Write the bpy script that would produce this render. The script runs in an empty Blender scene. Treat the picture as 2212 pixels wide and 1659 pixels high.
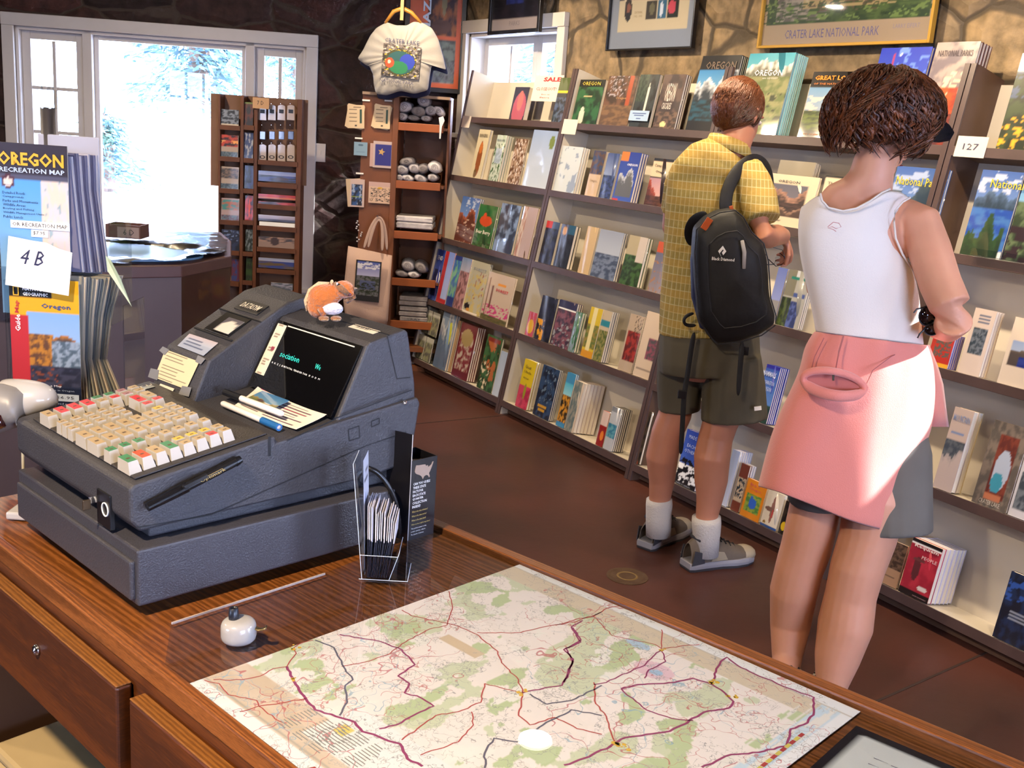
import bpy, bmesh, math, random
from mathutils import Vector as V, Matrix, noise as NZ
random.seed(7)
COL = bpy.context.scene.collection
# ------------------------------------------------------------------ camera model (also used to measure the place)
CX, CY, FP = 1106.0, 829.5, 2300.0
def _r(px, py): return V((px - CX, py - CY, FP)).normalized()
_h1 = _r(0, 272 - .07 * 1106); _h2 = _r(2212, 272 + .07 * 1106)
_up = _h1.cross(_h2).normalized()
if _up.y > 0: _up = -_up
_d = _r(-349, 151); _Y = (_d - _up * _d.dot(_up)).normalized(); _X = _Y.cross(_up)
if _X.x < 0: _X = -_X
CAMR = Matrix((_X, _Y, _up))
EYE = V((0, 0, 1.52))
def ray(px, py): return CAMR @ _r(px, py)
def pz(px, py, z):
    d = ray(px, py); return EYE + d * ((z - EYE.z) / d.z)
def pp(px, py, o, n):
    d = ray(px, py); return EYE + d * ((V(o) - EYE).dot(n) / d.dot(n))
FW = CAMR @ V((0, 0, 1)); FW.z = 0; FW.normalize()
RT = FW.cross(V((0, 0, 1))).normalized()
def fp(px, py, D): return pp(px, py, FW * D, FW)
def proj(p):
    q = CAMR.transposed() @ (V(p) - EYE); return CX + FP * q.x / q.z, CY + FP * q.y / q.z, q.z
def frame(o, x, y, z=None):
    x = V(x).normalized(); y = V(y).normalized(); z = x.cross(y).normalized()
    m = Matrix((x, y, z)).transposed().to_4x4(); m.translation = V(o); return m
def Mf(px, py, D): return frame(fp(px, py, D), RT, FW)
def T(x, y, z): return Matrix.Translation((x, y, z))
def Rz(a): return Matrix.Rotation(math.radians(a), 4, 'Z')
def Rx(a): return Matrix.Rotation(math.radians(a), 4, 'X')
def Ry(a): return Matrix.Rotation(math.radians(a), 4, 'Y')
# ------------------------------------------------------------------ colours and materials
def lin(h):
    if not isinstance(h, str): return tuple(h)
    o = []
    for i in (0, 2, 4):
        c = int(h[i:i + 2], 16) / 255
        o.append(c / 12.92 if c <= .04045 else ((c + .055) / 1.055) ** 2.4)
    return tuple(o)
MATS = {}
def mat(name, hx='808080', rough=.5, metal=0, coat=0, spec=.5, bump=0, bs=60, var=0, vs=6, emit=0, h2=None, sub=0, sheen=0, aniso=None):
    if name in MATS: return MATS[name]
    m = bpy.data.materials.new(name); m.use_nodes = True; nt = m.node_tree; N = nt.nodes; L = nt.links
    b = N['Principled BSDF']; c = lin(hx)
    b.inputs['Base Color'].default_value = (*c, 1); b.inputs['Roughness'].default_value = rough
    b.inputs['Metallic'].default_value = metal; b.inputs['Coat Weight'].default_value = coat; b.inputs['Coat Roughness'].default_value = .04
    b.inputs['Specular IOR Level'].default_value = spec; b.inputs['Sheen Weight'].default_value = sheen
    if sub: b.inputs['Subsurface Weight'].default_value = sub; b.inputs['Subsurface Scale'].default_value = .02; b.inputs['Subsurface Radius'].default_value = (1, .35, .2)
    if emit: b.inputs['Emission Color'].default_value = (*c, 1); b.inputs['Emission Strength'].default_value = emit
    tc = N.new('ShaderNodeTexCoord'); mp = N.new('ShaderNodeMapping'); L.new(tc.outputs['Object'], mp.inputs[0])
    if aniso: mp.inputs['Scale'].default_value = aniso
    n = N.new('ShaderNodeTexNoise'); n.inputs['Scale'].default_value = vs; n.inputs['Detail'].default_value = 4; L.new(mp.outputs[0], n.inputs['Vector'])
    r = N.new('ShaderNodeValToRGB'); r.color_ramp.elements[0].position = .3; r.color_ramp.elements[1].position = .7
    c2 = lin(h2) if h2 else tuple(x * (1 - var) for x in c)
    if not h2: c = tuple(min(1, x * (1 + var)) for x in c)
    r.color_ramp.elements[0].color = (*c2, 1); r.color_ramp.elements[1].color = (*c, 1)
    L.new(n.outputs['Fac'], r.inputs[0])
    if var or h2: L.new(r.outputs[0], b.inputs['Base Color'])
    if bump:
        n2 = N.new('ShaderNodeTexNoise'); n2.inputs['Scale'].default_value = bs; n2.inputs['Detail'].default_value = 3; L.new(mp.outputs[0], n2.inputs['Vector'])
        bp = N.new('ShaderNodeBump'); bp.inputs['Strength'].default_value = min(1, bump); bp.inputs['Distance'].default_value = .004
        L.new(n2.outputs['Fac'], bp.inputs['Height']); L.new(bp.outputs[0], b.inputs['Normal'])
    MATS[name] = m; return m
def artmat(name, rough=.35, coat=0.0, spec=.5, bump=0):
    m = mat(name, 'ffffff', rough, coat=coat, spec=spec, bump=bump, bs=25); nt = m.node_tree
    a = nt.nodes.new('ShaderNodeVertexColor'); a.layer_name = 'Col'
    nt.links.new(a.outputs[0], nt.nodes['Principled BSDF'].inputs['Base Color']); return m
GLOSS = artmat('printed_gloss', .35, .9, bump=.0); SATIN = artmat('printed_satin', .4, .15); MATTE = artmat('printed_matte', .8)
GLOSS.node_tree.nodes['Principled BSDF'].inputs['Coat IOR'].default_value = 1.75; GLOSS.node_tree.nodes['Principled BSDF'].inputs['Coat Weight'].default_value = 1.0
GLOSS.node_tree.nodes['Principled BSDF'].inputs['Coat Roughness'].default_value = .07
def clearmat(name, tint='ffffff', fac=.08, rough=.02):
    m = bpy.data.materials.new(name); m.use_nodes = True; nt = m.node_tree; N = nt.nodes; L = nt.links
    N.remove(N['Principled BSDF']); o = N['Material Output']
    t = N.new('ShaderNodeBsdfTransparent'); t.inputs[0].default_value = (*lin(tint), 1)
    g = N.new('ShaderNodeBsdfGlossy'); g.inputs['Roughness'].default_value = rough
    lw = N.new('ShaderNodeLayerWeight'); pw = N.new('ShaderNodeMath'); pw.operation = 'POWER'; pw.inputs[1].default_value = 4.5; L.new(lw.outputs['Facing'], pw.inputs[0])
    ma = N.new('ShaderNodeMath'); ma.operation = 'MULTIPLY_ADD'; ma.inputs[1].default_value = .9; ma.inputs[2].default_value = fac; L.new(pw.outputs[0], ma.inputs[0])
    ge = N.new('ShaderNodeNewGeometry'); iv = N.new('ShaderNodeMath'); iv.operation = 'SUBTRACT'; iv.inputs[0].default_value = 1; L.new(ge.outputs['Backfacing'], iv.inputs[1])
    a = N.new('ShaderNodeMath'); a.operation = 'MULTIPLY'; L.new(ma.outputs[0], a.inputs[0]); L.new(iv.outputs[0], a.inputs[1])
    x = N.new('ShaderNodeMixShader'); L.new(a.outputs[0], x.inputs[0]); L.new(t.outputs[0], x.inputs[1]); L.new(g.outputs[0], x.inputs[2]); L.new(x.outputs[0], o.inputs[0])
    MATS[name] = m; return m
GLASS = clearmat('window_glass', 'f4f8ff', .05, .004); ACRYL = clearmat('clear_acrylic', 'eef2f6', .10); PLAST = clearmat('clear_plastic_bag', 'e6e8ee', .22, .15)
INK = mat('black_ink', '15131a', .6); WHITE = mat('white_ink', 'f2f2f0', .6); PAPER = mat('white_paper', 'efe9e2', .8, bump=.15, bs=40)
CREAM = mat('cream_paint', 'd4c8b0', .55, var=.04, vs=3); DARKEDGE = mat('dark_edge', '4a3a3a', .33, spec=.6, var=.12, vs=12)
BROWNP = mat('brown_panel', '5a4234', .6, var=.1, vs=8); METAL = mat('chrome', 'd8d8dc', .12, metal=1); BLACK = mat('black_plastic', '121216', .35)
PAGES = mat('page_block', 'e6dccb', .75, var=.1, vs=2, aniso=(1, 260, 1))
# ------------------------------------------------------------------ geometry
class G:
    def __init__(s): s.v = []; s.f = []; s.m = []; s.c = []
    def add(s, vs, fs, mi=0, M=None, col=None):
        k = len(s.v)
        for p in vs:
            p = V(p); s.v.append(M @ p if M else p); s.c.append(col)
        for f in fs: s.f.append([i + k for i in f]); s.m.append(mi)
        return s
    def box(s, a, b, mi=0, M=None, col=None):
        x0, y0, z0 = a; x1, y1, z1 = b
        return s.add([(x, y, z) for z in (z0, z1) for y in (y0, y1) for x in (x0, x1)],
                     [(0, 2, 3, 1), (4, 5, 7, 6), (0, 1, 5, 4), (2, 6, 7, 3), (0, 4, 6, 2), (1, 3, 7, 5)], mi, M, col)
    def prism(s, poly, h0, h1, ax='z', mi=0, M=None, col=None):
        def P(p, h): return {'z': (p[0], p[1], h), 'y': (p[0], h, p[1]), 'x': (h, p[0], p[1])}[ax]
        n = len(poly)
        return s.add([P(p, h0) for p in poly] + [P(p, h1) for p in poly],
                     [list(range(n))[::-1], list(range(n, 2 * n))] + [(i, (i + 1) % n, n + (i + 1) % n, n + i) for i in range(n)], mi, M, col)
    def loft(s, rings, mi=0, M=None, cap=True, closed=True, col=None):
        n = len(rings[0]); fs = []
        for k in range(len(rings) - 1):
            for i in range(n if closed else n - 1):
                fs.append((k * n + i, k * n + (i + 1) % n, (k + 1) * n + (i + 1) % n, (k + 1) * n + i))
        if cap and closed: fs.append(list(range(n))[::-1]); fs.append([(len(rings) - 1) * n + i for i in range(n)])
        return s.add([p for r in rings for p in r], fs, mi, M, col)
    def tube(s, pts, r, n=8, mi=0, M=None, flat=1.0, ref=None, col=None, cap=True):
        pts = [V(p) for p in pts]; k = len(pts); rr = r if isinstance(r, (list, tuple)) else [r] * k; rings = []
        for i, p in enumerate(pts):
            t = (pts[min(i + 1, k - 1)] - pts[max(i - 1, 0)]).normalized()
            a = V(ref) if ref else (V((0, 0, 1)) if abs(t.z) < .9 else V((1, 0, 0)))
            a = (a - t * a.dot(t))
            if a.length < 1e-4: a = t.orthogonal()
            a.normalize(); b = t.cross(a)
            ra, rb = rr[i] if isinstance(rr[i], (tuple, list)) else (rr[i], rr[i] * flat)
            rings.append([p + a * (ra * math.cos(2 * math.pi * j / n)) + b * (rb * math.sin(2 * math.pi * j / n)) for j in range(n)])
        return s.loft(rings, mi, M, cap, col=col)
    def lathe(s, prof, n=24, mi=0, M=None):
        return s.loft([[(r * math.cos(2 * math.pi * j / n), r * math.sin(2 * math.pi * j / n), z) for j in range(n)] for r, z in prof], mi, M, cap=tuple(prof[0]) != tuple(prof[-1]))
    def ell(s, c, r, n=16, mi=0, M=None):
        c = V(c); k = n // 2
        return s.loft([[(c.x + r[0] * math.sin(math.pi * (i + .02) / (k + .04)) * math.cos(2 * math.pi * j / n), c.y + r[1] * math.sin(math.pi * (i + .02) / (k + .04)) * math.sin(2 * math.pi * j / n), c.z + r[2] * math.cos(math.pi * (i + .02) / (k + .04))) for j in range(n)] for i in range(k + 1)], mi, M)
    def grid(s, w, h, nx, ny, fn, M=None, zf=None):
        vs = []; k = len(s.v)
        for j in range(ny + 1):
            for i in range(nx + 1):
                x, z = w * i / nx, h * j / ny
                vs.append((x, zf(i / nx, j / ny) if zf else 0, z)); 
        s.add(vs, [(a, a + 1, a + nx + 2, a + nx + 1) for j in range(ny) for i in range(nx) for a in [j * (nx + 1) + i]], 0, M)
        for j in range(ny + 1):
            for i in range(nx + 1): s.c[k + j * (nx + 1) + i] = lin(fn(i / nx, j / ny))
        return s
    def build(s, name, mats, parent=None, smooth=False, bevel=0, M=None, fix=True, mods=()):
        me = bpy.data.meshes.new(name); me.from_pydata([tuple(p) for p in s.v], [], s.f)
        if not isinstance(mats, (list, tuple)): mats = [mats]
        for m in mats: me.materials.append(m)
        if len(mats) > 1: me.polygons.foreach_set('material_index', s.m)
        if any(c is not None for c in s.c):
            a = me.color_attributes.new('Col', 'FLOAT_COLOR', 'POINT'); buf = []
            for c in s.c: buf += [*(lin(c) if c is not None else (1, 1, 1)), 1]
            a.data.foreach_set('color', buf)
        if fix:
            bm = bmesh.new(); bm.from_mesh(me); bmesh.ops.recalc_face_normals(bm, faces=bm.faces); bm.to_mesh(me); bm.free()
        if smooth: me.polygons.foreach_set('use_smooth', [True] * len(me.polygons))
        o = bpy.data.objects.new(name, me); COL.objects.link(o)
        if parent: o.parent = parent
        if M: o.matrix_basis = M
        if bevel:
            b = o.modifiers.new('bevel', 'BEVEL'); b.width = bevel; b.segments = 2; b.limit_method = 'ANGLE'; b.harden_normals = False
        for t, kw in mods:
            q = o.modifiers.new(t.lower(), t)
            for a_, v_ in kw.items(): setattr(q, a_, v_)
        return o
def tag(o, label=None, cat=None, group=None, kind=None):
    if label: o['label'] = label
    if cat: o['category'] = cat
    if group: o['group'] = group
    if kind: o['kind'] = kind
    return o
def root(name, M, label, cat, group=None):
    o = bpy.data.objects.new(name, None); COL.objects.link(o); o.empty_display_size = .05
    o.matrix_world = M; return tag(o, label, cat, group)
def struct(g, name, m, **k): return tag(g.build(name, m, **k), kind='structure')
_tc = {}
def txt(parent, s, x, z, w, h, m, y=-.0012, name='lettering', M=None, bold=0, shear=0):
    key = (s, bold, shear)
    if key not in _tc:
        cu = bpy.data.curves.new('t', 'FONT'); cu.body = s; cu.resolution_u = 1; cu.offset = bold; cu.shear = shear
        ob = bpy.data.objects.new('t', cu); me = bpy.data.meshes.new_from_object(ob)
        xs = [v.co.x for v in me.vertices]; ys = [v.co.y for v in me.vertices]
        _tc[key] = (me, min(xs), max(xs), min(ys), max(ys)); bpy.data.objects.remove(ob)
    src, a, b, c, d = _tc[key]; me = src.copy(); me.materials.clear(); me.materials.append(m)
    for v in me.vertices: v.co = (x + (v.co.x - a) / (b - a) * w, y, z + (v.co.y - c) / (d - c) * h)
    o = bpy.data.objects.new(name, me); COL.objects.link(o); o.parent = parent
    if M: o.matrix_basis = M
    return o
# ------------------------------------------------------------------ printed pictures: a list of operations evaluated at (u, v)
def mixc(a, b, t): t = max(0, min(1, t)); return tuple(a[i] * (1 - t) + b[i] * t for i in range(3))
def picture(ops):
    P = []
    for o in ops: P.append([lin(q) if isinstance(q, str) and len(q) == 6 and i else q for i, q in enumerate(o)])
    def fn(u, v):
        c = (1, 1, 1)
        for o in P:
            k = o[0]
            if k == 'f': c = o[1]; continue
            if k == 'e':
                if ((u - o[1]) / o[3]) ** 2 + ((v - o[2]) / o[4]) ** 2 < 1: c = o[5]
                continue
            if not (o[1] <= u <= o[3] and o[2] <= v <= o[4]): continue
            a = (u - o[1]) / (o[3] - o[1]); b = (v - o[2]) / (o[4] - o[2])
            if k == 'r': c = o[5]
            elif k == 'g': c = mixc(o[6], o[5], b)
            elif k == 'm':
                base, amp, c1, c2, sd = o[5:10]
                hgt = base + amp * (NZ.fractal(V((a * 2.2 + sd, sd * 1.7, 0)), 1, 2, 5) + .25)
                if b < hgt:
                    t = NZ.noise(V((a * 14, b * 14, sd))) * .7 + (b - hgt + amp * .55) / (amp * .6 + 1e-6)
                    c = mixc(c1, c2, t)
            elif k == 'n':
                c1, c2, sc, thr, sd = o[5:10]
                t = NZ.fractal(V((a * sc, b * sc * 1.3, sd)), 1, 2, 4); c = mixc(c1, c2, (t - thr) * 2.5 + .5)
            elif k == 'N':   # blobs over what is there
                c1, sc, thr, sd = o[5:9]
                if NZ.fractal(V((a * sc, b * sc * 1.3, sd)), 1, 2, 4) > thr: c = c1
        return c
    return fn
def print_on(parent, name, M, w, h, nx, ny, ops, m=None, th=.0008):
    g = G(); g.grid(w, h, nx, ny, picture(ops))
    g.box((0, .0001, 0), (w, th, h), col='d8d0c0')
    return g.build(name, m or SATIN, parent, M=M, fix=False)
# ================================================================== the room
def stone(name, c1, c2, c3, mortar, scale, blocky, depth, mort=.05):
    m = bpy.data.materials.new(name); m.use_nodes = True; nt = m.node_tree; N = nt.nodes; L = nt.links; b = N['Principled BSDF']; b.inputs['Roughness'].default_value = .85
    tc = N.new('ShaderNodeTexCoord'); mp = N.new('ShaderNodeMapping'); mp.inputs['Scale'].default_value = blocky; L.new(tc.outputs['Object'], mp.inputs[0])
    n0 = N.new('ShaderNodeTexNoise'); n0.inputs['Scale'].default_value = 2.2; L.new(mp.outputs[0], n0.inputs['Vector'])
    mx = N.new('ShaderNodeMixRGB'); mx.inputs[0].default_value = .16; L.new(mp.outputs[0], mx.inputs[1]); L.new(n0.outputs['Color'], mx.inputs[2])
    v1 = N.new('ShaderNodeTexVoronoi'); v1.inputs['Scale'].default_value = scale; v1.inputs['Randomness'].default_value = .8; L.new(mx.outputs[0], v1.inputs['Vector'])
    v2 = N.new('ShaderNodeTexVoronoi'); v2.feature = 'DISTANCE_TO_EDGE'; v2.inputs['Scale'].default_value = scale; v2.inputs['Randomness'].default_value = .8; L.new(mx.outputs[0], v2.inputs['Vector'])
    sp = N.new('ShaderNodeSeparateColor'); L.new(v1.outputs['Color'], sp.inputs[0])
    r = N.new('ShaderNodeValToRGB'); e = r.color_ramp.elements; e[0].color = (*lin(c1), 1); e[1].color = (*lin(c3), 1); q = e.new(.5); q.color = (*lin(c2), 1); L.new(sp.outputs[0], r.inputs[0])
    n1 = N.new('ShaderNodeTexNoise'); n1.inputs['Scale'].default_value = 14; n1.inputs['Detail'].default_value = 8; L.new(tc.outputs['Object'], n1.inputs['Vector'])
    r1 = N.new('ShaderNodeValToRGB'); r1.color_ramp.elements[0].color = (.45, .45, .45, 1); r1.color_ramp.elements[1].color = (1.35, 1.3, 1.25, 1); r1.color_ramp.elements[0].position = .3; r1.color_ramp.elements[1].position = .7; L.new(n1.outputs['Fac'], r1.inputs[0])
    mu = N.new('ShaderNodeMixRGB'); mu.blend_type = 'MULTIPLY'; mu.inputs[0].default_value = 1; L.new(r.outputs[0], mu.inputs[1]); L.new(r1.outputs[0], mu.inputs[2])
    r2 = N.new('ShaderNodeValToRGB'); r2.color_ramp.elements[0].position = mort * .5; r2.color_ramp.elements[1].position = mort; L.new(v2.outputs['Distance'], r2.inputs[0])
    m2 = N.new('ShaderNodeMixRGB'); L.new(r2.outputs[0], m2.inputs[0]); m2.inputs[1].default_value = (*lin(mortar), 1); L.new(mu.outputs[0], m2.inputs[2]); L.new(m2.outputs[0], b.inputs['Base Color'])
    r3 = N.new('ShaderNodeValToRGB'); r3.color_ramp.elements[1].position = mort * 3; L.new(v2.outputs['Distance'], r3.inputs[0])
    ad = N.new('ShaderNodeMath'); ad.operation = 'MULTIPLY_ADD'; L.new(n1.outputs['Fac'], ad.inputs[0]); ad.inputs[1].default_value = .7; L.new(r3.outputs[0], ad.inputs[2])
    bp = N.new('ShaderNodeBump'); bp.inputs['Strength'].default_value = .9; bp.inputs['Distance'].default_value = depth; L.new(ad.outputs[0], bp.inputs['Height']); L.new(bp.outputs[0], b.inputs['Normal'])
    return m
ST_DARK = stone('dark_stone', '241a1b', '3a2824', '4a2c28', '463a33', 1.0, (2.6, 2.6, 5.0), .02, .035)
ST_LIGHT = stone('tan_stone', '7e6e58', '917d60', '6c5f4e', '4e4438', 1.0, (2.2, 2.2, 2.8), .03, .035)
PAINT = mat('white_trim_paint', 'cdc8c4', .45, var=.03)
HZ = 2.75
WB = 3.5                                         # x of the bookcase wall
def wall(name, M, length, openings, m, th=.32):  # wall in local X (0..length), face at y=0, openings (x0,x1,z0,z1)
    g = G(); xs = sorted({0, length, *[q for o in openings for q in o[:2]]})
    for a, b in zip(xs, xs[1:]):
        ops = sorted([o for o in openings if o[0] <= a + 1e-6 and o[1] >= b - 1e-6], key=lambda o: o[2]); z = 0
        for o in ops:
            if o[2] > z: g.box((a, 0, z), (b, th, o[2]))
            z = o[3]
        g.box((a, 0, z), (b, th, HZ))
    return struct(g, name, m, M=M)
# wall B (behind the bookcases): X runs along -y
MB = frame((WB, 6.80, 0), (0, -1, 0), (1, 0, 0))
def onB(px, py): return pp(px, py, (WB, 0, 0), V((1, 0, 0)))
def lB(px, py): p = onB(px, py); return 6.80 - p.y, p.z
# wall A (window wall): passes through the corner, faces the camera
nA = V((.469, .883, 0)).normalized(); xA = V((nA.y, -nA.x, 0)); CORN = V((3.5, 6.45, 0)); LA = 7.2
OA = CORN - xA * LA
MA = frame(OA, xA, nA)
def lA(px, py): p = pp(px, py, CORN, nA) - OA; return p.dot(xA), p.z
a0, zh = lA(6, 31); a1, zh1 = lA(687, 73); ZT = (zh + zh1) / 2
WA = (a0 + .07, a1 - .07, .345, ZT - .075)
wall('wall_back', MA, LA, [WA], ST_DARK)
b0, zt0 = lB(1004, 47); b1, zt1 = lB(1233, 22)
W2 = (b0 + .08, b1 - .08, 1.45, zt0 - .078)
SIDE = (7.75, 9.15, .35, 2.35)                    # tall side window beyond the last bookcase (y -0.75 .. -2.15)
SUN_GAP = (6.39, 7.09, 1.86, 2.60)                   # unseen opening added and sized to throw a sun patch on the woman
wall('wall_right', MB, 10.4, [W2, SUN_GAP, SIDE], ST_LIGHT)
wall('wall_left', frame((-3.2, -3.6, 0), (0, 1, 0), (-1, 0, 0)), 15, [(4.2, 5.4, .9, 2.0)], ST_DARK)
wall('wall_front', frame((3.8, -3.6, 0), (-1, 0, 0), (0, -1, 0)), 7.2, [(1.4, 4.0, .7, 2.35)], ST_DARK)
struct(G().box((-3.4, -3.8, HZ), (4.0, 10.6, HZ + .12)), 'ceiling', mat('ceiling_wood', '5e4630', .7, var=.1))
# floor: stained concrete with saw-cut joints
fm = mat('stained_concrete', '553027', .4, spec=.4, h2='39251f', vs=1.6, bump=.12, bs=30)
g = G().box((-3.4, -3.8, -.1), (4.0, 10.6, 0)); struct(g, 'floor', fm)
jm = mat('floor_joint', '2e1c18', .7)
def strip(name, p, q, w, m, z=.0012):
    p = V(p); q = V(q); t = (q - p).normalized(); n = V((-t.y, t.x, 0)) * w / 2
    return struct(G().prism([(p - n)[:2], (q - n)[:2], (q + n)[:2], (p + n)[:2]], 0, z), name, m)
p1 = pz(2130, 1410, 0); p2 = pz(1860, 1530, 0); dj = (p2 - p1).normalized()
strip('trim_1', p1 - dj * .5, p1 + dj * 3.5, .008, jm)
q1 = pz(905, 915, 0); q2 = pz(1010, 905, 0); d2 = (q2 - q1).normalized()
strip('trim_2', q1 - d2 * 2.5, q1 + d2 * .55, .008, jm)
med = root('floor_medallion', T(*pz(1355, 1245, 0)), 'round worn brass survey disc set flush in the dark red floor', 'floor disc')
G().lathe([(.074, 0), (.074, .0018), (.066, .003), (.058, .002), (.001, .002)], 40).build('disc', mat('worn_brass', '5c4632', .5, metal=.15, h2='46301f', vs=20), med)
G().lathe([(.030, .002), (.034, .0032), (.038, .002), (.030, .002)], 40).build('inner_ring', mat('worn_brass2', '7a6238', .5, metal=.2), med)
# ------------------------------------------------------------------ windows
def sash(g, x0, x1, z0, z1, nx, nz, st=.055, y0=.05, y1=.09, mu=.022):
    g.box((x0, y0, z0), (x0 + st, y1, z1)); g.box((x1 - st, y0, z0), (x1, y1, z1))
    g.box((x0 + st, y0, z1 - st * .9), (x1 - st, y1, z1)); g.box((x0 + st, y0, z0), (x1 - st, y1, z0 + st * 1.5))
    for i in range(1, nx): x = x0 + st + (x1 - x0 - 2 * st) * i / nx; g.box((x - mu / 2, y0 + .008, z0 + st), (x + mu / 2, y1 - .008, z1 - st))
    for i in range(1, nz): z = z0 + st * 1.5 + (z1 - z0 - st * 2.8) * i / nz; g.box((x0 + st, y0 + .01, z - mu / 2), (x1 - st, y1 - .01, z + mu / 2))
def casing(g, x0, x1, z0, z1, w=.075, top=.078, d=.03):
    g.box((x0 - w, -d, z0 - .1), (x0, 0, z1)); g.box((x1, -d, z0 - .1), (x1 + w, 0, z1)); g.box((x0 - w, -d - .006, z1), (x1 + w, 0, z1 + top))
    g.box((x0, 0, z0), (x0 + .022, .32, z1)); g.box((x1 - .022, 0, z0), (x1, .32, z1)); g.box((x0, 0, z1 - .022), (x1, .32, z1))
    g.box((x0 - w - .02, -.06, z0 - .03), (x1 + w + .02, .32, z0))
m1, _ = lA(197, 66); m2, _ = lA(530, 80)
wn = tag(bpy.data.objects.new('window_1', None), kind='structure'); COL.objects.link(wn); wn.matrix_world = MA
g = G(); casing(g, *WA); g.build('window_frame', PAINT, wn, bevel=.004)
g = G(); g.box((m1 - .06, .0, WA[2]), (m1, .12, WA[3])); g.box((m2, .0, WA[2]), (m2 + .06, .12, WA[3])); g.build('mullion', PAINT, wn, bevel=.004)
g = G(); sash(g, WA[0] + .022, m1 - .06, WA[2], WA[3] - .022, 2, 5); g.build('casement', PAINT, wn, bevel=.003)
g = G(); sash(g, m2 + .06, WA[1] - .022, WA[2], WA[3] - .022, 2, 5); g.build('casement', PAINT, wn, bevel=.003)
g = G(); sash(g, m1, m2, WA[2], WA[3] - .022, 1, 1, st=.03); g.build('picture_sash', PAINT, wn, bevel=.003)
G().box((WA[0], .068, WA[2]), (WA[1], .072, WA[3])).build('pane', GLASS, wn)
wn = tag(bpy.data.objects.new('window_2', None), kind='structure'); COL.objects.link(wn); wn.matrix_world = MB
g = G(); casing(g, *W2); g.build('window_frame', PAINT, wn, bevel=.004)
g = G(); xm, _ = lB(1130, 120)
sash(g, W2[0] + .03, xm, W2[2], W2[3] - .022, 2, 2, st=.05, y0=.10, y1=.14); sash(g, xm, W2[1] - .022, W2[2], W2[3] - .022, 2, 2, st=.05, y0=.10, y1=.14); g.build('casement', PAINT, wn, bevel=.003)
G().box((W2[0], .118, W2[2]), (W2[1], .122, W2[3])).build('pane', GLASS, wn)
def plainwin(n, M, o, nx, nz):
    w = tag(bpy.data.objects.new('window_%d' % n, None), kind='structure'); COL.objects.link(w); w.matrix_world = M
    g = G(); casing(g, *o); g.build('window_frame', PAINT, w, bevel=.004); g = G(); sash(g, o[0] + .022, o[1] - .022, o[2], o[3] - .022, nx, nz); g.build('casement', PAINT, w)
    G().box((o[0], .068, o[2]), (o[1], .072, o[3])).build('pane', GLASS, w)
plainwin(3, MB, SIDE, 2, 4)
plainwin(6, MB, SUN_GAP, 1, 1)  # frame and pane of the added opening for the sun patch
plainwin(4, frame((-3.2, -3.6, 0), (0, 1, 0), (-1, 0, 0)), (4.2, 5.4, .9, 2.0), 3, 3)
plainwin(5, frame((3.8, -3.6, 0), (-1, 0, 0), (0, -1, 0)), (1.4, 4.0, .7, 2.35), 4, 3)
# ------------------------------------------------------------------ outside
gm = mat('pale_pavement', 'e8e8ea', .8, var=.04, vs=1)
tag(G().box((-30, -30, -.45), (45, 60, -.40)).build('ground', gm), kind='structure')
road = MA @ V((4.2, 9, 0))
LEAF = mat('fir_needles', '5f7d94', .7, h2='46604a', vs=1.2); BARK = mat('bark', '6a5648', .85, bump=.5, bs=20, var=.2)  # blue in the needle colour stands in for window flare
def fir(name, base, hgt, rad, seed, label, n=9000, z0=2.0, sz=.11):
    rnd = random.Random(seed); t = root(name, T(*base), label, 'tree', 'fir trees outside the window')
    G().tube([(0, 0, 0), (.05, 0, hgt * .5), (0, 0, hgt)], [.22, .14, .02], 10).build('trunk', BARK, t)
    g = G(); br = []
    for k in range(110):
        z = z0 + (hgt - z0) * rnd.random() ** 1.1; a = rnd.uniform(0, 6.283); l = rad * (1 - (z - z0) / (hgt - z0 + .5)) * rnd.uniform(.55, 1.1)
        br.append((z, a, l))
    for k in range(n):
        z, a, l = br[k % len(br)]; s = rnd.random() ** .7; r = l * s
        p = V((r * math.cos(a), r * math.sin(a), z - .25 * r * s + rnd.gauss(0, .07))) + V((rnd.gauss(0, .12), rnd.gauss(0, .12), rnd.gauss(0, .05)))
        u = V((math.cos(a) + rnd.gauss(0, .5), math.sin(a) + rnd.gauss(0, .5), rnd.gauss(-.3, .3))).normalized() * sz * rnd.uniform(.6, 1.3); w = u.cross(V((rnd.gauss(0, 1), rnd.gauss(0, 1), rnd.gauss(0, 1)))).normalized() * sz * .22
        g.add([p - u - w * .4, p - u + w * .4, p + w, p + u, p - w], [(0, 1, 2, 3, 4)])
    g.build('foliage', LEAF, t, fix=False)
def outA(px, py, dist):                          # a point outside, beyond wall A
    p = pp(px, py, CORN + nA * dist, nA); return p
p = outA(425, 200, 9); fir('fir_tree', (p.x, p.y, -.4), 6.6, 1.25, 3, 'feathery pale blue fir branches filling the upper right of the big window', 9000, 2.0, .10)
p = outA(640, 200, 14); fir('fir_tree', (p.x, p.y, -.4), 6.5, 1.9, 5, 'greener fir seen through the narrow right casement', 7000, 1.2)
p = outA(230, 500, 16); fir('fir_tree', (p.x, p.y, -.4), 1.6, 1.2, 6, 'faint low sunlit fir beside the map rack in the big window', 1500, .3)
pB = V((9, 13.2, -.4)); fir('fir_tree', pB, 7, 2.0, 8, 'tall fir with mauve trunk seen through the small high window', 6000, 1.6)
fir('fir_tree', (6.9, 2.75, -.4), 7, 1.35, 9, 'tall fir growing close outside the bookcase wall', 5000, 1.6)  # out of view, added to block sun coming through the corner window
fr = root('road_rail', T(*outA(350, 412, 12)), 'thin dark horizontal rail outside the big window', 'rail')
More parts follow.
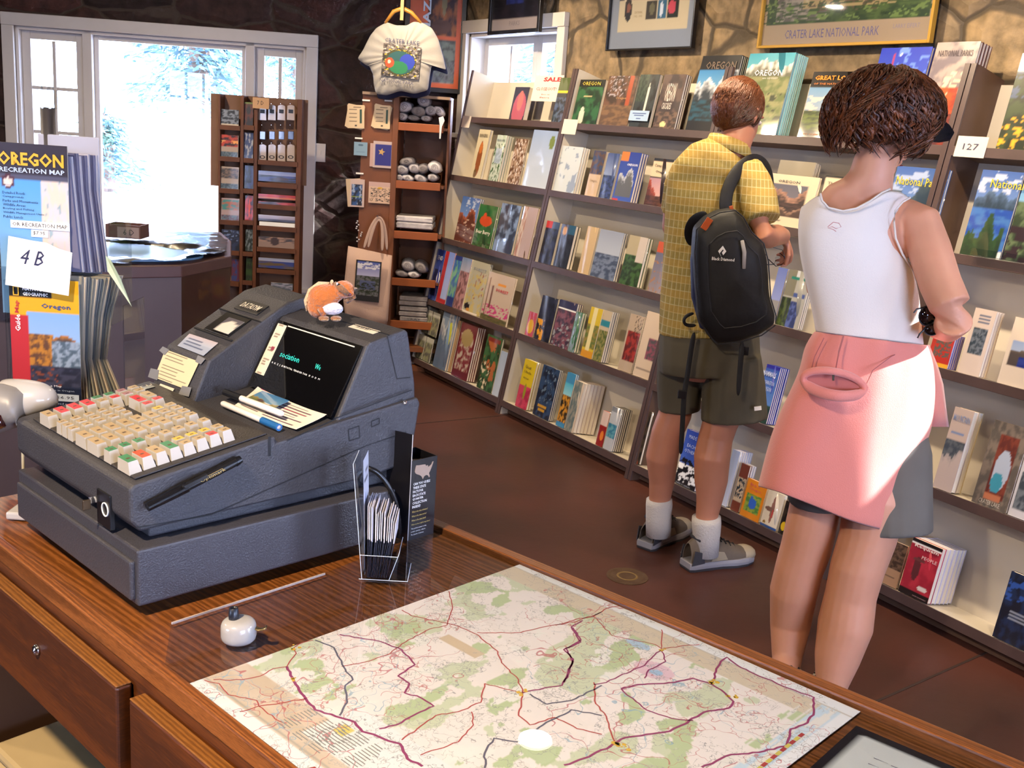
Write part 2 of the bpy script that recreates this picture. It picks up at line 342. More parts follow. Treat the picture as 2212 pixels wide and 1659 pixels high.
G().box((-2.5, -.01, -.02), (4, .01, .0)).build('rail', mat('rail_grey', '8c9096', .6), fr, M=frame((0, 0, 0), xA, nA)); G().box((-2.4, -.02, -1.6), (-2.34, .02, -.02)).build('post', MATS['rail_grey'], fr, M=frame((0, 0, 0), xA, nA)); G().box((3.0, -.02, -1.6), (3.06, .02, -.02)).build('post', MATS['rail_grey'], fr, M=frame((0, 0, 0), xA, nA))
# light switch plate by the window
M = MA @ T(lA(692, 330)[0], -.012, lA(692, 330)[1])
sw = root('light_switch', M, 'pale switch plate on dark stone right of the big window', 'switch'); G().box((-.035, 0, -.06), (.035, .012, .06)).build('plate', PAINT, sw, bevel=.003); G().box((-.006, -.008, -.012), (.006, 0, .012)).build('toggle', PAINT, sw)
# ------------------------------------------------------------------ lights
world = bpy.data.worlds.new('sky'); bpy.context.scene.world = world; world.use_nodes = True
wb = world.node_tree.nodes['Background']; wb.inputs[0].default_value = (.66, .75, 1.0, 1); wb.inputs[1].default_value = 24.0
def light(name, kind, loc, energy, color, direction=None, **kw):
    l = bpy.data.lights.new(name, kind); l.energy = energy; l.color = color
    for k, v in kw.items():
        if k == 'is_portal': l.cycles.is_portal = v
        else: setattr(l, k, v)
    o = bpy.data.objects.new(name, l); COL.objects.link(o); o.location = loc
    if direction is not None: o.rotation_euler = V(direction).to_track_quat('-Z', 'Y').to_euler()
    return o
def portal(M, o, ydir, y=.2):
    c = M @ V(((o[0] + o[1]) / 2, y, (o[2] + o[3]) / 2)); l = light('window_portal', 'AREA', c, 1, (1, 1, 1), ydir, shape='RECTANGLE', size=o[1] - o[0], size_y=o[3] - o[2], is_portal=True)
portal(MA, WA, -nA); portal(MB, W2, (-1, 0, 0)); portal(MB, SIDE, (-1, 0, 0))
ML = frame((-3.2, -3.6, 0), (0, 1, 0), (-1, 0, 0)); portal(ML, (4.2, 5.4, .9, 2.0), (1, 0, 0)); MFR = frame((3.8, -3.6, 0), (-1, 0, 0), (0, -1, 0)); portal(MFR, (1.4, 4.0, .7, 2.35), (0, 1, 0))
SUND = V((-.55, .65, -.52)).normalized()
light('sun', 'SUN', (0, 0, 5), 18, (1, .96, .88), SUND, angle=.009)
# ================================================================== ceiling track and lamps
TRK = mat('track_white', 'c8c4bc', .5)
BULB = mat('warm_bulb', 'ffdfae', .3, emit=30)
tr = root('lighting_track', T(2.38, 0, 2.55), 'long pale lighting track hung below the ceiling along the bookcases', 'track')
G().box((-.02, -.6, 0), (.02, 6.2, .03)).build('rail', TRK, tr)
for y in (.2, 3, 5.8): G().box((-.006, y, .03), (.006, y + .012, .2)).build('hanger', TRK, tr)
WARM = (1, .78, .52)
for i, (y, ty) in enumerate(((5.35, 5.4), (4.1, 4.4), (2.9, 3.0), (2.15, 2.0), (1.0, 1.0))):
    M = T(2.38, y, 2.44); s = root('track_spotlight', M, 'white track spotlight aimed at the bookcases, %s along the track' % ('first', 'second', 'third', 'fourth', 'fifth')[i], 'lamp', 'track spotlights')
    d = (V((3.35, ty, 1.2)) - V((2.38, y, 2.44))).normalized(); q = d.to_track_quat('-Z', 'Y').to_matrix().to_4x4()
    G().lathe([(.02, .1), (.035, .08), (.045, 0), (.045, -.02), (.040, -.02), (.038, 0)], 20).build('housing', TRK, s, M=q, smooth=True)
    G().lathe([(0, -.005), (.036, -.005), (.036, .0), (0, .0)], 20).build('bulb', BULB, s, M=q); G().tube([(0, 0, .1), (0, 0, .03)], .008).build('stem', TRK, s)
    light('track_spot_light', 'SPOT', V((2.38, y, 2.44)) + d * .05, 75, WARM, d, spot_size=2.2, spot_blend=.9, shadow_soft_size=.03)
P = pz(1155, 1610, .9); d = ray(1155, 1610); d = V((d.x, d.y, -d.z)); c = P + d * ((2.45 - .9) / d.z)
pl = root('ceiling_lamp', T(*c), 'round opal glass ceiling lamp on a short stem above the shop floor', 'lamp')
G().lathe([(0, -.012), (.05, -.010), (.064, 0), (.064, .01), (0, .012)], 32).build('opal_shade', mat('opal_glass', 'fff0cc', .4, emit=9), pl, smooth=True); G().lathe([(.064, -.006), (.078, -.006), (.078, .04), (.064, .04), (.064, -.006)], 32).build('rim', TRK, pl)
G().tube([(0, 0, .02), (0, 0, HZ - 2.45)], .012).build('stem', TRK, pl)
light('ceiling_lamp_light', 'AREA', c - V((0, 0, .014)), 7, WARM, (0, 0, -1), shape='DISK', size=.12)
for i, (x, y) in enumerate(((-.6, .6), (.9, 5.6), (-1.2, 3.2))):
    pl = root('ceiling_lamp', T(x, y, 2.5), ('round ceiling lamp above the cashier side of the counter', 'round ceiling lamp near the postcard rack', 'round ceiling lamp left of the relief table')[i], 'lamp')
    G().lathe([(0, -.012), (.05, -.010), (.064, 0), (.064, .01), (0, .012)], 32).build('opal_shade', MATS['opal_glass'], pl, smooth=True); G().lathe([(.064, -.006), (.078, -.006), (.078, .04), (.064, .04), (.064, -.006)], 32).build('rim', TRK, pl); G().tube([(0, 0, .02), (0, 0, .25)], .012).build('stem', TRK, pl)
    light('ceiling_lamp_light', 'AREA', (x, y, 2.486), (80, 40, 28)[i], WARM, (0, 0, -1), shape='DISK', size=.12)
# ================================================================== the counter
CH = .90
def oak(name, base, dark, aniso, rough=.32, coat=.0, sc=1.0):
    m = bpy.data.materials.new(name); m.use_nodes = True; nt = m.node_tree; N = nt.nodes; L = nt.links; b = N['Principled BSDF']
    tc = N.new('ShaderNodeTexCoord'); mp = N.new('ShaderNodeMapping'); mp.inputs['Scale'].default_value = aniso; L.new(tc.outputs['Object'], mp.inputs[0])
    w = N.new('ShaderNodeTexWave'); w.bands_direction = 'X'; w.inputs['Scale'].default_value = 1.1 * sc; w.inputs['Distortion'].default_value = 16; w.inputs['Detail'].default_value = 3; w.inputs['Detail Scale'].default_value = .6; L.new(mp.outputs[0], w.inputs['Vector'])
    n = N.new('ShaderNodeTexNoise'); n.inputs['Scale'].default_value = 40 * sc; n.inputs['Detail'].default_value = 6; L.new(mp.outputs[0], n.inputs['Vector'])
    a = N.new('ShaderNodeMath'); a.operation = 'MULTIPLY_ADD'; a.inputs[1].default_value = .3; L.new(w.outputs['Fac'], a.inputs[0]); L.new(n.outputs['Fac'], a.inputs[2])
    r = N.new('ShaderNodeValToRGB'); r.color_ramp.elements[0].position = .35; r.color_ramp.elements[1].position = .8; r.color_ramp.elements[0].color = (*lin(base), 1); r.color_ramp.elements[1].color = (*lin(dark), 1)
    L.new(a.outputs[0], r.inputs[0]); L.new(r.outputs[0], b.inputs['Base Color']); b.inputs['Roughness'].default_value = rough; b.inputs['Coat Weight'].default_value = coat; b.inputs['Coat Roughness'].default_value = .03
    MATS[name] = m; return m
OAK = oak('oak_top', '8e5528', '58300f', (30, 1.2, 30)); OAKE = oak('oak_edge', '96592a', '5e3414', (60, 2, 30), .4); OAKD = oak('oak_drawer', '66340f', '42200a', (3, .8, 14), .45); OAKL = oak('oak_lip', '8a5824', '5c3612', (50, 1.5, 30), .42)
cr0 = pz(945, 1130, CH); cr1 = pz(2212, 1657, CH); cA = pz(405, 1482, CH)
cd = (cr0 - cr1).normalized()                      # long direction, away from the camera
cn = V((cd.y, -cd.x, 0))                          # across, towards the shop floor
CM = frame((cA.x, cA.y, 0), cn, cd); CI = CM.inverted()
def lc(p): return CI @ V(p)
e0 = pz(0, 1170, CH); e1 = pz(623, 1659, CH); ed = (e0 - e1).normalized(); en = V((ed.y, -ed.x, 0)); CL = frame((cA.x, cA.y, 0), en, ed)   # cashier edge
W = lc(cr0).x; Y1 = .52; Y0 = -1.9
cnt = root('sales_counter', CM, 'long oak sales counter with glossy glass covered top and cashier drawers', 'counter')
LE_ = CI @ CL                                     # cashier edge frame inside the counter frame
def le(x, y): q = LE_ @ V((x, y, 0)); return (q.x, q.y)
yfar = Y1 + .17
G().prism([le(0, Y0), (W - .022, Y0), (W - .022, yfar), (le(0, Y1)[0] + .06, yfar), le(0, Y1)], CH - .03, CH - .002).build('worktop', OAK, cnt)
ES = .0145
G().box((-ES, Y0, CH - .018), (0, Y1, CH + .0068)).build('edge_strip', OAKE, cnt, bevel=.0025, M=LE_)
G().box((W - .022, Y0, CH - .045), (W, yfar, CH + .0068)).build('edge_strip', OAKE, cnt, bevel=.003)
G().box((W - .05, Y0, 0), (W - .03, yfar - .01, CH - .03)).build('front_panel', OAKD, cnt); G().box((.08, yfar - .03, 0), (W - .03, yfar - .01, CH - .03)).build('end_panel', OAKD, cnt)
G().box((.01, Y0, .42), (W - .05, Y1 + .08, .44)).build('lower_shelf', mat('dark_shelf', '38200e', .6), cnt)
G().box((-.0125, Y0, CH - .08), (0, Y1, CH - .018)).build('apron', OAKD, cnt, M=LE_)
for ya, yb, lab, yk_ in ((.098, Y1 - .0, 'a', .315), (-.62, .068, 'b', -.28)):
    dr = G().box((-.0345, ya, CH - .155), (-.0150, yb, CH - .0345)).build('drawer', OAKD, cnt, bevel=.003, M=LE_)
    G().box((-.0342, ya + .001, CH - .0350), (-.0153, yb - .001, CH - .0325)).build('drawer_lip', OAKL, dr, bevel=.001)
    G().box((-.0160, ya + .02, CH - .15), (.3, yb - .02, CH - .09)).build('drawer_box', MATS['dark_shelf'], dr)
    G().lathe([(0, 0), (.0075, 0), (.0075, .003), (.005, .006), (0, .007)], 20, M=T(-.0345, yk_, CH - .075) @ Ry(-90)).build('lock', METAL, dr, smooth=True)
for y in (-1.7, .66): G().box((.02, y - .01, 0), (W - .05, y + .01, CH - .15)).build('divider', MATS['dark_shelf'], cnt)
ck = lc(pz(110, 1600, .42))
bag = root('paper_bags', CM @ T(.018, .40, .44), 'beige stack of paper bags lying on the open shelf under the counter', 'paper bags')
for k in range(4): G().box((.003 * k, -.20 + .01 * k, .001 + .022 * k), (.36, .235 - .008 * k, .021 + .022 * k)).build('bag', mat('kraft_paper', 'a08a60', .85, bump=.6, bs=12, var=.1), bag, bevel=.008)
# glass sheet over the top
gs = root('glass_sheet', CM, 'large clear glass sheet lying over the counter top and the maps', 'glass sheet')
ygl = lc(pz(700, 1247, CH)); yg0 = lc(pz(370, 1355, CH))
G().prism([le(.0005, Y0), (W - .0225, Y0), (W - .0225, ygl.y + .02), (ygl.x, ygl.y), (yg0.x, yg0.y), le(.0005, .05)], CH + .0035, CH + .0065).build('sheet', GLASS, gs)
gl = G(); a = V((yg0.x, yg0.y, CH + .0065)); b_ = V((ygl.x, ygl.y, CH + .0065)); e = (b_ - a)
gl.prism([a[:2], b_[:2], (b_.x + .0008, b_.y - .0016), (a.x + .0008, a.y - .0016)], CH + .004, CH + .0068); gl.build('polished_edge', mat('glass_edge', 'b9a79a', .3), gs)
# ------------------------------------------------------------------ the map
mA = pz(405, 1480, CH); mB = pz(1130, 1218, CH); mC = pz(1870, 1530, CH)
ux = (mB - mA).normalized(); LN = (mB - mA).length     # X: from the north edge to the south edge (up in the photo)
uy = V((ux.y, -ux.x, 0)); LE = (mC - mB).dot(uy)       # Y: towards the west edge
print('map', LN, LE)
# frame: X = along ux, Y' = up (z), sheet in local XZ with Z = uy  -> facing up
def MapM(o): return frame(o, ux, V((0, 0, -1)))   # local Y = down, local Z = x cross y
mm = MapM((0, 0, 0)); zdir = (mm.to_3x3() @ V((0, 0, 1)))
flip = zdir.dot(uy) < 0
MO = frame(mA + V((0, 0, .0012)), ux, V((0, 0, -1))) if not flip else frame(mB + V((0, 0, .0012)), -ux, V((0, 0, -1)))
MI = MO.inverted()
def ml(px, py): q = MI @ pz(px, py, CH + .0012); return q.x, q.z
print('flip', flip, 'map C local', ml(1870, 1530), 'A', ml(405, 1480), 'B', ml(1130, 1218))
# ------------------------------------------------------------------ printed road map (colour areas, fine network, traced roads)
mops = [('f', 'f6e6d4'), ('N', 0, 0, 1, 1, 'd6d6ae', 4.5, .20, 3), ('N', 0, 0, 1, 1, 'c4cc98', 7, .36, 9), ('N', 0, 0, 1, 1, 'f4ead6', 9, .5, 5), 
        ('r', 0, 0, .10, 1, 'dfcaa8'), ('r', .80, .35, 1, 1, 'dcc3a4'), ('n', .86, 0, 1, .5, 'dfc6a8', 'd8bd9c', 3, 0, 4), ('r', .03, .93, .84, 1, 'cfdcdc'), ('N', .0, .9, .84, .97, 'efe4d0', 6, .1, 2),
        ('r', .44, .18, .47, .30, 'dcc09a'), ('e', .20, .60, .035, .05, 'ecc4c4'), ('e', .205, .61, .012, .016, 'a8c2d2'), ('e', .13, .50, .016, .035, 'b8ccd4'),
        ('r', .79, .30, .93, .62, 'f2eadc'), ('r', .85, .33, .88, .36, 'e6d070'), ('r', 0, 0, .035, 1, 'f2ece0'), ('r', .965, 0, 1, 1, 'f2ece0'), ('r', 0, .975, 1, 1, 'f2ece0'), ('r', .035, .0, .04, 1, 'cdbfa8'), ('r', .955, 0, .96, 1, 'b9aa94')]
mapm = artmat('map_print', .6, 0); nt = mapm.node_tree; N = nt.nodes; L = nt.links
tcn = N.new('ShaderNodeTexCoord'); last = [n for n in N if n.type == 'VERTEX_COLOR'][0].outputs[0]
for sc_, colr, w_, nz in ((30, '9a948c', .014, .05), (15, 'c8706a', .010, .09), (9, 'c25f60', .006, .1), (8, '9ab4bc', .004, .16), (64, 'b4aa9c', .02, .02)):
    nn = N.new('ShaderNodeTexNoise'); nn.inputs['Scale'].default_value = sc_ * 2.2; L.new(tcn.outputs['Object'], nn.inputs['Vector'])
    mx = N.new('ShaderNodeMixRGB'); mx.blend_type = 'ADD'; mx.inputs[0].default_value = nz; L.new(tcn.outputs['Object'], mx.inputs[1]); L.new(nn.outputs['Color'], mx.inputs[2])
    vo = N.new('ShaderNodeTexVoronoi'); vo.feature = 'DISTANCE_TO_EDGE'; vo.inputs['Scale'].default_value = sc_; L.new(mx.outputs[0], vo.inputs['Vector'])
    lt = N.new('ShaderNodeMath'); lt.operation = 'LESS_THAN'; lt.inputs[1].default_value = w_; L.new(vo.outputs['Distance'], lt.inputs[0])
    n3 = N.new('ShaderNodeTexNoise'); n3.inputs['Scale'].default_value = sc_ * .35; L.new(tcn.outputs['Object'], n3.inputs['Vector']); gt = N.new('ShaderNodeMath'); gt.operation = 'GREATER_THAN'; gt.inputs[1].default_value = .5; L.new(n3.outputs['Fac'], gt.inputs[0])
    mu = N.new('ShaderNodeMath'); mu.operation = 'MULTIPLY'; L.new(lt.outputs[0], mu.inputs[0]); L.new(gt.outputs[0], mu.inputs[1]); m8 = N.new('ShaderNodeMath'); m8.operation = 'MULTIPLY'; m8.inputs[1].default_value = .75; L.new(mu.outputs[0], m8.inputs[0])
    cm = N.new('ShaderNodeMixRGB'); L.new(m8.outputs[0], cm.inputs[0]); L.new(last, cm.inputs[1]); cm.inputs[2].default_value = (*lin(colr), 1); last = cm.outputs[0]
L.new(last, N['Principled BSDF'].inputs['Base Color'])
LN2 = LN
mp = root('road_map', MO, 'large folded out state road map lying under the counter glass', 'map')
print_on(mp, 'sheet', None, LN2, LE, 220, 220, mops, mapm, .0006)
def road(name, pts, hx, w, conv, k=3):
    P = [V((*ml(*conv(*p)),)).to_3d() for p in pts]; Q = []; rn = random.Random(len(pts) * 7 + int(pts[0][0]))
    for a, b in zip(P, P[1:]):
        n = max(2, int((b - a).length / .006))
        for i in range(n):
            q = a.lerp(b, i / n) + (V((rn.uniform(-1, 1), rn.uniform(-1, 1), 0)) * .0012 if 0 < i else V((0, 0, 0))); Q.append(q)
    Q.append(P[-1]); g = G()
    Q = [q for q in Q if 0 < q.x < LN2 and 0 < q.y < LE]
    if len(Q) < 2: return
    L_, R_ = [], []
    for i, q in enumerate(Q):
        t = (Q[min(i + 1, len(Q) - 1)] - Q[max(0, i - 1)]).normalized(); nn = V((-t.y, t.x, 0)) * w / 2
        L_.append((q.x - nn.x, -.0002, q.y - nn.y)); R_.append((q.x + nn.x, -.0002, q.y + nn.y))
    n = len(Q); g.add(L_ + R_, [(i, i + 1, n + i + 1, n + i) for i in range(n - 1)]); return g
c6 = lambda x, y: (400 + .4069 * x, 1200 + .4069 * y); c7 = lambda x, y: (1200 + .4575 * x, 1200 + .4575 * y)
RED, MAG, GRY = mat('road_red', 'c0554c', .5), mat('road_magenta', 'a04468', .5), mat('road_grey', '6d6670', .5)
sets = {RED: [], MAG: [], GRY: []}
for m_, w_, cv, pts in (
    (RED, .0014, c6, [(150, 660), (300, 660), (400, 640), (470, 600), (540, 590), (590, 520), (570, 480), (680, 450)]),
    (MAG, .0024, c6, [(820, 420), (1030, 455), (1150, 500), (1220, 580), (1130, 640), (1190, 680), (1165, 730), (1230, 745), (1320, 800), (1250, 830), (1120, 900), (1030, 920)]),
    (MAG, .0032, c6, [(540, 590), (570, 650), (600, 700), (640, 760), (690, 820), (800, 855), (900, 885), (940, 935), (1000, 950), (1080, 985), (1140, 1000), (1180, 1080), (1260, 1120)]),
    (RED, .0016, c6, [(1150, 290), (1200, 320), (1390, 360), (1450, 375), (1550, 420), (1660, 510), (1680, 570), (1770, 660), (1790, 730)]), (RED, .0014, c6, [(1400, 190), (1420, 280), (1390, 370)]),
    (RED, .0016, c6, [(1550, 410), (1780, 410), (1900, 380), (2080, 350), (2212, 300)]), (MAG, .0022, c6, [(1790, 730), (1850, 715), (2000, 690), (2030, 630), (2060, 550), (2010, 500), (2100, 460), (2050, 380), (2110, 345)]),
    (RED, .0018, c6, [(1790, 730), (1770, 850), (1830, 900), (1960, 860), (2080, 920), (2212, 950)]), (RED, .0014, c6, [(830, 590), (980, 560), (1090, 520), (1150, 470), (1300, 390), (1390, 370)]),
    (GRY, .0022, c6, [(690, 450), (790, 490), (840, 590), (890, 660), (850, 690), (860, 780), (820, 850)]), (RED, .0016, c6, [(1590, 680), (1570, 780), (1450, 830), (1330, 850), (1150, 980)]),
    (RED, .0014, c6, [(1590, 680), (1750, 720), (1790, 730)]), (RED, .0014, c6, [(1520, 830), (1530, 900), (1450, 990), (1250, 1060)]), (RED, .0014, c6, [(50, 650), (180, 680), (230, 740), (380, 770), (390, 800), (290, 830)]),
    (RED, .0016, c6, [(390, 800), (480, 790), (640, 760)]), (RED, .0014, c6, [(390, 800), (500, 880), (540, 890)]), (GRY, .0022, c6, [(1830, 735), (1920, 790), (2050, 770), (2150, 720), (2212, 690)]), (GRY, .0022, c6, [(1590, 1128), (1590, 1050), (1640, 970), (1760, 990), (1900, 900), (2050, 820), (2212, 850)]),
    (RED, .0016, c7, [(0, 330), (100, 300), (180, 290), (240, 250), (300, 240)]), (MAG, .0022, c7, [(80, 340), (120, 400), (50, 440), (80, 500), (60, 560), (40, 600)]),
    (MAG, .0018, c7, [(180, 610), (240, 600), (300, 570), (420, 520), (500, 440), (520, 500), (440, 540), (420, 580)]),
    (MAG, .0028, c7, [(310, 630), (390, 610), (560, 600), (650, 580), (740, 610), (800, 650), (840, 690), (820, 720), (700, 740), (600, 800), (540, 830), (430, 845), (330, 860), (260, 900), (160, 950), (40, 990)]),
    (MAG, .0026, c7, [(740, 610), (750, 560), (780, 500), (810, 480), (860, 520), (960, 570), (1020, 590), (1080, 620), (1220, 670), (1220, 740), (1190, 790), (1110, 820), (1090, 900), (960, 930), (830, 940), (760, 970), (690, 1000)]),
    (MAG, .002, c7, [(310, 630), (380, 690), (430, 730), (550, 770), (650, 780)]), (RED, .0018, c7, [(180, 600), (190, 700), (240, 760), (260, 830), (290, 900)]), (RED, .0014, c7, [(500, 350), (500, 440), (680, 420)]),
    (RED, .0014, c7, [(180, 290), (270, 380), (370, 400), (470, 420), (500, 440)])):
    g = road('r', pts, None, w_, cv)
    if g: sets[m_].append(g)
G_ = G()
for i_, m_ in enumerate((RED, MAG, GRY)):
    for g in sets[m_]: G_.add(g.v, g.f, i_)
tag(G_.build('road_lines', [RED, MAG, GRY], mp, fix=False), kind='stuff')
bandm = mat('map_scale_red', 'b4433c', .5)
g = G(); n0 = lc
p_, q_ = ml(1735, 1585), ml(1590, 1700)
for k in range(14): 
    a = V(p_).lerp(V(q_), k / 14); b = V(p_).lerp(V(q_), (k + .9) / 14); t = (b - a).normalized(); nn = V((-t.y, t.x)) * .0022
    g.add([(a.x - nn.x, -.0003, a.y - nn.y), (b.x - nn.x, -.0003, b.y - nn.y), (b.x + nn.x, -.0003, b.y + nn.y), (a.x + nn.x, -.0003, a.y + nn.y)], [(0, 1, 2, 3)], k % 2)
g.build('coast_scale', [bandm, mat('map_scale_yellow', 'dcc65c', .5)], mp, fix=False)
yt = mat('town_yellow', 'e8b63c', .4)
g = G()
for cv, x, y in ((c6, 575, 655), (c6, 570, 490), (c7, 280, 890), (c7, 310, 905), (c7, 745, 595), (c7, 500, 442), (c7, 840, 665), (c6, 1795, 728)):
    a, b = ml(*cv(x, y))
    for k in range(5): r = .0028 * random.random() + .001; cx_, cz_ = a + random.gauss(0, .003), b + random.gauss(0, .003); g.add([(cx_ + r * math.cos(t), -.00025, cz_ + r * math.sin(t)) for t in (0, 1.2, 2.4, 3.6, 4.9)], [(0, 1, 2, 3, 4)])
tag(g.build('town_marks', yt, mp, fix=False), kind='stuff')
tx, tz = ml(695, 1652); MT = T(tx, 0, tz) @ Matrix.Rotation(math.radians(180), 4, 'Y')
txt(mp, 'OREGON', 0, 0, .14, .013, bandm, y=-.0004, M=T(*[ml(674, 1652)[0], 0, ml(674, 1652)[1] + .14]) @ Matrix.Rotation(math.radians(90), 4, 'Y'), name='title', shear=.2)
g = G(); rn = random.Random(3)
for (ax, ay, nx_, ny_) in ((600, 1560, 9, 3), (668, 1590, 9, 3)):
    a, b = ml(ax, ay)
    for i in range(3):
        for k in range(11): w = rn.uniform(.012, .022); x0 = a + .003 + i * 0; g.box((a - k * .0042, -.0004, b + i * .027), (a - k * .0042 + .0012, -.0003, b + i * .027 + w))
g.build('legend_lines', mat('legend_ink', '9c958a', .6), mp, fix=False)
# second sheet with a dark border, partly under the first
s0 = pz(1850, 1568, CH); s1 = pz(2065, 1659, CH); sx = (s1 - s0).normalized(); sy = V((sx.y, -sx.x, 0))
NM = frame(s0 + sy * .34 + V((0, 0, .0004)), sx, V((0, 0, -1))); NI = NM.to_3x3() @ V((0, 0, 1))
if NI.dot(sy) > 0: NM = frame(s0 + V((0, 0, .0004)) + sx * .5, -sx, V((0, 0, -1)))
n2 = root('handwritten_chart', NM, 'pale handwritten chart in a black border lying beyond the map corner', 'paper sheet')
op = [('f', '171418'), ('r', .03, .03, .97, .955, 'cfcdbf'), ('r', .55, .80, .94, .805, '6a6a66'), ('r', .55, .86, .94, .865, '6a6a66')]
print_on(n2, 'sheet', None, .5, .34, 60, 60, op, SATIN, .0004)
g = G(); rn = random.Random(5)
for k in range(15):
    x = .04
    while x < .45: w = rn.uniform(.006, .02); z = .29 - k * .014 + rn.uniform(-.001, .001); g.add([(x, -.0004, z), (x + w, -.0004, z + rn.uniform(-.002, .003)), (x + w, -.0004, z + .0015), (x, -.0004, z + .0014)], [(0, 1, 2, 3)]); x += w + .004
g.build('handwriting', GRY, n2, fix=False)
# ================================================================== cash drawer and cash register
RO = pz(300, 1336, CH); Rv = (pz(46, 1139, CH) - RO).normalized(); Ru = V((Rv.y, -Rv.x, 0))
RG = frame(RO, Ru, Rv); RI = RG.inverted()
def rv(px, py, v): return RI @ pp(px, py, RG @ V((0, v, 0)), Rv)
def ru(px, py, u): return RI @ pp(px, py, RG @ V((u, 0, 0)), Ru)
def rz(px, py, z): return RI @ pz(px, py, z)
CH2 = CH + .0068
STEEL = mat('dark_steel', '3a3940', .42, spec=.55, bump=.25, bs=420); CASE = mat('case_plastic', '38373c', .5, bump=.3, bs=380); LINE = mat('dark_seam', '101014', .7)
cdw = root('till_drawer_box', RG @ T(0, 0, CH2 - CH), 'low wide dark steel cash drawer underneath the cash register', 'cash box')
DH = .989 - CH2
G().box((0, 0, .008), (.40, .373, DH)).build('housing', STEEL, cdw, bevel=.003)
df = G().box((-.006, .008, .014), (.002, .365, DH - .016)).build('drawer_front', STEEL, cdw, bevel=.003)
q = ru(157, 1178, 0); G().lathe([(0, 0), (.0085, 0), (.0095, .003), (.007, .010), (.004, .012), (0, .012)], 24, M=T(-.005, q.y, q.z - .0068 - CH + 0*CH2) @ Ry(-90)).build('key_lock', METAL, df, smooth=True)
for x in (.03, .36):
    for y in (.03, .34): G().lathe([(0, 0), (.012, 0), (.014, .009), (0, .009)], 16, M=T(x, y, -.0003)).build('foot', BLACK, cdw)
reg = root('cash_register', RG, 'charcoal cash register with beige keys, printer tower and sloped screen', 'cash register')
Z0 = .9895 - CH
def z_(z): return z - CH
VR, VT, VL = .018, .248, .372
def deck(u): return 1.067 + .15 * u
# lower body
G().prism([(.03, Z0), (.405, Z0), (.44, z_(1.02)), (.44, z_(1.06)), (.03, z_(1.04))], VR + .012, VL - .01, 'y').build('base', CASE, reg, bevel=.003)
G().prism([(.012, z_(1.005)), (0, z_(1.02)), (0, z_(1.062)), (.005, z_(1.067)), (.203, z_(deck(.203))), (.206, z_(1.088)), (.303, z_(1.101)), (.45, z_(1.118)), (.455, z_(1.108)), (.449, z_(1.067)), (.442, z_(1.018)), (.36, z_(1.008))], VR, VL, 'y').build('body', CASE, reg, bevel=.005)
# seams on the side
g = G()
def seam(a, b, w=.0009):
    a = rv(*a, VR); b = rv(*b, VR); t = (b - a).normalized(); n = V((-t.z, 0, t.x)) * w
    g.add([(a.x - n.x, VR - .0004, a.z - n.z), (b.x - n.x, VR - .0004, b.z - n.z), (b.x + n.x, VR - .0004, b.z + n.z), (a.x + n.x, VR - .0004, a.z + n.z)], [(0, 1, 2, 3)])
seam((720, 905), (890, 842)); seam((620, 952), (725, 905)); seam((455, 1112), (790, 963)); seam((295, 1140), (455, 1112)); seam((790, 963), (878, 933)); seam((582, 943), (582, 985), .0022)
for a, b, c, d in (((752, 928), (775, 920), (777, 945), (754, 952)), ((802, 910), (819, 903), (819, 915), (802, 922))): seam(a, b); seam(b, c); seam(c, d); seam(d, a)
g.build('seam_lines', LINE, reg, fix=False)
q = rv(874, 869, VR); G().lathe([(0, 0), (.0042, 0), (.003, .0022), (0, .0026)], 16, M=T(q.x, VR, q.z) @ Rx(90)).build('screw', METAL, reg, smooth=True)
# keyboard panel
G().prism([(.012, z_(deck(.012)) + .0005), (.198, z_(deck(.198)) + .0005), (.198, z_(deck(.198)) + .003), (.012, z_(deck(.012)) + .003)], VR + .012, VL - .03, 'y').build('keyboard_bezel', mat('bezel_plastic', '302c2c', .55, bump=.3, bs=380), reg, bevel=.001)
KB = mat('key_beige', 'b2aa9e', .42); KC = {'b': mat('key_top_beige', 'a48e6c', .5), 'r': mat('key_red', 'c23a40', .5), 'o': mat('key_orange', 'd2472a', .5), 'g': mat('key_green', '3f7a55', .5), 'y': mat('key_yellow', 'c8a440', .5), 'k': mat('key_clear', '8a8478', .4), 'm': mat('key_mauve', '9a6f74', .5)}
ang = math.atan(.15)
def key(u, v, lu, lv, c):
    h = .0165; s = .0022; a, b = lu / 2 - .0006, lv / 2 - .0006; g = G()
    g.add([(-a, -b, 0), (a, -b, 0), (a, b, 0), (-a, b, 0), (-a + s, -b + s * 1.6, h), (a - s, -b + s * 1.6, h), (a - s, b - s * .6, h), (-a + s, b - s * .6, h)], [(0, 1, 5, 4), (1, 2, 6, 5), (2, 3, 7, 6), (3, 0, 4, 7), (0, 3, 2, 1)], 0)
    g.add([(-a + s, -b + s * 1.6, h), (a - s, -b + s * 1.6, h), (a - s, b - s * .6, h), (-a + s, b - s * .6, h)], [(0, 1, 2, 3)], 1)
    g.add([(-a * .3, -b * .12, h + .0002), (a * .3, -b * .12, h + .0002), (a * .3, b * .12, h + .0002), (-a * .3, b * .12, h + .0002)], [(0, 1, 2, 3)], 2)
    o = g.build('key', [KB, KC[c], mat('key_mark', '5c4a3c', .6)], reg, M=T(u, v, z_(deck(u)) + .002) @ Ry(-math.degrees(ang)), fix=False)
U = [.0195 + .0185 * k for k in range(8)]; KW = .0178
for k, c in enumerate('gobg'): key(U[k], .058, KW, .034, c)
for k, c in zip(range(4, 8), 'byrb'): key(U[k], .0505, KW, .019, 'b' if c == 'y' else c)
for k, c in zip(range(4, 8), 'yyyb'): key(U[k], .0695, KW, .018, c)
for k, c in enumerate('gggbbbbb'): key(U[k], .104, KW * .95, .021, c)
for k in range(6): key(U[k], .1455, KW, .034, 'b'); key(U[k], .181, KW, .034, 'b')
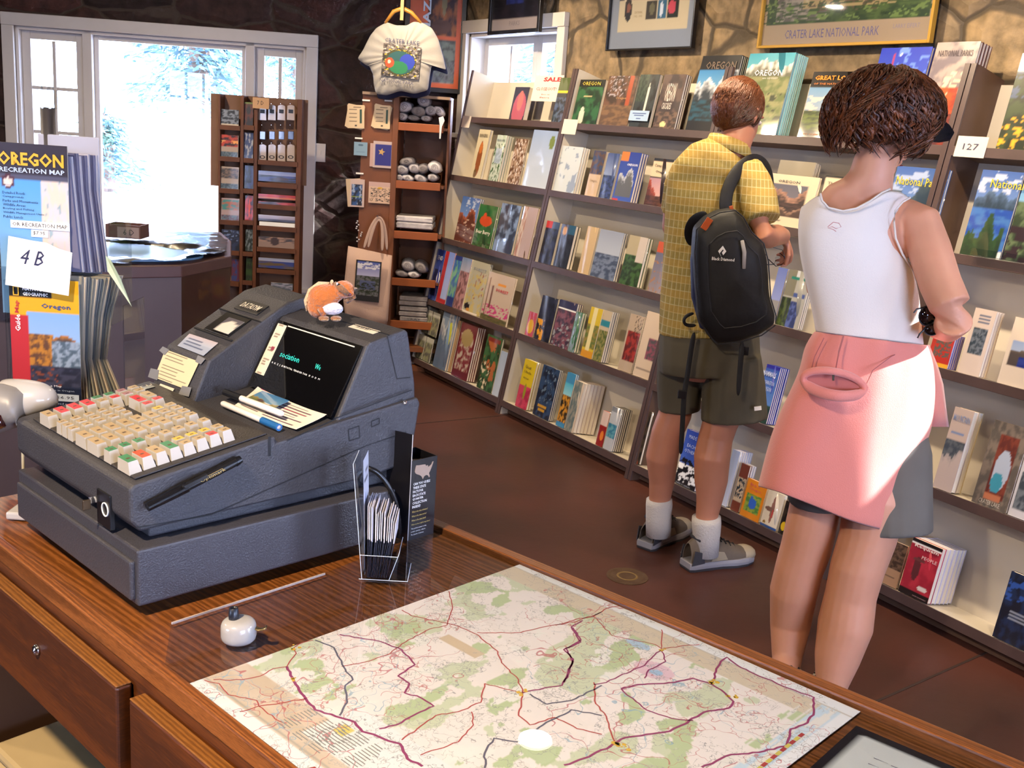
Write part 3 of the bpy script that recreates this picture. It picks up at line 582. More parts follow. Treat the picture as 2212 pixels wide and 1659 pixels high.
for k in (6, 7):
    for j, v in enumerate((.138, .158, .178, .197)): key(U[k], v, KW, .0185, 'y' if (k == 6 and j == 3) else 'b')
for k in (0, 1, 2, 3, 4):
    for v in (.2155, .2335, .2515): key(U[k], v, KW * .93, .0168, 'b')
key(U[6], .256, KW, .038, 'r'); key(U[7], .262, KW, .034, 'b'); key(U[6], .2275, KW, .018, 'r'); key(U[7], .2345, KW, .018, 'r')
for k, c in enumerate('brrr'): key(U[k], .298, KW, .034, c)
for k, c in zip(range(4, 8), 'bmmb'): key(U[k], .290, KW, .018, 'r' if k == 5 else c); 
for k, c in zip(range(4, 8), 'ggmb'): key(U[k], .309, KW, .018, c)
g = G(); g.box((.085, .3235, 0), (.19, .3375, .0012), M=T(0, 0, z_(deck(0)) + .0032) @ Ry(-math.degrees(ang))); g.build('index_strip', BLACK, reg)
txt(reg, 'N O P Q R S T U', 0, 0, .10, .010, mat('cream_ink', 'd8cfb4', .6), M=T(.088, .326, z_(deck(.088)) + .0056) @ Ry(-math.degrees(ang)) @ Rx(-90), name='strip_lettering')
# printer tower
tw = G().prism([(.205, z_(1.06)), (.208, z_(1.085)), (.236, z_(1.150)), (.372, z_(1.229)), (.412, z_(1.237)), (.440, z_(1.222)), (.452, z_(1.11)), (.44, z_(1.06))], VT, VL + .004, 'y').build('printer_tower', CASE, reg, bevel=.003)
def facet(p, q_, v0=VL, dy=.0007):       # frame on a sloping facet: X across (from left v to right), Z up the slope, front towards the operator
    p = V((p[0], 0, z_(p[1]))); q_ = V((q_[0], 0, z_(q_[1]))); zz = (q_ - p).normalized(); xx = V((0, -1, 0)); yy = zz.cross(xx)
    m = Matrix((xx, yy, zz)).transposed().to_4x4(); m.translation = V((p.x, v0, p.z)) - yy * dy; return m
F1 = facet((.208, 1.085), (.236, 1.150)); F2 = facet((.236, 1.150), (.372, 1.229))
def on_facet(FM, px, py):
    W_ = RG @ FM; n = W_.to_3x3() @ V((0, 1, 0)); q = W_.inverted() @ pp(px, py, W_.translation, n); return q.x, q.z
def card_on(FM, tl, br, name, ops, m=MATTE, nx=24, ny=24, rot=0, par=None):
    a, b = on_facet(FM, *tl); c, d = on_facet(FM, *br); w, h = abs(c - a), abs(b - d)
    return print_on(par or reg, name, FM @ T(min(a, c), -.0006, min(b, d)) @ Matrix.Rotation(math.radians(rot), 4, 'Y'), w, h, nx, ny, ops, m, .0003), w, h
def quad_on(FM, cor, name, ops, m=MATTE, nx=24, ny=24, lift=.001):
    P = [on_facet(FM, *c) for c in cor]; g = G(); fn = picture(ops); vs = []; cs = []
    for j in range(ny + 1):
        for i in range(nx + 1):
            u, v = i / nx, j / ny; x, z = [(1 - v) * ((1 - u) * P[0][k] + u * P[1][k]) + v * ((1 - u) * P[3][k] + u * P[2][k]) for k in (0, 1)]
            vs.append((x, -lift, z)); cs.append(lin(fn(u, v)))
    g.add(vs, [(a, a + 1, a + nx + 2, a + nx + 1) for j in range(ny) for i in range(nx) for a in [j * (nx + 1) + i]])
    g.c = cs; return g.build(name, m, reg, M=FM, fix=False, mods=(('SOLIDIFY', dict(thickness=.0003, offset=1)),))
lines = lambda n, c, u0=.08, u1=.92, sd=1: [('r', u0, (k + .4) / n, u0 + (u1 - u0) * random.Random(sd + k).uniform(.5, 1), (k + .62) / n, c) for k in range(n)]
quad_on(F1, ((335, 816), (404, 842), (432, 782), (359, 755)), 'taped_note', [('f', 'cfbf98')] + lines(9, '5c5244'), MATTE, 30, 40, .0012)
for c4 in (((346, 758), (358, 768), (368, 756), (354, 749)), ((424, 782), (436, 788), (446, 776), (430, 768)), ((322, 815), (342, 822), (346, 800), (328, 796)), ((388, 852), (410, 858), (416, 838), (396, 834))): quad_on(F1, c4, 'tape', [('f', '77777a')], SATIN, 1, 1, .0018)
quad_on(F1, ((340, 842), (370, 853), (378, 840), (348, 829)), 'barcode_sticker', [('f', 'dcd6c6')] + [('r', .12 + k * .052, .2, .12 + k * .052 + .02 + .015 * (k % 3 == 0), .65, '1a1a1a') for k in range(15)], MATTE, 60, 6)
quad_on(F2, ((384, 748), (440, 770), (472, 742), (410, 722)), 'blue_sticker', [('f', '9aa2b4'), ('g', 0, .55, 1, 1, 'b8aab0', 'a8b0c0')] + lines(5, '3a4668', .1, .9, 5), SATIN, 24, 14)
# receipt window
a, b = on_facet(F2, 440, 712); c, d = on_facet(F2, 545, 688)
G().box((.028, -.0012, .052), (.100, .0004, .1), M=F2).build('window_recess', mat('recess_black', '0a0a0c', .3, coat=.6), reg, bevel=.001)
print_on(reg, 'receipt_roll', F2 @ T(.05, -.002, .057), .045, .033, 8, 8, [('f', '4a4650'), ('e', .55, .2, .5, .6, 'cfc8bc')], SATIN, .0004)
G().box((.006, -.002, .047), (.118, 0, .050), M=F2).build('paper_slot', LINE, reg); G().box((.002, -.0015, .101), (.124, .001, .1025), M=F2).build('lid_seam', LINE, reg)
G().box((.030, -.001, .112), (.098, .001, .138), M=F2).build('name_plate', BLACK, reg, bevel=.0008); txt(reg, 'DATASYM', .038, .119, .052, .012, mat('cream_ink2', 'd8d0bc', .5), y=-.0018, M=F2, name='maker_lettering', bold=.01, shear=.25)
# display hood
HV0, HV1 = VR + .006, VT
G().prism([(.303, z_(1.09)), (.356, z_(1.204)), (.362, z_(1.209)), (.424, z_(1.222)), (.430, z_(1.218)), (.448, z_(1.138)), (.452, z_(1.09))], HV0, HV1, 'y').build('display_hood', CASE, reg, bevel=.003)
F3 = facet((.300, 1.101), (.356, 1.205), HV1, .0012); SL = math.hypot(.056, .104); SW = HV1 - HV0
G().box((.006, -.001, .004), (SW - .007, .0012, SL - .003), M=F3).build('screen', mat('screen_glass', '08080a', .08, coat=1), reg)
G().box((.034, -.0016, SL - .0085), (SW - .022, -.001, SL - .0068), M=F3).build('screen_rule', mat('white_rule', 'e6dcc8', .5), reg)
CY_ = mat('phosphor_cyan', '1fb9a6', .5, emit=.9); txt(reg, 'sociation', .047, .062, .050, .0085, CY_, y=-.0016, M=F3, name='screen_text'); txt(reg, 'We', .138, .062, .014, .008, CY_, y=-.0016, M=F3, name='screen_text')
txt(reg, 'R  K  Z  J  SUBTOTAL TENDER TAX  X  O  D  M', .036, .0475, .125, .0036, WHITE, y=-.0016, M=F3, name='screen_legend')
print_on(reg, 'taped_code_strip', F3 @ T(.008, -.0022, .026), .024, SL - .034, 14, 40, [('f', 'dccfb6')] + lines(22, '7a6252', .15, .85, 9) + [('r', .45, .48, .8, .55, '8a3040')], MATTE, .0004)
g = G(); g.box((.398, VR + .05, z_(1.2165)), (.412, VR + .105, z_(1.2195)))
print_on(reg, 'top_label', T(.385, HV0 + .085, z_(1.2145)) @ Rz(-90) @ Rx(-78), .060, .014, 40, 4, [('f', 'dcd2c0')] + [('r', .2 + k * .035, .3, .2 + k * .035 + .018, .75, '333333') for k in range(15)], MATTE, .0004)
g = G(); a = rv(836, 722, HV0); 
for p_, q_ in (((836, 725), (857, 818)), ((857, 818), (886, 815))):
    a = rv(*p_, HV0); b = rv(*q_, HV0); t = (b - a).normalized(); n = V((-t.z, 0, t.x)) * .0008
    g.add([(a.x - n.x, HV0 - .0004, a.z - n.z), (b.x - n.x, HV0 - .0004, b.z - n.z), (b.x + n.x, HV0 - .0004, b.z + n.z), (a.x + n.x, HV0 - .0004, a.z + n.z)], [(0, 1, 2, 3)])
g.build('hood_seams', LINE, reg, fix=False)
G().box((.395, HV0, z_(1.2158)), (.3965, HV1, z_(1.2172))).build('hood_top_seam', LINE, reg)
# key switch plate on the front
q = ru(228, 1100, -.001); kp = G().box((-.0025, q.y - .016, q.z - .024), (.004, q.y + .022, q.z + .022)).build('switch_plate', BLACK, reg, bevel=.001)
g = G().lathe([(.0078, 0), (.0092, 0), (.0092, .0012), (.0078, .0012), (.0078, 0)], 28, M=T(-.0026, q.y - .003, q.z + .001) @ Ry(-90)); g.build('key_ring_mark', WHITE, reg)
G().box((-.016, q.y + .013, q.z + .006), (-.002, q.y + .0145, q.z + .015)).build('switch_key', METAL, kp, bevel=.0005); G().box((-.024, q.y + .012, q.z - .001), (-.014, q.y + .0155, q.z + .012), M=None).build('switch_key', mat('key_grip', '6a5a48', .3, metal=.8), kp, bevel=.001)
G().box((.395, .03, Z0 + .012), (.43, .09, Z0 + .035)).build('rear_connector', BLACK, reg)
cb = [rv(798, 1012, VR - .004), rv(815, 1018, VR - .01), rv(838, 1045, VR - .02), rv(858, 1085, VR - .024), rv(866, 1135, VR - .022)]; cb[-1].z = .012
G().tube([(cb[0].x - .004, VR + .006, cb[0].z)] + cb, .0042, 10).build('power_cable', BLACK, reg, smooth=True, mods=(('SUBSURF', dict(levels=1, render_levels=2)),))
# marker clipped on the side
a = RG @ rv(318, 1096, VR - .008); b = RG @ rv(514, 995, VR - .008); mk = root('black_marker', frame(a, (b - a), Rv), 'black marker pen with gold lettering clipped to the register side', 'marker pen'); Lm = (b - a).length
G().tube([(Lm * .42, 0, 0), (Lm, 0, 0)], [.0058, .0058], 16).build('barrel', BLACK, mk, smooth=False); G().tube([(Lm * .97, 0, 0), (Lm + .004, 0, 0)], [.0064, .005], 16).build('end_plug', BLACK, mk)
G().tube([(0, 0, 0), (Lm * .30, 0, 0), (Lm * .42, 0, 0)], [.0056, .0068, .0070], 16).build('cap', mat('cap_black', '0c0c10', .25, coat=.5), mk)
G().box((Lm * .36, -.012, .004), (Lm * .62, -.006, .009)).build('clip', BLACK, mk, bevel=.001)
txt(mk, 'Optimark', Lm * .55, -.0025, Lm * .28, .0055, mat('gold_ink', 'c8a860', .3, metal=.6), y=-.0062, name='lettering'); G().box((Lm * .45, -.0062, .0032), (Lm * .8, -.0058, .0036)).build('gold_line', MATS['gold_ink'], mk)
# papers and pens on the ledge: the ledge is the sloping trough between keyboard and screen
tn = V((.097, 0, .0135)).normalized()
TF = RG @ facet((.206, 1.0882), (.303, 1.1012), VT, .0014); TN = TF.to_3x3() @ V((0, 1, 0))
def tl_(px, py): q = TF.inverted() @ pp(px, py, TF.translation, TN); return q.x, q.z
def sheet_on(name, corners, ops, label, cat, m, th, lift, nx, ny, curl=0):
    P = [tl_(*c) for c in corners]; g = G(); fn = picture(ops); vs = []; cs = []   # corners: bl, br, tr, tl
    for j in range(ny + 1):
        for i in range(nx + 1):
            u, v = i / nx, j / ny; x = (1 - v) * ((1 - u) * P[0][0] + u * P[1][0]) + v * ((1 - u) * P[3][0] + u * P[2][0]); z = (1 - v) * ((1 - u) * P[0][1] + u * P[1][1]) + v * ((1 - u) * P[3][1] + u * P[2][1])
            vs.append((x, -lift - curl * (abs(u - .5) * 2) ** 3 * .5 - curl * v ** 4, z)); cs.append(lin(fn(u, v)))
    k = len(g.v); g.add(vs, [(a, a + 1, a + nx + 2, a + nx + 1) for j in range(ny) for i in range(nx) for a in [j * (nx + 1) + i]])
    for i, c in enumerate(cs): g.c[k + i] = c
    r = root(name, TF, label, cat); g.build('sheet', m, r, fix=False, mods=(('SOLIDIFY', dict(thickness=th, offset=1)),)); return r
txl = [('f', 'eadfd2')] + [('r', .42, .10 + k * .095, .42 + .5 * random.Random(k).uniform(.6, 1), .10 + k * .095 + .03, ('5a3a50', '8a2a48')[k == 5]) for k in range(8)] + [('r', .05, .9, .2, .97, 'b82a68'), ('r', .05, .12, .33, .14, '6a5a60')]
sheet_on('note_sheet', ((507, 880), (640, 932), (716, 899), (562, 840)), txl, 'curled white sheet of printed notes lying on the register ledge', 'paper sheet', MATTE, .0003, .001, 50, 50, .004)
sheet_on('postcard', ((526, 876), (576, 901), (627, 878), (568, 856)), [('g', 0, .4, 1, 1, '3f7fb8', '6aa0c8'), ('m', 0, 0, 1, 1, .42, .3, '6a7a3a', 'b89a50', 4), ('n', 0, 0, 1, .25, '8a6a3a', '5a5a30', 6, 0, 2), ('e', .4, .4, .12, .08, '5a3a30')], 'postcard with blue sky and tawny meadow lying on the note sheet', 'postcard', GLOSS, .0004, .0085, 30, 24)
def pen(a, b, lab, capc, bodyc, capend, z):
    p = TF @ V((*[tl_(*a)[0]], -z, tl_(*a)[1])); q = TF @ V((tl_(*b)[0], -z, tl_(*b)[1])); r = root('ballpoint_pen', frame(p, q - p, V((0, 0, 1)).cross(q - p)), lab, 'pen', 'pens on the register ledge'); L_ = (q - p).length
    k0, k1 = (0, .3) if capend == 0 else (.72, 1)
    G().tube([(0, 0, 0), (.004, 0, 0), (L_ - .004, 0, 0), (L_, 0, 0)], [.003, .0045, .0045, .003], 14).build('barrel', bodyc, r, smooth=True)
    G().tube([(L_ * k0, 0, 0), (L_ * k1, 0, 0)], [.0052, .0052], 14).build('cap', capc, r); G().box((L_ * (k0 + .02), .0045, -.001), (L_ * (k1 - .03), .0062, .001)).build('clip', capc, r)
WP = mat('pen_white', 'e4dcd4', .35); pen((488, 864), (612, 912), 'white pen with a black cap, the upper of the two pens', BLACK, WP, 0, .0125); pen((481, 880), (604, 933), 'white pen with a blue cap, the lower of the two pens', mat('cap_blue', '1f5f9c', .35), WP, 1, .0065)
# ================================================================== small things on the counter
LM = lambda n, c, **k: mat(n, c, **k)
# ceramic pot with a black knob
c = pz(522, 1392, CH2); pt = root('ink_pot', T(c.x, c.y + .012, CH2), 'small round white ceramic pot with black knob and brass clip on the counter', 'pot')
CER = mat('white_ceramic', 'a3a09e', .18, coat=.6, var=.06, vs=60)
G().lathe([(0, 0), (.015, 0), (.0188, .0012), (.0204, .004), (.0209, .008), (.0209, .016), (.0204, .0205), (.0188, .0238), (.0155, .0262), (.010, .0272), (0, .0275)], 36).build('body', CER, pt, smooth=True)
kx = -RT * .006 + FW * 0.0; G().lathe([(0, .025), (.0058, .026), (.0062, .031), (.0052, .041), (.0042, .0415), (.0040, .040), (0, .0395)], 18, M=T(kx.x, kx.y, 0)).build('knob', mat('knob_black', '1a1e2a', .35), pt, smooth=True)
a = RT * .018; b = RT * .031 - FW * .002; G().tube([a + V((0, 0, .018)), (a + b) / 2 + V((0, 0, .016)), b + V((0, 0, .018)), b + RT * .002 + V((0, 0, .0205))], [(.0014, .0042)] * 4, 10).build('clip', mat('dull_brass', '8a7a58', .3, metal=.9), pt, smooth=True)
# acrylic brochure holder
h0 = pz(775, 1252, CH2); h1 = pz(880, 1258, CH2); hx = (h1 - h0); HD = hx.length; hx.normalize(); hy = V((-hx.y, hx.x, 0))
HM = frame(h0, hx, hy); HI = HM.inverted(); bh = root('brochure_holder', HM, 'clear acrylic brochure holder standing by the glass edge right of the register', 'brochure holder')
def hv(px, py, y): return HI @ pp(px, py, HM @ V((0, y, 0)), hy)
HWD = .062; t1 = hv(763, 1003, 0)
G().box((0, 0, 0), (HD, HWD, .0018)).build('foot_plate', ACRYL, bh); lean = (t1.x - .004) / t1.z
def slab(x0, x1, z0, z1, th, y0, y1): return G().prism([(x0, z0), (x0 + th, z0), (x1 + th, z1), (x1, z1)], y0, y1, 'y')
bk = slab(.004, t1.x, .001, t1.z, .002, 0, HWD).build('back_plate', ACRYL, bh); slab(HD * .62, HD * .80, .002, .040, .0018, 0, HWD).build('front_lip', ACRYL, bh)
G().prism([(.006, .002), (HD * .62, .002), (HD * .78, .036), (.002, .036)], -.0012, 0, 'y').build('side_wall', ACRYL, bh); G().prism([(.006, .002), (HD * .62, .002), (HD * .78, .036), (.002, .036)], HWD, HWD + .0012, 'y').build('side_wall', ACRYL, bh)
EDG = mat('acrylic_edge', 'cdd6e0', .2); g = G()
for p_, q_ in (((0, 0, .001), (HD, 0, .001)), ((HD, 0, .001), (HD, HWD, .001)), ((.0, -.0005, .036), (HD * .78, -.0005, .036)), ((HD * .62, 0, .002), (HD * .8, 0, .040)), ((HD * .8, 0, .040), (HD * .8, HWD, .040)), ((.004, 0, .001), (t1.x, 0, t1.z)), ((t1.x, 0, t1.z), (t1.x, HWD, t1.z))): g.tube([p_, q_], .0005, 5)
g.build('polished_edges', EDG, bh)
lf = root('sign_card', HM, 'tall printed sign card slotted behind the brochures in the acrylic holder', 'card')
SX = V((0, -1, 0)); pm = Matrix(((0, lean, 0, .0075), (-1, 0, 0, HWD - .002), (0, 1, 0, .003), (0, 0, 0, 1)))
g = G(); fn = picture([('f', 'd6d8e2'), ('m', .2, .35, .8, .7, .6, .5, '3c4a78', '8090b8', 3), ('r', .2, .78, .8, .81, '30343c'), ('r', .2, .86, .6, .88, '30343c'), ('r', .15, .22, .8, .24, '50545c')])
wv = t1.z - .004
g.grid(HWD - .004, wv, 20, 40, fn); MQ = Matrix(((0, -1, lean, .0075), (-1, 0, 0, HWD - .002), (0, 0, 1, .003), (0, 0, 0, 1)))
g.build('sheet', SATIN, lf, M=MQ, fix=False)
BRO = mat('brochure_white', 'c9c6cf', .5); BRD = mat('brochure_dark', '23283a', .4)
rn = random.Random(11)
for k in range(17):
    x = .0095 + k * (HD * .62 - .013) / 17; lx = .010 * (k / 17) + rn.uniform(-.001, .001) ; hh = .105 - .0012 * k + rn.uniform(-.004, .004)
    r = root('brochure', HM, 'slim dark brochure with a pale top filed on edge in the acrylic holder', 'brochure', 'brochures in the acrylic holder')
    o = [(x + .0004, .003), (x + .0014, .003), (x + lx + .0012, .06), (x + lx + .001 + .003 * (k / 17 - .5), hh), (x + lx + .003 * (k / 17 - .5), hh), (x + lx, .06)]
    yy = .001 + rn.uniform(0, .003); zs = .058 + rn.uniform(-.004, .004)
    G().prism([o[0], o[1], (x + lx + .0012, zs), (x + lx, zs)], yy, HWD - .003, 'y').build('body', BRD, r)
    G().prism([(x + lx, zs), (x + lx + .0012, zs), o[3], o[4]], yy, HWD - .003, 'y').build('pale_top', BRO, r)
# black boxes of quarter collection cards
q0 = RI @ pz(882, 1168, CH2); q1 = RI @ pz(937, 1153, CH2); qt = rv(944, 985, q1.y)
BM = RG @ T(q0.x, q0.y, CH2 - CH); BWd = q1.x - q0.x; BH = qt.z - (CH2 - CH); BKM = mat('card_black', '121116', .3, coat=.3)
bx = root('display_box', BM @ Rz(0), 'black open topped display box with a pale country map on its front', 'box')
G().box((0, 0, 0), (BWd, .0015, BH)).box((0, .05, 0), (BWd, .0515, BH)).box((0, .0015, 0), (.0015, .05, BH)).box((BWd - .0015, .0015, 0), (BWd, .05, BH)).box((.0015, .0015, 0), (BWd - .0015, .05, .0015)).build('carton', BKM, bx)
us = [(.02, .80), (.0, .62), (.04, .50), (.12, .42), (.22, .36), (.30, .30), (.38, .22), (.46, .02), (.52, .18), (.62, .24), (.72, .20), (.80, .04), (.84, .10), (.78, .32), (.84, .44), (.90, .62), (.98, .88), (1.0, 1.0), (.94, .98), (.90, .84), (.80, .76), (.74, .70), (.70, .84), (.60, .82), (.56, .92), (.40, .94), (.22, .95), (.06, .98)]
G().prism([(BWd * (.12 + .72 * x), BH * (.74 + .20 * y)) for x, y in us], -.0006, 0, 'y').build('country_map', mat('map_tan', '9a8474', .5), bx, fix=True)
for k, s in enumerate(('CAN YOU GUESS', 'THESE STATE', 'FACTS FOR', 'EACH STATE', 'QUARTER', 'COLLECTION', 'INSIDE?')): txt(bx, s, BWd * .08, BH * (.69 - k * .048), BWd * (.66, .50, .40, .50, .42, .56, .32)[k], BH * .032, WHITE, y=-.0008, bold=.01)
for k, s in enumerate(('What is the state nickname?', 'What is the state motto?', 'What is the state bird?', 'What are the neighboring states?')): txt(bx, s, BWd * .08, BH * (.345 - k * .055), BWd * (.62, .58, .56, .74)[k], BH * .022, mat('yellow_ink', 'c8b060', .5), y=-.0008)
for k, s in enumerate(('The perfect answer to the', 'puzzle queries, only in', 'The Quarter Collection')): txt(bx, s, BWd * .08, BH * (.13 - k * .038), BWd * (.60, .56, .50)[k], BH * .02, WHITE, y=-.0008)
for k in range(4):
    r = root('quarter_folder', BM, 'black folder standing inside the black display box', 'folder', 'folders inside the display box'); G().box((.004, .008 + .010 * k, .003), (BWd - .004, .013 + .010 * k, BH - .006 - .003 * k)).build('cover', BKM, r); G().box((.005, .0095 + .010 * k, .003), (BWd - .005, .0115 + .010 * k, BH - .0055 - .003 * k)).build('pages', PAPER, r)
# tall black booklet left of the box
w0 = rv(886, 999, q0.y); wt = rv(901, 922, q0.y + .03)
bl = root('black_booklet', BM, 'tall black booklet with white page edge rising behind the display box', 'booklet')
hz_ = wt.z - (CH2 - CH)
G().prism([(-.001, .0), (-.016, .055), (-.0145, .056), (.0006, .001)], 0, hz_, 'z').build('pages', PAPER, bl, M=Matrix(((1, 0, 0, 0), (0, 1, 0, 0), (0, 0, 1, 0), (0, 0, 0, 1))))
G().prism([(-.0022, 0), (-.0172, .055), (-.0162, .0555), (-.0012, .0005)], 0, hz_ + .001, 'z').build('cover', BKM, bl)
sm = frame((-.0024, .001, 0), (0.26, -.965, 0), (-.965, -.26, 0)); txt(bl, 'AL', -.046, hz_ * .93, .014, .007, WHITE, M=frame((-.0185, .055, 0), (.26, -.965, 0), (.965, .26, 0)) @ T(.05, 0, 0)); 
# barcode scanner on its stand
b0_ = pz(36, 1118, CH); SB = frame((b0_.x, b0_.y + .01, CH), RT, FW)
sn = root('barcode_scanner', SB, 'white hooded barcode scanner on a thin stand at the end of the counter', 'scanner')
SWH = mat('scanner_white', 'b4b0ae', .25, coat=.5); SGR = mat('scanner_grey', '7c7876', .4)
Dn = FW.dot(SB.translation); 
def sp_(px, py, dd=0): return SB.inverted() @ fp(px, py, Dn + dd)
G().box((-.006, -.02, 0), (.05, .03, .012)).build('base', SWH, sn, bevel=.003)
n1_ = sp_(46, 1090); n2_ = sp_(44, 940); G().tube([(n1_.x + .004, 0, .01), (n2_.x + .003, .0, n2_.z), (sp_(30, 890).x, .02, sp_(30, 890).z)], .0022, 8).build('stem', mat('stand_cream', 'b8ac90', .4), sn)
rings = []; 
for i, (px, ct, cbm) in enumerate(((118, 873, 877), (112, 850, 886), (95, 836, 897), (75, 828, 905), (45, 823, 915), (15, 821, 925), (-20, 822, 935))):
    a = sp_(px, ct); b = sp_(px, cbm); cz = (a.z + b.z) / 2; rz_ = (a.z - b.z) / 2; ry_ = min(.034, rz_ * 1.1)
    rings.append([(a.x - .004 * math.sin(t) * 0, ry_ * math.cos(t) + .01, cz + rz_ * math.sin(t)) for t in [2 * math.pi * j / 20 for j in range(20)]])
G().loft(rings).build('hood', SWH, sn, smooth=True, mods=(('SUBSURF', dict(levels=1, render_levels=2)),))
band = []
for (px, ct, cbm, s_) in ((66, 900, 905, .3), (62, 852, 905, 1.01), (42, 838, 915, 1.02), (12, 830, 925, 1.02), (-25, 828, 940, 1.02)):
    a = sp_(px, ct - 6); b = sp_(px, cbm + 2); cz = (a.z + b.z) / 2; rz_ = (a.z - b.z) / 2; band.append([(a.x, -.004 - .012 * 1 + .030 * math.cos(t), cz + rz_ * math.sin(t)) for t in [2 * math.pi * j / 20 for j in range(20)]])
G().loft(band).build('bezel', SGR, sn, smooth=True)
wd = []
for (px, ct, cbm) in ((40, 895, 905), (34, 870, 912), (12, 856, 920), (-25, 850, 930)):
    a = sp_(px, ct); b = sp_(px, cbm); cz = (a.z + b.z) / 2; rz_ = (a.z - b.z) / 2; wd.append([(a.x, -.022 + .029 * math.cos(t), cz + rz_ * math.sin(t)) for t in [2 * math.pi * j / 20 for j in range(20)]])
G().loft(wd).build('scan_window', mat('dark_red_glass', '2a0608', .08, coat=1), sn, smooth=True)
# plush chipmunk on the register hood
hood = RG @ V((.392, 0, z_(1.215))); pb = pz(712, 688, 1.222); CP = frame((pb.x, pb.y, 1.2165), RT, FW); ch = root('plush_chipmunk', CP, 'small orange plush chipmunk with white belly sitting on top of the register', 'plush toy')
CPI = CP.inverted(); Dc = FW.dot(pb)
def cp(px, py, dd=0): return CPI @ fp(px, py, Dc + dd)
FUR = mat('fur_orange', 'b8621c', .9, bump=1, bs=260, var=.18, vs=40, sheen=.6); FURW = mat('fur_white', 'cfc8d2', .9, bump=1, bs=260, sheen=.6); FURB = mat('fur_brown', '8a5a34', .9, bump=1, bs=260, var=.2, sheen=.4); FURC = mat('fur_cream', 'd8b890', .9, bump=1, bs=260, sheen=.4)
s_ = Dc / 2300 * 1.03
G().ell(cp(698, 646), (33 * s_, 30 * s_, 33 * s_), 20).ell(cp(688, 664), (24 * s_, 26 * s_, 24 * s_), 18).ell(cp(722, 632), (24 * s_, 22 * s_, 20 * s_), 18).build('body', FUR, ch, smooth=True, mods=(('REMESH', dict(mode='VOXEL', voxel_size=.0022)), ('SMOOTH', dict(iterations=8))))
hd = G().ell(cp(742, 625, -.004), (23 * s_, 20 * s_, 19 * s_), 20).ell(cp(757, 634, -.008), (9 * s_, 9 * s_, 8 * s_), 14).build('head', FUR, ch, smooth=True, mods=(('REMESH', dict(mode='VOXEL', voxel_size=.0018)), ('SMOOTH', dict(iterations=5))))
G().ell(cp(716, 666, -.010), (25 * s_, 18 * s_, 14 * s_), 18, M=None).build('belly', FURW, ch, smooth=True, M=None)
G().ell(cp(676, 624, 0), (5 * s_, 6 * s_, 5 * s_), 10).build('back_stripe_end', FURC, ch, smooth=True) if False else None
sp2 = [cp(663, 672, 0), cp(662, 650, 0), cp(672, 628, 0), cp(690, 614, 0), cp(712, 612, 0)]
G().tube(sp2, [.0015, .0042, .005, .0045, .002], 10, ref=FW.to_tuple() and (0, 1, 0)).build('back_stripe', FURC, ch, smooth=True)
G().tube([cp(724, 612, -.010), cp(736, 622, -.019), cp(752, 636, -.016)], [.003, .0055, .003], 8).build('cheek_stripe', FURB, hd, smooth=True)
G().ell(cp(755, 636, -.0135), (.0032, .003, .0026), 10).build('nose', mat('nose_mauve', '6a3c44', .6), hd, smooth=True)
G().ell(cp(732, 617, -.018), (.0030, .002, .0030), 12).build('eye', mat('eye_bead', '0a0808', .08, coat=1), hd, smooth=True); G().ell(cp(728, 613, -.0185), (.0016, .001, .0022), 8).build('eye_patch', FURW, hd, smooth=True)
G().ell(cp(717, 610, -.006), (.0028, .002, .0042), 10).build('ear', FURC, hd, smooth=True); G().ell(cp(748, 612, .012), (.0028, .002, .0042), 10).build('ear', FURC, hd, smooth=True)
G().tube([cp(697, 655, -.012), cp(693, 668, -.016), cp(700, 682, -.016)], [.007, .0065, .004], 12).build('arm', FUR, ch, smooth=True); G().tube([cp(748, 648, -.002), cp(764, 640, -.006), cp(768, 622, -.008)], [.006, .0045, .003], 12).build('arm', FURB, ch, smooth=True)
for (px, py, d_) in ((700, 688, -.018), (726, 688, -.016)):
    ft = G().ell(cp(px, py, d_), (.0085, .010, .0042), 12).build('foot', FURB, ch, smooth=True)
    for k in range(4): G().ell(cp(px - 4 + k * 4, py + 3, d_ - .009), (.0011, .002, .0011), 6).build('claw', FURC, ft, smooth=True)
# ================================================================== floor standing map rack left of the register
Dm = 1.78; c0_ = fp(72, 600, Dm); RA = frame((c0_.x, c0_.y, 0), RT, FW) @ Rz(0)
mr = root('map_rack', RA, 'revolving clear acrylic map rack with chrome pole left of the register', 'map rack'); RAI = RA.inverted()
def rk(px, py, d=0): return RAI @ fp(px, py, Dm + d)
pa = rk(105, 300, .13); pb_ = rk(102, 232, .13)
G().tube([(pa.x, .13, .02), (pa.x, .13, pb_.z)], .0125, 24).build('pole', mat('pole_steel', 'd4d4dc', .32, metal=1), mr, smooth=True)
G().tube([(pa.x, .13, pb_.z - .002), (pa.x, .13, pb_.z + .03)], .0165, 24, cap=False).build('clear_cup', ACRYL, mr)
g = G()
for k in range(5): a = k * 1.25; g.tube([(pa.x + .010 * math.cos(a), .13 + .010 * math.sin(a), pb_.z + .01), (pa.x + .013 * math.cos(a + .5), .13 + .013 * math.sin(a), pb_.z + .045)], .0012, 6)
g.build('clear_prongs', ACRYL, mr)
G().lathe([(0, 0), (.20, 0), (.19, .025), (.03, .04), (0, .04)], 40, M=T(pa.x, .13, 0)).build('base', mat('rack_base_black', '1c1a1a', .4), mr)
a = rk(82, 288, .12); b = rk(214, 292, .12); zb = rk(150, 900, .12).z
G().box((a.x, .118, .62), (b.x, .121, a.z)).build('back_board', mat('board_grey_white', 'a8a6b0', .5, var=.03), mr, bevel=.002)
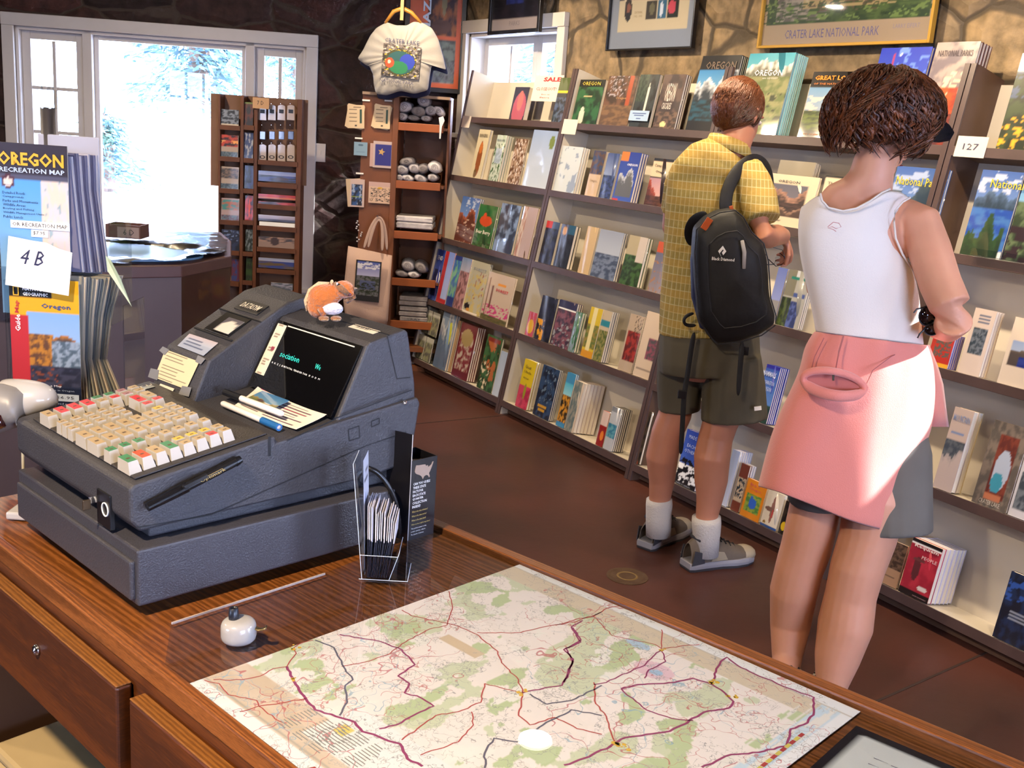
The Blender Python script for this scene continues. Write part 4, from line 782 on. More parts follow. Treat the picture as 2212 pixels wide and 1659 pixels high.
# pockets: front faces towards the camera, spines on the right side
def P4(tl, tr, bl, br, d=0): return [rk(*tl, d), rk(*tr, d), rk(*bl, d), rk(*br, d)]
MWm = rk(140, 310).x - rk(-2, 310).x
z1t, z1b = rk(60, 310).z, rk(60, 640).z; z2t, z2b = rk(100, 602, -.02).z, rk(100, 875, -.02).z
mx0 = rk(-2, 420).x; mw = rk(150, 420).x - mx0; m2x = rk(28, 740, -.02).x; m2w = rk(176, 740, -.02).x - m2x
def mapitem(nm, lab, x, y, z, w, h, ops, nx=40, ny=70):
    r = root(nm, RA @ T(x, y, z), lab, 'folded map'); print_on(r, 'cover', None, w, h, nx, ny, ops, SATIN, .002); return r
m1 = mapitem('folded_map', 'folded recreation map with dark banner and yellow title in the top rack pocket', mx0, -.004, z1b - .03, mw, z1t - z1b + .03,
    [('g', 0, 0, .66, .84, '4b93d8', '8fb4cc'), ('n', .62, 0, 1, .84, 'c6bfc4', 'd8c2b0', 5, 0, 4), ('N', .62, 0, 1, .8, '8fa2a8', 8, .45, 2), ('r', .0, .80, 1, .84, '4a4a5e'), ('r', 0, .82, 1, 1, '2b2430'), ('r', .655, 0, .67, .8, '5c6a90'), ('e', .15, .777, .095, .040, '4a2030'), ('e', .15, .777, .058, .025, 'd8c8c0')])
hh = z1t - z1b + .03
YEL = mat('title_yellow', 'd8a42c', .4)
txt(m1, 'OREGON', mw * .02, hh * .872, mw * .93, hh * .078, YEL, bold=.03); txt(m1, 'RECREATION MAP', mw * .04, hh * .833, mw * .92, hh * .028, mat('title_blue_white', 'b8c8e8', .5), bold=.02)
for k, s in enumerate(('Detailed Roads', 'Campgrounds', 'Parks and Monuments', 'Wildlife Areas', 'Boating and Fishing', 'Wildlife Management Units', 'Public Lands')): txt(m1, s, mw * .07, hh * (.706 - k * .0232), mw * (.32, .30, .50, .32, .44, .58, .28)[k], hh * .015, mat('navy_ink', '24304e', .5))
g = G(); g.prism([(mw * .10, hh * .762), (mw * .20, hh * .762), (mw * .15, hh * .798)], -.0016, -.0010, 'y'); g.build('emblem', mat('emblem_cream', 'e0d4c4', .5), m1)
for s, x, z, w, h, tw in (('OR RECREATION MAP', .17, .512, .84, .045, .78), ('$7.95', .46, .466, .24, .042, .17)):
    l = G().box((mw * x, -.0022, hh * z), (mw * (x + w), -.0012, hh * (z + h))).build('price_label', PAPER, m1); txt(l, s, mw * (x + .03), hh * (z + .012), mw * tw, hh * .022, INK, y=-.0026)
h2 = z2t - z2b + .02
m2_ = mapitem('folded_map', 'folded yellow topped guide map with a rocky coast photograph in the lower pocket', m2x, -.026, z2b - .02, m2w, h2,
    [('f', 'd89c18'), ('g', .25, .10, 1, .766, '7aa0cc', 'a8b8cc'), ('m', .25, .10, 1, .72, .74, .10, '4c3c34', 'b07030', 3), ('n', .25, .36, .62, .60, 'b07428', '5a3a28', 5, 0, 7), ('n', .58, .34, 1, .56, '8a98a8', '4a5a68', 6, 0, 5), ('n', .25, .14, 1, .38, '1e2030', '38384a', 6, 0, 5), ('N', .3, .2, .7, .36, '7a3c24', 8, .3, 6), ('r', .25, 0, 1, .24, '1a2238'), ('r', .0, .0, .25, .74, 'b0262c'), ('r', 0, .863, .62, .95, '10100f')])
txt(m2_, 'NATIONAL', m2w * .20, h2 * .912, m2w * .34, h2 * .024, WHITE, bold=.02); txt(m2_, 'GEOGRAPHIC', m2w * .20, h2 * .876, m2w * .36, h2 * .024, WHITE, bold=.02)
g = G(); x, z, w, h = m2w * .06, h2 * .873, m2w * .085, h2 * .066
g.box((x, -.0016, z), (x + w, -.0011, z + .0018)).box((x, -.0016, z + h - .0018), (x + w, -.0011, z + h)).box((x, -.0016, z), (x + .0018, -.0011, z + h)).box((x + w - .0018, -.0016, z), (x + w, -.0011, z + h)); g.build('yellow_frame_emblem', YEL, m2_)
txt(m2_, 'Oregon', m2w * .46, h2 * .785, m2w * .42, h2 * .045, mat('title_navy', '34487c', .5), bold=.02)
txt(m2_, 'Guide', 0, 0, h2 * .12, m2w * .075, WHITE, M=T(m2w * .15, 0, h2 * .62) @ Ry(-90), bold=.02); txt(m2_, 'Map', 0, 0, h2 * .09, m2w * .075, mat('title_red', 'b0262c', .5), M=T(m2w * .15, 0, h2 * .75) @ Ry(-90), bold=.02)
for s, x, z, w in (('Join a Map', .42, .228, .30), ('and Go in Oregon', .46, .198, .44), ('and road maps', .5, .10, .4)): txt(m2_, s, m2w * x, h2 * z, m2w * w, h2 * .016, WHITE)
l = G().box((m2w * .46, -.0022, h2 * .130), (m2w * .97, -.0012, h2 * .182)).build('price_label', PAPER, m2_); txt(l, 'P  $6.95', m2w * .50, h2 * .145, m2w * .40, h2 * .024, INK, y=-.0026)
# handwritten card
HWK = mat('pen_blue_black', '2a2a4a', .5)
c4 = root('shelf_card', RA @ T(rk(14, 566, -.035).x, -.042, rk(80, 618, -.035).z) @ Ry(4), 'large white card with handwritten 4 B taped over the map rack', 'card'); cw = rk(155, 566, -.035).x - rk(14, 566, -.035).x; chh = rk(80, 512, -.035).z - rk(80, 618, -.035).z
G().prism([(0, 0), (cw * .97, -.004), (cw, chh * .84), (cw * .8, chh * .88), (cw * .6, chh * .97), (cw * .4, chh * .97), (.003, chh)], -.0006, 0, 'y').build('card', PAPER, c4); txt(c4, '4 B', cw * .22, chh * .48, cw * .36, chh * .30, HWK, shear=.3)
# stacks of further maps behind, their folded edges showing on the right
MGY = [mat('map_edge_a', '6a6a84', .6), mat('map_edge_b', 'b4b0b8', .6), mat('map_edge_c', '4c4c68', .6)]; MGG = [mat('map_edge_d', '8a8678', .6), mat('map_edge_e', 'bcae98', .6), mat('map_edge_f', '5a6064', .6)]
rn = random.Random(2)
for st, (n, xl, xr, zt_, zb_, ms, y0_, lab, grp, bend) in enumerate(((11, 145, 212, 335, 588, MGY, .004, 'blue grey folded recreation map filed behind the front one, edge showing', 'recreation maps in the top pocket', 14), (11, 172, 268, 600, 872, MGG, -.016, 'pale folded guide map fanned behind the front one, edge showing', 'guide maps in the lower pocket', -30))):
    for k in range(n):
        f = (k + .5) / n; r = root('folded_map', RA, lab, 'folded map', grp); y = y0_ + k * .0085; pts = []
        for (t, py) in ((0, zb_), (.35, zb_ + (zt_ - zb_) * .35), (.7, zb_ + (zt_ - zb_) * .7), (1, zt_ + rn.uniform(-4, 4))):
            if st == 0: px = xl + (xr - xl) * f * (1, .95, .9, 1)[int(t * 3 + .1)] + (1 - t) * 26 * (1 + 0 * f)
            else: px = xl + (1, .62, .75, 1)[int(t * 3 + .1)] * (xr - xl) * f + (6, 0, 0, 0)[int(t * 3 + .1)]
            p = rk(px, py, y); pts.append((p.x, y, p.z))
        wx = mw * .92
        g = G(); g.loft([[(x - wx, y, z), (x, y, z), (x, y + .0062, z), (x - wx, y + .0062, z)] for x, y, z in pts]); g.build('folds', ms[k % 3], r)
g = G(); a = rk(182, 588, -.03); 
for (x0, x1, z0, z1, y) in ((mx0 - .004, mx0 + mw + .006, z1b - .045, z1b + .05, -.010), (m2x - .004, m2x + m2w + .006, z2b - .035, z2b + .035, -.032)):
    g.box((x0, y, z0), (x1, y + .002, z1)); g.box((x0, y, z0 - .002), (x1, .12, z0)); g.box((x0 - .002, y, z0), (x0, .12, z1 + .18)); g.box((x1 + .05, .02, z0), (x1 + .052, .12, z1 + .14))
g.build('pockets', ACRYL, mr)
tg = root('price_tongue', RA, 'pale green tapering card tongue sticking out beside the map rack', 'card'); a = [rk(228, 552, .02), rk(238, 560, .02), rk(262, 606, 0), rk(284, 662, -.01), rk(262, 630, 0), rk(232, 585, .01)]
G().add([*a, *[p + V((0, .0012, 0)) for p in a]], [(0, 1, 2, 3, 4, 5), (11, 10, 9, 8, 7, 6)] + [(i, (i + 1) % 6, 6 + (i + 1) % 6, 6 + i) for i in range(6)]).build('tongue', mat('pale_green_card', 'a8b8a0', .5), tg)
# ================================================================== relief table with the crater model
zt = .93
R1 = pz(-160, 578, zt); R2 = pz(393, 571, zt); R3 = pz(500, 551, zt); R4 = pz(500, 525, zt); R5 = pz(430, 515, zt); R6 = pz(-160, 518, zt)
e1 = (R2 - R1); n1 = V((-e1.y, e1.x, 0)).normalized()
R1 = V((R1.x, R1.y, zt)); DKR = mat('case_mahogany', '3c1c1a', .3, coat=.4, var=.2, vs=3); GRP = mat('case_grey_laminate', '5c4c4e', .5, var=.06)
poly = [R1, R2, R3, R4 + (R4 - R3) * .3, R5 + FW * .35, R6 + FW * .35]
rt = root('relief_table', T(0, 0, 0), 'large octagonal cabinet topped by a glossy dark crater lake relief model', 'display table')
ctr = sum((p for p in poly), V((0, 0, 0))) / 6
def shr(p, f): return (p.x + (ctr.x - p.x) * f, p.y + (ctr.y - p.y) * f)
G().prism([shr(p, 0) for p in poly], zt - .05, zt - .005).build('rim', mat('rim_brown', '5a3c38', .45, var=.1), rt, bevel=.004)
P2 = [shr(p, .012) for p in poly]
for i in range(6):
    a, b = V((*P2[i], 0)), V((*P2[(i + 1) % 6], 0)); t = (b - a).normalized(); n = V((t.y, -t.x, 0)) * -.02
    G().prism([a[:2], b[:2], (b + n)[:2], (a + n)[:2]], 0, zt - .05).build('side_panel', (GRP, DKR, DKR, GRP, GRP, GRP)[i], rt)
g = G(); nx, ny = 70, 40; O_ = V((*shr(poly[0], .02), 0))
lo = V((min(p.x for p in poly), min(p.y for p in poly), 0)); RLM = mat('relief_black', '15181c', .28, coat=.6, h2='3a3428', vs=9)
import itertools
def inpoly(x, y, P):
    c = False
    for i in range(len(P)):
        x1, y1 = P[i]; x2, y2 = P[(i + 1) % len(P)]
        if (y1 > y) != (y2 > y) and x < (x2 - x1) * (y - y1) / (y2 - y1) + x1: c = not c
    return c
PS = [shr(p, .03) for p in poly]; lkc = pz(215, 540, zt); rx_, ry_ = .42, .27
def rh(x, y):
    q = V((x - lkc.x, y - lkc.y, 0)); a = q.dot(RT) / rx_; b = q.dot(FW) / ry_; r = math.hypot(a, b)
    n = NZ.fractal(V((x * 5, y * 5, 1)), 1, 2, 5)
    if r < .82: return None
    return max(0, .015 * math.exp(-((r - 1.08) / .25) ** 2) * (1 + 1.2 * n)) + .007 * (n + .5)
vid = {}; vs = []; fs = []; step = .022
xs = int((max(p[0] for p in PS) - min(p[0] for p in PS)) / step) + 1; ys = int((max(p[1] for p in PS) - min(p[1] for p in PS)) / step) + 1; xa, ya = min(p[0] for p in PS), min(p[1] for p in PS)
for j in range(ys + 1):
    for i in range(xs + 1):
        x, y = xa + i * step, ya + j * step
        if inpoly(x, y, PS):
            h = rh(x, y); vid[i, j] = len(vs); vs.append((x, y, zt - .004 + (h if h is not None else -.012)))
for (i, j) in vid:
    if all(k in vid for k in ((i + 1, j), (i, j + 1), (i + 1, j + 1))): fs.append((vid[i, j], vid[i + 1, j], vid[i + 1, j + 1], vid[i, j + 1]))
g.add(vs, fs); g.build('relief_model', RLM, rt, smooth=True)
G().prism([((lkc + RT * (rx_ * .97 * math.cos(k * .1309)) + FW * (ry_ * .97 * math.sin(k * .1309))).x, (lkc + RT * (rx_ * .97 * math.cos(k * .1309)) + FW * (ry_ * .97 * math.sin(k * .1309))).y) for k in range(48)], zt - .004, zt + .004).build('lake_surface', mat('lake_blue', '6c9cc0', .35, spec=.8), rt)
G().prism(PS, zt - .02, zt - .006).build('tray', RLM, rt)
b6 = pz(228, 512, .958)
bx6 = root('wooden_tray', frame(b6, RT, FW), 'small open wooden box with handwritten 6 D beside the relief lake', 'box')
WD6 = mat('box_wood', '6e4434', .6, var=.15)
G().box((0, 0, 0), (.145, .006, .055)).box((0, .10, 0), (.145, .106, .055)).box((0, .006, 0), (.006, .10, .055)).box((.139, .006, 0), (.145, .10, .055)).box((.006, .006, 0), (.139, .10, .006)).build('tray', WD6, bx6)
G().box((.05, -.002, .004), (.140, -.0005, .047)).build('label_card', mat('card_tan', 'a88878', .7), bx6); txt(bx6, '6 D', .075, .014, .045, .024, INK, y=-.0026)
print('6D', b6, FW.dot(b6), 'R6', FW.dot(R6), FW.dot(R3))
# ================================================================== bookcases
BK = frame((2.93, 5.875, 0), (0, -1, 0), (1, 0, -.186)); BKI = BK.inverted(); BD = .17
SHZ = {1: .075, 2: .445, 3: .828, 4: .1204 * 10, 5: 1.553}; SHL = {k: v * 1.0171 for k, v in SHZ.items()}
def bxs(px, zl, yl):
    a, b = -1.0, 5.9
    for _ in range(40):
        m = (a + b) / 2
        if proj(BK @ V((m, yl, zl)))[0] < px: a = m
        else: b = m
    return (a + b) / 2
def bzs(py, X, yl):
    a, b = 0, 2.6
    for _ in range(40):
        m = (a + b) / 2
        if proj(BK @ V((X, yl, m)))[1] > py: a = m
        else: b = m
    return (a + b) / 2
BAYS = [0, 1.11, 2.275, 3.465, 4.65]; TOPZ = 1.83 * 1.0171
names = ('first bookcase bay beside the corner window', 'second bookcase bay from the corner window', 'third bookcase bay behind the two shoppers', 'fourth bookcase bay nearest the camera')
CREAMW = mat('cream_warm', 'cbc2b2', .6, var=.05, vs=3, bump=.1, bs=30)
for i in range(4):
    x0, x1 = BAYS[i] + .002, BAYS[i + 1] - .002; c = root('bookcase', BK @ T(x0, 0, 0), 'raked cream and brown %s' % names[i], 'bookcase', 'raked bookcases along the wall'); w = x1 - x0; t = .02
    for k, (a, b) in enumerate(((0, t), (w - t, w))):
        inner = CREAMW if i < 1 or (i == 1 and k == 0) or k == 0 else BROWNP
        sp = G().prism([(0, 0), (BD, BD * .186), (BD, TOPZ - .012), (.03, TOPZ), (0, TOPZ)], a, b, 'x').build('side_panel', BROWNP if i >= 2 or (i == 1 and k) else CREAMW, c)
        G().box((a - .001 if k else a, -.003, 0), (b if k else b + .001, .004, TOPZ + .001)).build('edge_trim', DARKEDGE, sp, bevel=.001)
    G().box((t, BD - .012, .06), (w - t, BD, TOPZ - .03)).build('back_panel', CREAMW, c)
    for k in range(1, 6):
        z = SHL[k]; sh = G().box((t, .004, z - .02), (w - t, BD - .012, z)).build('shelf', CREAMW if k < 5 else BROWNP, c); G().box((t, -.003, z - .03), (w - t, .004, z + .003)).build('shelf_lip', DARKEDGE, sh, bevel=.001)
    G().box((t, .05, BD * .19 - .02), (w - t, .07, SHL[1] - .02)).build('toe_board', BROWNP, c)
# ------------------------------------------------------------------ books
SPINE = {}
def colmat(hx, r=.35):
    k = 'book_' + hx
    return mat(k, hx, r, coat=.3)
def book(sh, xl, xr, yt, n, th, col, ops, lab, texts=(), d=.014, cat='book', pg=True, m=None, res=(30, 40), wf=1.0, hard=False, cpc=None, nm='book'):
    zl = SHL[sh] + .0035; xa = bxs(xl, zl, d); xb = bxs(xr, zl, d); h = bzs(yt, xa, d) - zl; w = xb - xa
    M = BK @ T(xa, d, zl); r = root(nm, M, lab, cat)
    ct = min(.0018, th * .2)
    fn = picture(ops); bw = random.Random(int(xl * 7 + sh)); a1, a2, p1_ = bw.uniform(.0006, .0022), bw.uniform(.0002, .0009), bw.uniform(0, 6.28)
    g = G(); g.grid(w, h, res[0], res[1], fn, zf=lambda u, v: -a1 * math.sin(math.pi * u) * (.6 + .4 * math.sin(p1_ + v * 2)) - a2 * math.sin(u * 7 + p1_ + v * 3) * math.sin(math.pi * u)); g.box((0, .0002, 0), (w, ct, h), col=col); g.box((0, th - ct, 0), (w, th, h), col=col); g.box((0, .0002, 0), (ct, th, h), col=col)
    g.build('cover', m or GLOSS, r, fix=False, smooth=True)
    if pg: G().box((ct, ct, .002), (w - (.002 if not hard else .0025), th - ct, h - (.0015 if not hard else .003))).build('pages', PAGES, r)
    for t in texts:
        s, u, v, tw, thh, tc = t[:6]; txt(r, s, w * u, h * v, w * tw, h * thh, mat('ink_' + tc, tc, .5), y=-.0034, bold=(t[6] if len(t) > 6 else .0), name='title')
    if n:
        cp = root(nm, M, 'further copy behind the ' + lab.split(' standing')[0].split(' on the')[0][:999], cat, 'copies behind: ' + lab[:60])
        words = cp['label'].split()[:16]; cp['label'] = ' '.join(words)
        g = G(); c2 = cpc or col; g.box((0, 0, 0), (w, ct, h)); g.box((0, th - ct, 0), (w, th, h)); g.box((0, ct, 0), (ct, th - ct, h)); a = g.build('cover', colmat(c2), cp)
        b = G().box((ct, ct, .002), (w - (.002 if not hard else .0025), th - ct, h - (.0015 if not hard else .003))).build('pages', PAGES, cp)
        for k in range(n):
            if k: 
                cp2 = cp.copy(); COL.objects.link(cp2); rt_ = cp2
                for ch_ in (a, b): q = ch_.copy(); q.parent = rt_; COL.objects.link(q)
            else: rt_ = cp
            dz = random.Random(k + int(xl)).uniform(-.002, .002) if k else 0
            rt_.matrix_world = M @ T(dz, (k + 1) * (th + .0008), 0)
    return r, w, h
L_ = lambda c1, c2, gc1, gc2, base=.4, amp=.5, snow='e8e8ee', sd=1, rock='4a4a58': [('g', 0, 0, 1, 1, c1, c2), ('m', 0, 0, 1, 1, base, amp, rock, snow, sd), ('n', 0, 0, 1, base * .8, gc1, gc2, 6, 0, sd + 2)]
WHT = 'e9e2d8'
# ---- top shelf, bay 1
book(5, 1098, 1128, 188, 0, .032, '17141c', [('f', '3a3848'), ('e', .55, .35, .45, .5, 'b0586c'), ('e', .55, .6, .2, .3, 'c87068')], 'small thick black book with a glowing pink figure alone on the top shelf', d=.05)
book(5, 1190, 1213, 168, 0, .02, '2c2c2a', [('f', '2e3038'), ('r', 0, .72, 1, 1, '4c5a30'), ('r', 0, .66, 1, .72, 'd8c820'), ('n', 0, 0, 1, .55, '4a5a78', '1c1e28', 4, 0, 3)], 'book with yellow band and dark green top ending the first top shelf', d=.02)
# ---- top shelf, bay 2
book(5, 1233, 1286, 172, 1, .02, '141a14', [('n', 0, 0, 1, 1, '2c6038', '16301c', 4, 0, 2), ('r', 0, .84, 1, 1, '10140f'), ('e', .35, .16, .1, .22, 'c8c8b8'), ('e', .45, .62, .18, .02, 'c0b080')], 'dark green state picture book with yellow title on the second top shelf', (('OREGON', .14, .87, .72, .08, 'd4c03a'),))
book(5, 1292, 1354, 164, 0, .015, '4a3428', [('n', 0, 0, 1, 1, '6a4a38', '3c2c24', 5, 0, 8), ('r', .76, .3, .88, 1, 'a04a2c'), ('N', .1, .6, .7, 1, 'a8a0a8', 8, .25, 2), ('n', 0, 0, 1, .4, '7a5c40', '5a4434', 4, 0, 3)], 'wide brown book with tree trunk cover beside the green state book', (('Oregon', .42, .52, .36, .06, 'b89060'),))
book(5, 1358, 1399, 161, 0, .022, '20282c', [('n', 0, 0, 1, 1, '2c3438', '16181c', 4, 0, 8), ('e', .6, .5, .05, .35, 'd0d0c0'), ('n', 0, .5, .5, 1, '3c4c40', '24302c', 6, 0, 5)], 'dark waterfall book behind the pale blue card on the second top shelf')
book(5, 1408, 1455, 161, 2, .012, '544440', [('n', 0, 0, 1, 1, '5c4a44', '3c3234', 3, 0, 1), ('n', 0, 0, 1, .3, '3a3030', '6a5448', 6, 0, 1), ('e', .45, .08, .14, .05, 'd8c890')], 'mauve brown cascades guide with tall thin white lettering on the second top shelf', (('OREGON', .26, .50, .46, .34, 'd8cfc4', .01), ('CASCADES', .24, .36, .42, .12, 'd8cfc4', .01)))
book(5, 1480, 1562, 121, 3, .01, '14161e', [('f', '10121a'), ('g', 0, .38, 1, .80, '3a80b8', '7ab0d0'), ('m', 0, .15, 1, .80, .72, .5, '26303c', 'dfe4ec', 5), ('n', 0, .15, 1, .40, '1c4c60', '101c24', 5, 0, 2)], 'big hardcover with black top and snowy peak left of the man', (('OREGON', .16, .82, .76, .10, '6a5a4c', .01),), hard=True)
# ---- top shelf, bay 3
book(5, 1578, 1674, 116, 6, .010, '3c7c8c', [('g', 0, .8, 1, 1, '2c9ab0', '58a8b8'), ('m', 0, 0, 1, 1, .84, .22, '5a5c48', 'f0eee6', 6), ('n', 0, 0, 1, .72, '5c6a38', '8a8a5c', 5, 0, 3), ('N', 0, 0, 1, .5, '28321c', 6, .3, 4)], 'large hardcover with teal sky and snowy peaks directly behind the man', (('OREGON', .22, .72, .62, .075, 'e6dce0', .015), ('AN ODYSSEY', .42, .68, .34, .02, 'd8d0d0')), hard=True, cpc='7fb4bc')
book(5, 1722, 1850, 155, 0, .02, '14100e', [('f', '120e0c'), ('g', 0, .12, 1, .76, '6a94b8', 'a8a8b0'), ('N', 0, .4, 1, .74, 'd8c8b8', 3, .2, 3), ('n', 0, .12, 1, .42, '5a6a2c', '2c3a1c', 6, 0, 3), ('r', .5, .36, 1, .52, '8a7a6a'), ('r', 0, 0, 1, .12, '14100e')], 'black lodge book with orange title between the man and the woman', (('GREAT LODGES', .06, .87, .80, .07, 'e8862c', .03), ('OF THE NATIONAL PARKS', .06, .80, .74, .03, 'c87838', .01), ('BY CHRISTINE BARNES', .1, .04, .7, .025, 'b07040')))
book(5, 1852, 1958, 104, 2, .014, '20308c', [('g', 0, 0, 1, 1, '2434a0', '4868c0'), ('e', .3, .7, .02, .25, 'a03848'), ('e', .42, .92, .03, .02, 'f0f0f0'), ('N', .4, .6, 1, 1, '6080d0', 3, .2, 4), ('e', .2, .58, .02, .05, 'f4f4f4'), ('e', .68, .6, .03, .07, 'f4f4f4')], 'bright blue sailing book half hidden above the hair of the woman', hard=True)
book(5, 1966, 2056, 92, 3, .016, '4a2c30', [('n', 0, .5, 1, 1, '9a8c88', '6a6068', 3, 0, 3), ('n', 0, .30, 1, .56, 'c0481c', '8a2c14', 3, 0, 5), ('N', .4, .5, 1, .72, 'd8b8a0', 3, .15, 6), ('n', 0, 0, 1, .30, '7a2c20', '4c2024', 4, 0, 3)], 'tall park photograph book with red desert cover against the brown post', (('NATIONAL PARKS', .10, .86, .80, .06, '3a2c34', .01),), hard=True)
# ---- top shelf, bay 4
book(5, 2150, 2290, 115, 0, .02, '1c2c1c', [('g', 0, .82, 1, 1, 'd8d8d4', 'c8c8c0'), ('n', 0, 0, 1, .8, '2c3c1c', '14200f', 5, 0, 2), ('N', 0, 0, 1, .35, 'd8a020', 9, .2, 5), ('N', 0, .45, 1, .8, '3c4c6c', 4, .25, 6), ('r', .1, .86, .9, .95, '2c7a80')], 'book with yellow flowers on black at the top right beside the post')
# ---- shelf 4
book(4, 1014, 1037, 279, 0, .02, 'b0a078', [('f', 'c9bda0'), ('e', .5, .4, .22, .36, '8a5030'), ('e', .5, .62, .14, .12, 'c07038'), ('e', .4, .1, .12, .1, '6a5030')], 'narrow tan ranger guide with orange standing figure in the first bay', (('RANGERS', .14, .84, .74, .07, '4a4038', .01),))
book(4, 1054, 1074, 291, 2, .016, '9aa898', [('f', 'b8c4bc'), ('N', 0, 0, 1, .8, '3c5c3c', 7, .2, 3), ('n', .2, .4, .8, .7, 'a8b8d0', '90a0b0', 3, 0, 3)], 'narrow pale wildflower guide beside the ranger guide in the first bay', (('WILDFLOWERS', .08, .86, .84, .05, '4a5c6c'),))
book(4, 1094, 1119, 299, 0, .012, '6a4c3c', [('n', 0, 0, 1, 1, 'a08878', '5c4030', 6, 0, 3), ('N', 0, 0, 1, 1, 'd0c8c8', 9, .3, 3)], 'crinkled brown cover catching the light left of the large glossy book', d=.03)  # pale blobs are glare painted into the cover
book(4, 1127, 1178, 280, 0, .02, '8090b0', [('g', 0, 0, 1, 1, '8ca0c8', 'b8c4d8'), ('e', .85, .8, .1, .12, '6a7a30')], 'large glossy pale blue book mirroring the window in the first bay')  # pale gradient is window glare put into the cover colour
book(4, 1189, 1238, 314, 2, .014, 'c8ccd0', [('f', 'c4ccd4'), ('N', 0, 0, 1, 1, '8a98b0', 3, .35, 6)], 'pale glossy cover mirroring the window, first on its shelf in the second bay')  # near white base paints the glare of the window
book(4, 1262, 1287, 325, 0, .02, 'b8a088', [('f', 'c0a890'), ('n', 0, .5, 1, 1, '2c3c5c', '5a4030', 4, 0, 3)], 'tan guide with dark blue photograph on its upper half in the second bay', (('Oregon', .2, .3, .6, .08, '7a6a5a'),), d=.022)
book(4, 1292, 1316, 330, 0, .02, '3c4c78', [('g', 0, 0, 1, 1, '3c4c80', 'a8b8d8'), ('n', 0, 0, 1, .5, '3c4c80', '202c48', 5, 0, 3)], 'slim blue glossy guide between the tan guide and the starred road guide')
book(4, 1321, 1361, 327, 2, .014, '24388c', [('g', 0, 0, 1, 1, '24388c', '3854a8'), ('m', .1, .1, .9, .72, .62, .4, '5a5c60', 'c8ccd8', 3), ('r', 0, .82, .42, 1, 'c8742c'), ('r', .0, .0, .3, .03, 'c03030')], 'royal blue travel guide with orange corner square in the second bay', (('OREGON', .42, .72, .54, .05, 'd8dcf0', .02),))
book(4, 1390, 1431, 341, 1, .02, '2c2228', [('f', 'd2bc9c'), ('r', 0, .93, 1, 1, '1c1c24'), ('g', 0, 0, 1, .58, 'a8808c', 'd8a898'), ('m', 0, 0, 1, .58, .62, .6, '5a2c20', 'a84830', 8), ('r', 0, .58, 1, .62, '1c1c24'), ('n', 0, 0, 1, .2, '3a2018', '5a3424', 4, 0, 1)], 'camping guide with tan title panel above red rock spires near the elbow', (('Camping', .12, .80, .55, .08, '2a2420'), ('Oregon', .25, .68, .5, .07, '2a2420', .01)))
book(4, 1478, 1520, 292, 2, .012, 'd8ccb8', [('f', 'd8ccb8')], 'cream book hidden behind the shoulder of the man')
book(4, 1622, 1742, 372, 0, .012, 'd8c8ac', [('f', 'd9c9ae'), ('g', .10, .18, .86, .80, '5a5a6c', '7a7480'), ('m', .10, .18, .86, .80, .72, .5, '3a2c2c', 'b88a78', 4), ('n', .10, .18, .86, .46, '2a2024', '4a3434', 4, 0, 3), ('m', .3, .18, .8, .42, .7, .5, '4a3834', 'a88470', 9), ('r', .1, .1, .5, .11, '6a6258'), ('r', .1, .06, .6, .07, '6a6258')], 'cream calendar sized book with framed mountain photograph between the shoppers', (('OREGON', .32, .84, .38, .05, '3c3c44', .005),), d=.014)
book(4, 1650, 1725, 345, 3, .008, '8c8474', [('f', '8c8474')], 'grey brown album standing taller behind the cream mountain book', d=.05)
book(4, 1752, 1835, 378, 0, .012, 'd0c2a8', [('f', 'd4c6ac'), ('r', 0, 0, .03, 1, '1c1a1c'), ('r', 0, .975, 1, 1, '1c1a1c')], 'cream book in a thin black frame left of the neck of the woman', (('THE PLACE', .12, .84, .7, .05, '5a5250'),))
book(4, 1895, 2006, 358, 0, .012, '2a4478', [('g', 0, .3, 1, 1, '3a5a9c', '6c8cc0'), ('N', 0, .65, 1, 1, '9cacd0', 3, .2, 3), ('m', 0, 0, 1, 1, .6, .3, '24384c', '3c4c58', 3), ('n', 0, 0, 1, .35, '1e3c78', '2c5494', 3, 0, 4)], 'blue lake park book with yellow script just right of the neck of the woman', (('National Parks', .06, .76, .88, .11, 'b8a82c', .01),))
book(4, 2072, 2158, 366, 0, .012, '24407c', [('g', 0, .3, 1, 1, '3a5a9c', '7c9cd0'), ('N', 0, .75, 1, 1, 'b0bcd8', 3, .15, 3), ('m', 0, .35, 1, 1, .5, .35, '24384c', '4c6484', 6), ('n', 0, .10, 1, .55, '1e48a0', '3c6cb0', 3, 0, 4), ('m', 0, 0, .9, .5, .4, .9, '1c3424', '2c4c2c', 2)], 'deep blue crater lake book with yellow script right of the brown post', (('National', .30, .80, .8, .10, 'b8a82c', .01),))
book(4, 2163, 2260, 352, 0, .012, '2c6cb0', [('g', 0, .45, 1, 1, '2c74b8', '88b8d8'), ('n', 0, 0, 1, .6, '5a6c50', '2c3c2c', 5, 0, 4), ('N', 0, 0, 1, .35, '2a1c28', 3, .0, 4), ('r', .12, .72, .8, .84, 'd8d8dc'), ('e', .42, .78, .1, .05, 'c83c30')], 'bright blue book cut by the right edge beside the deep blue one', d=.02)
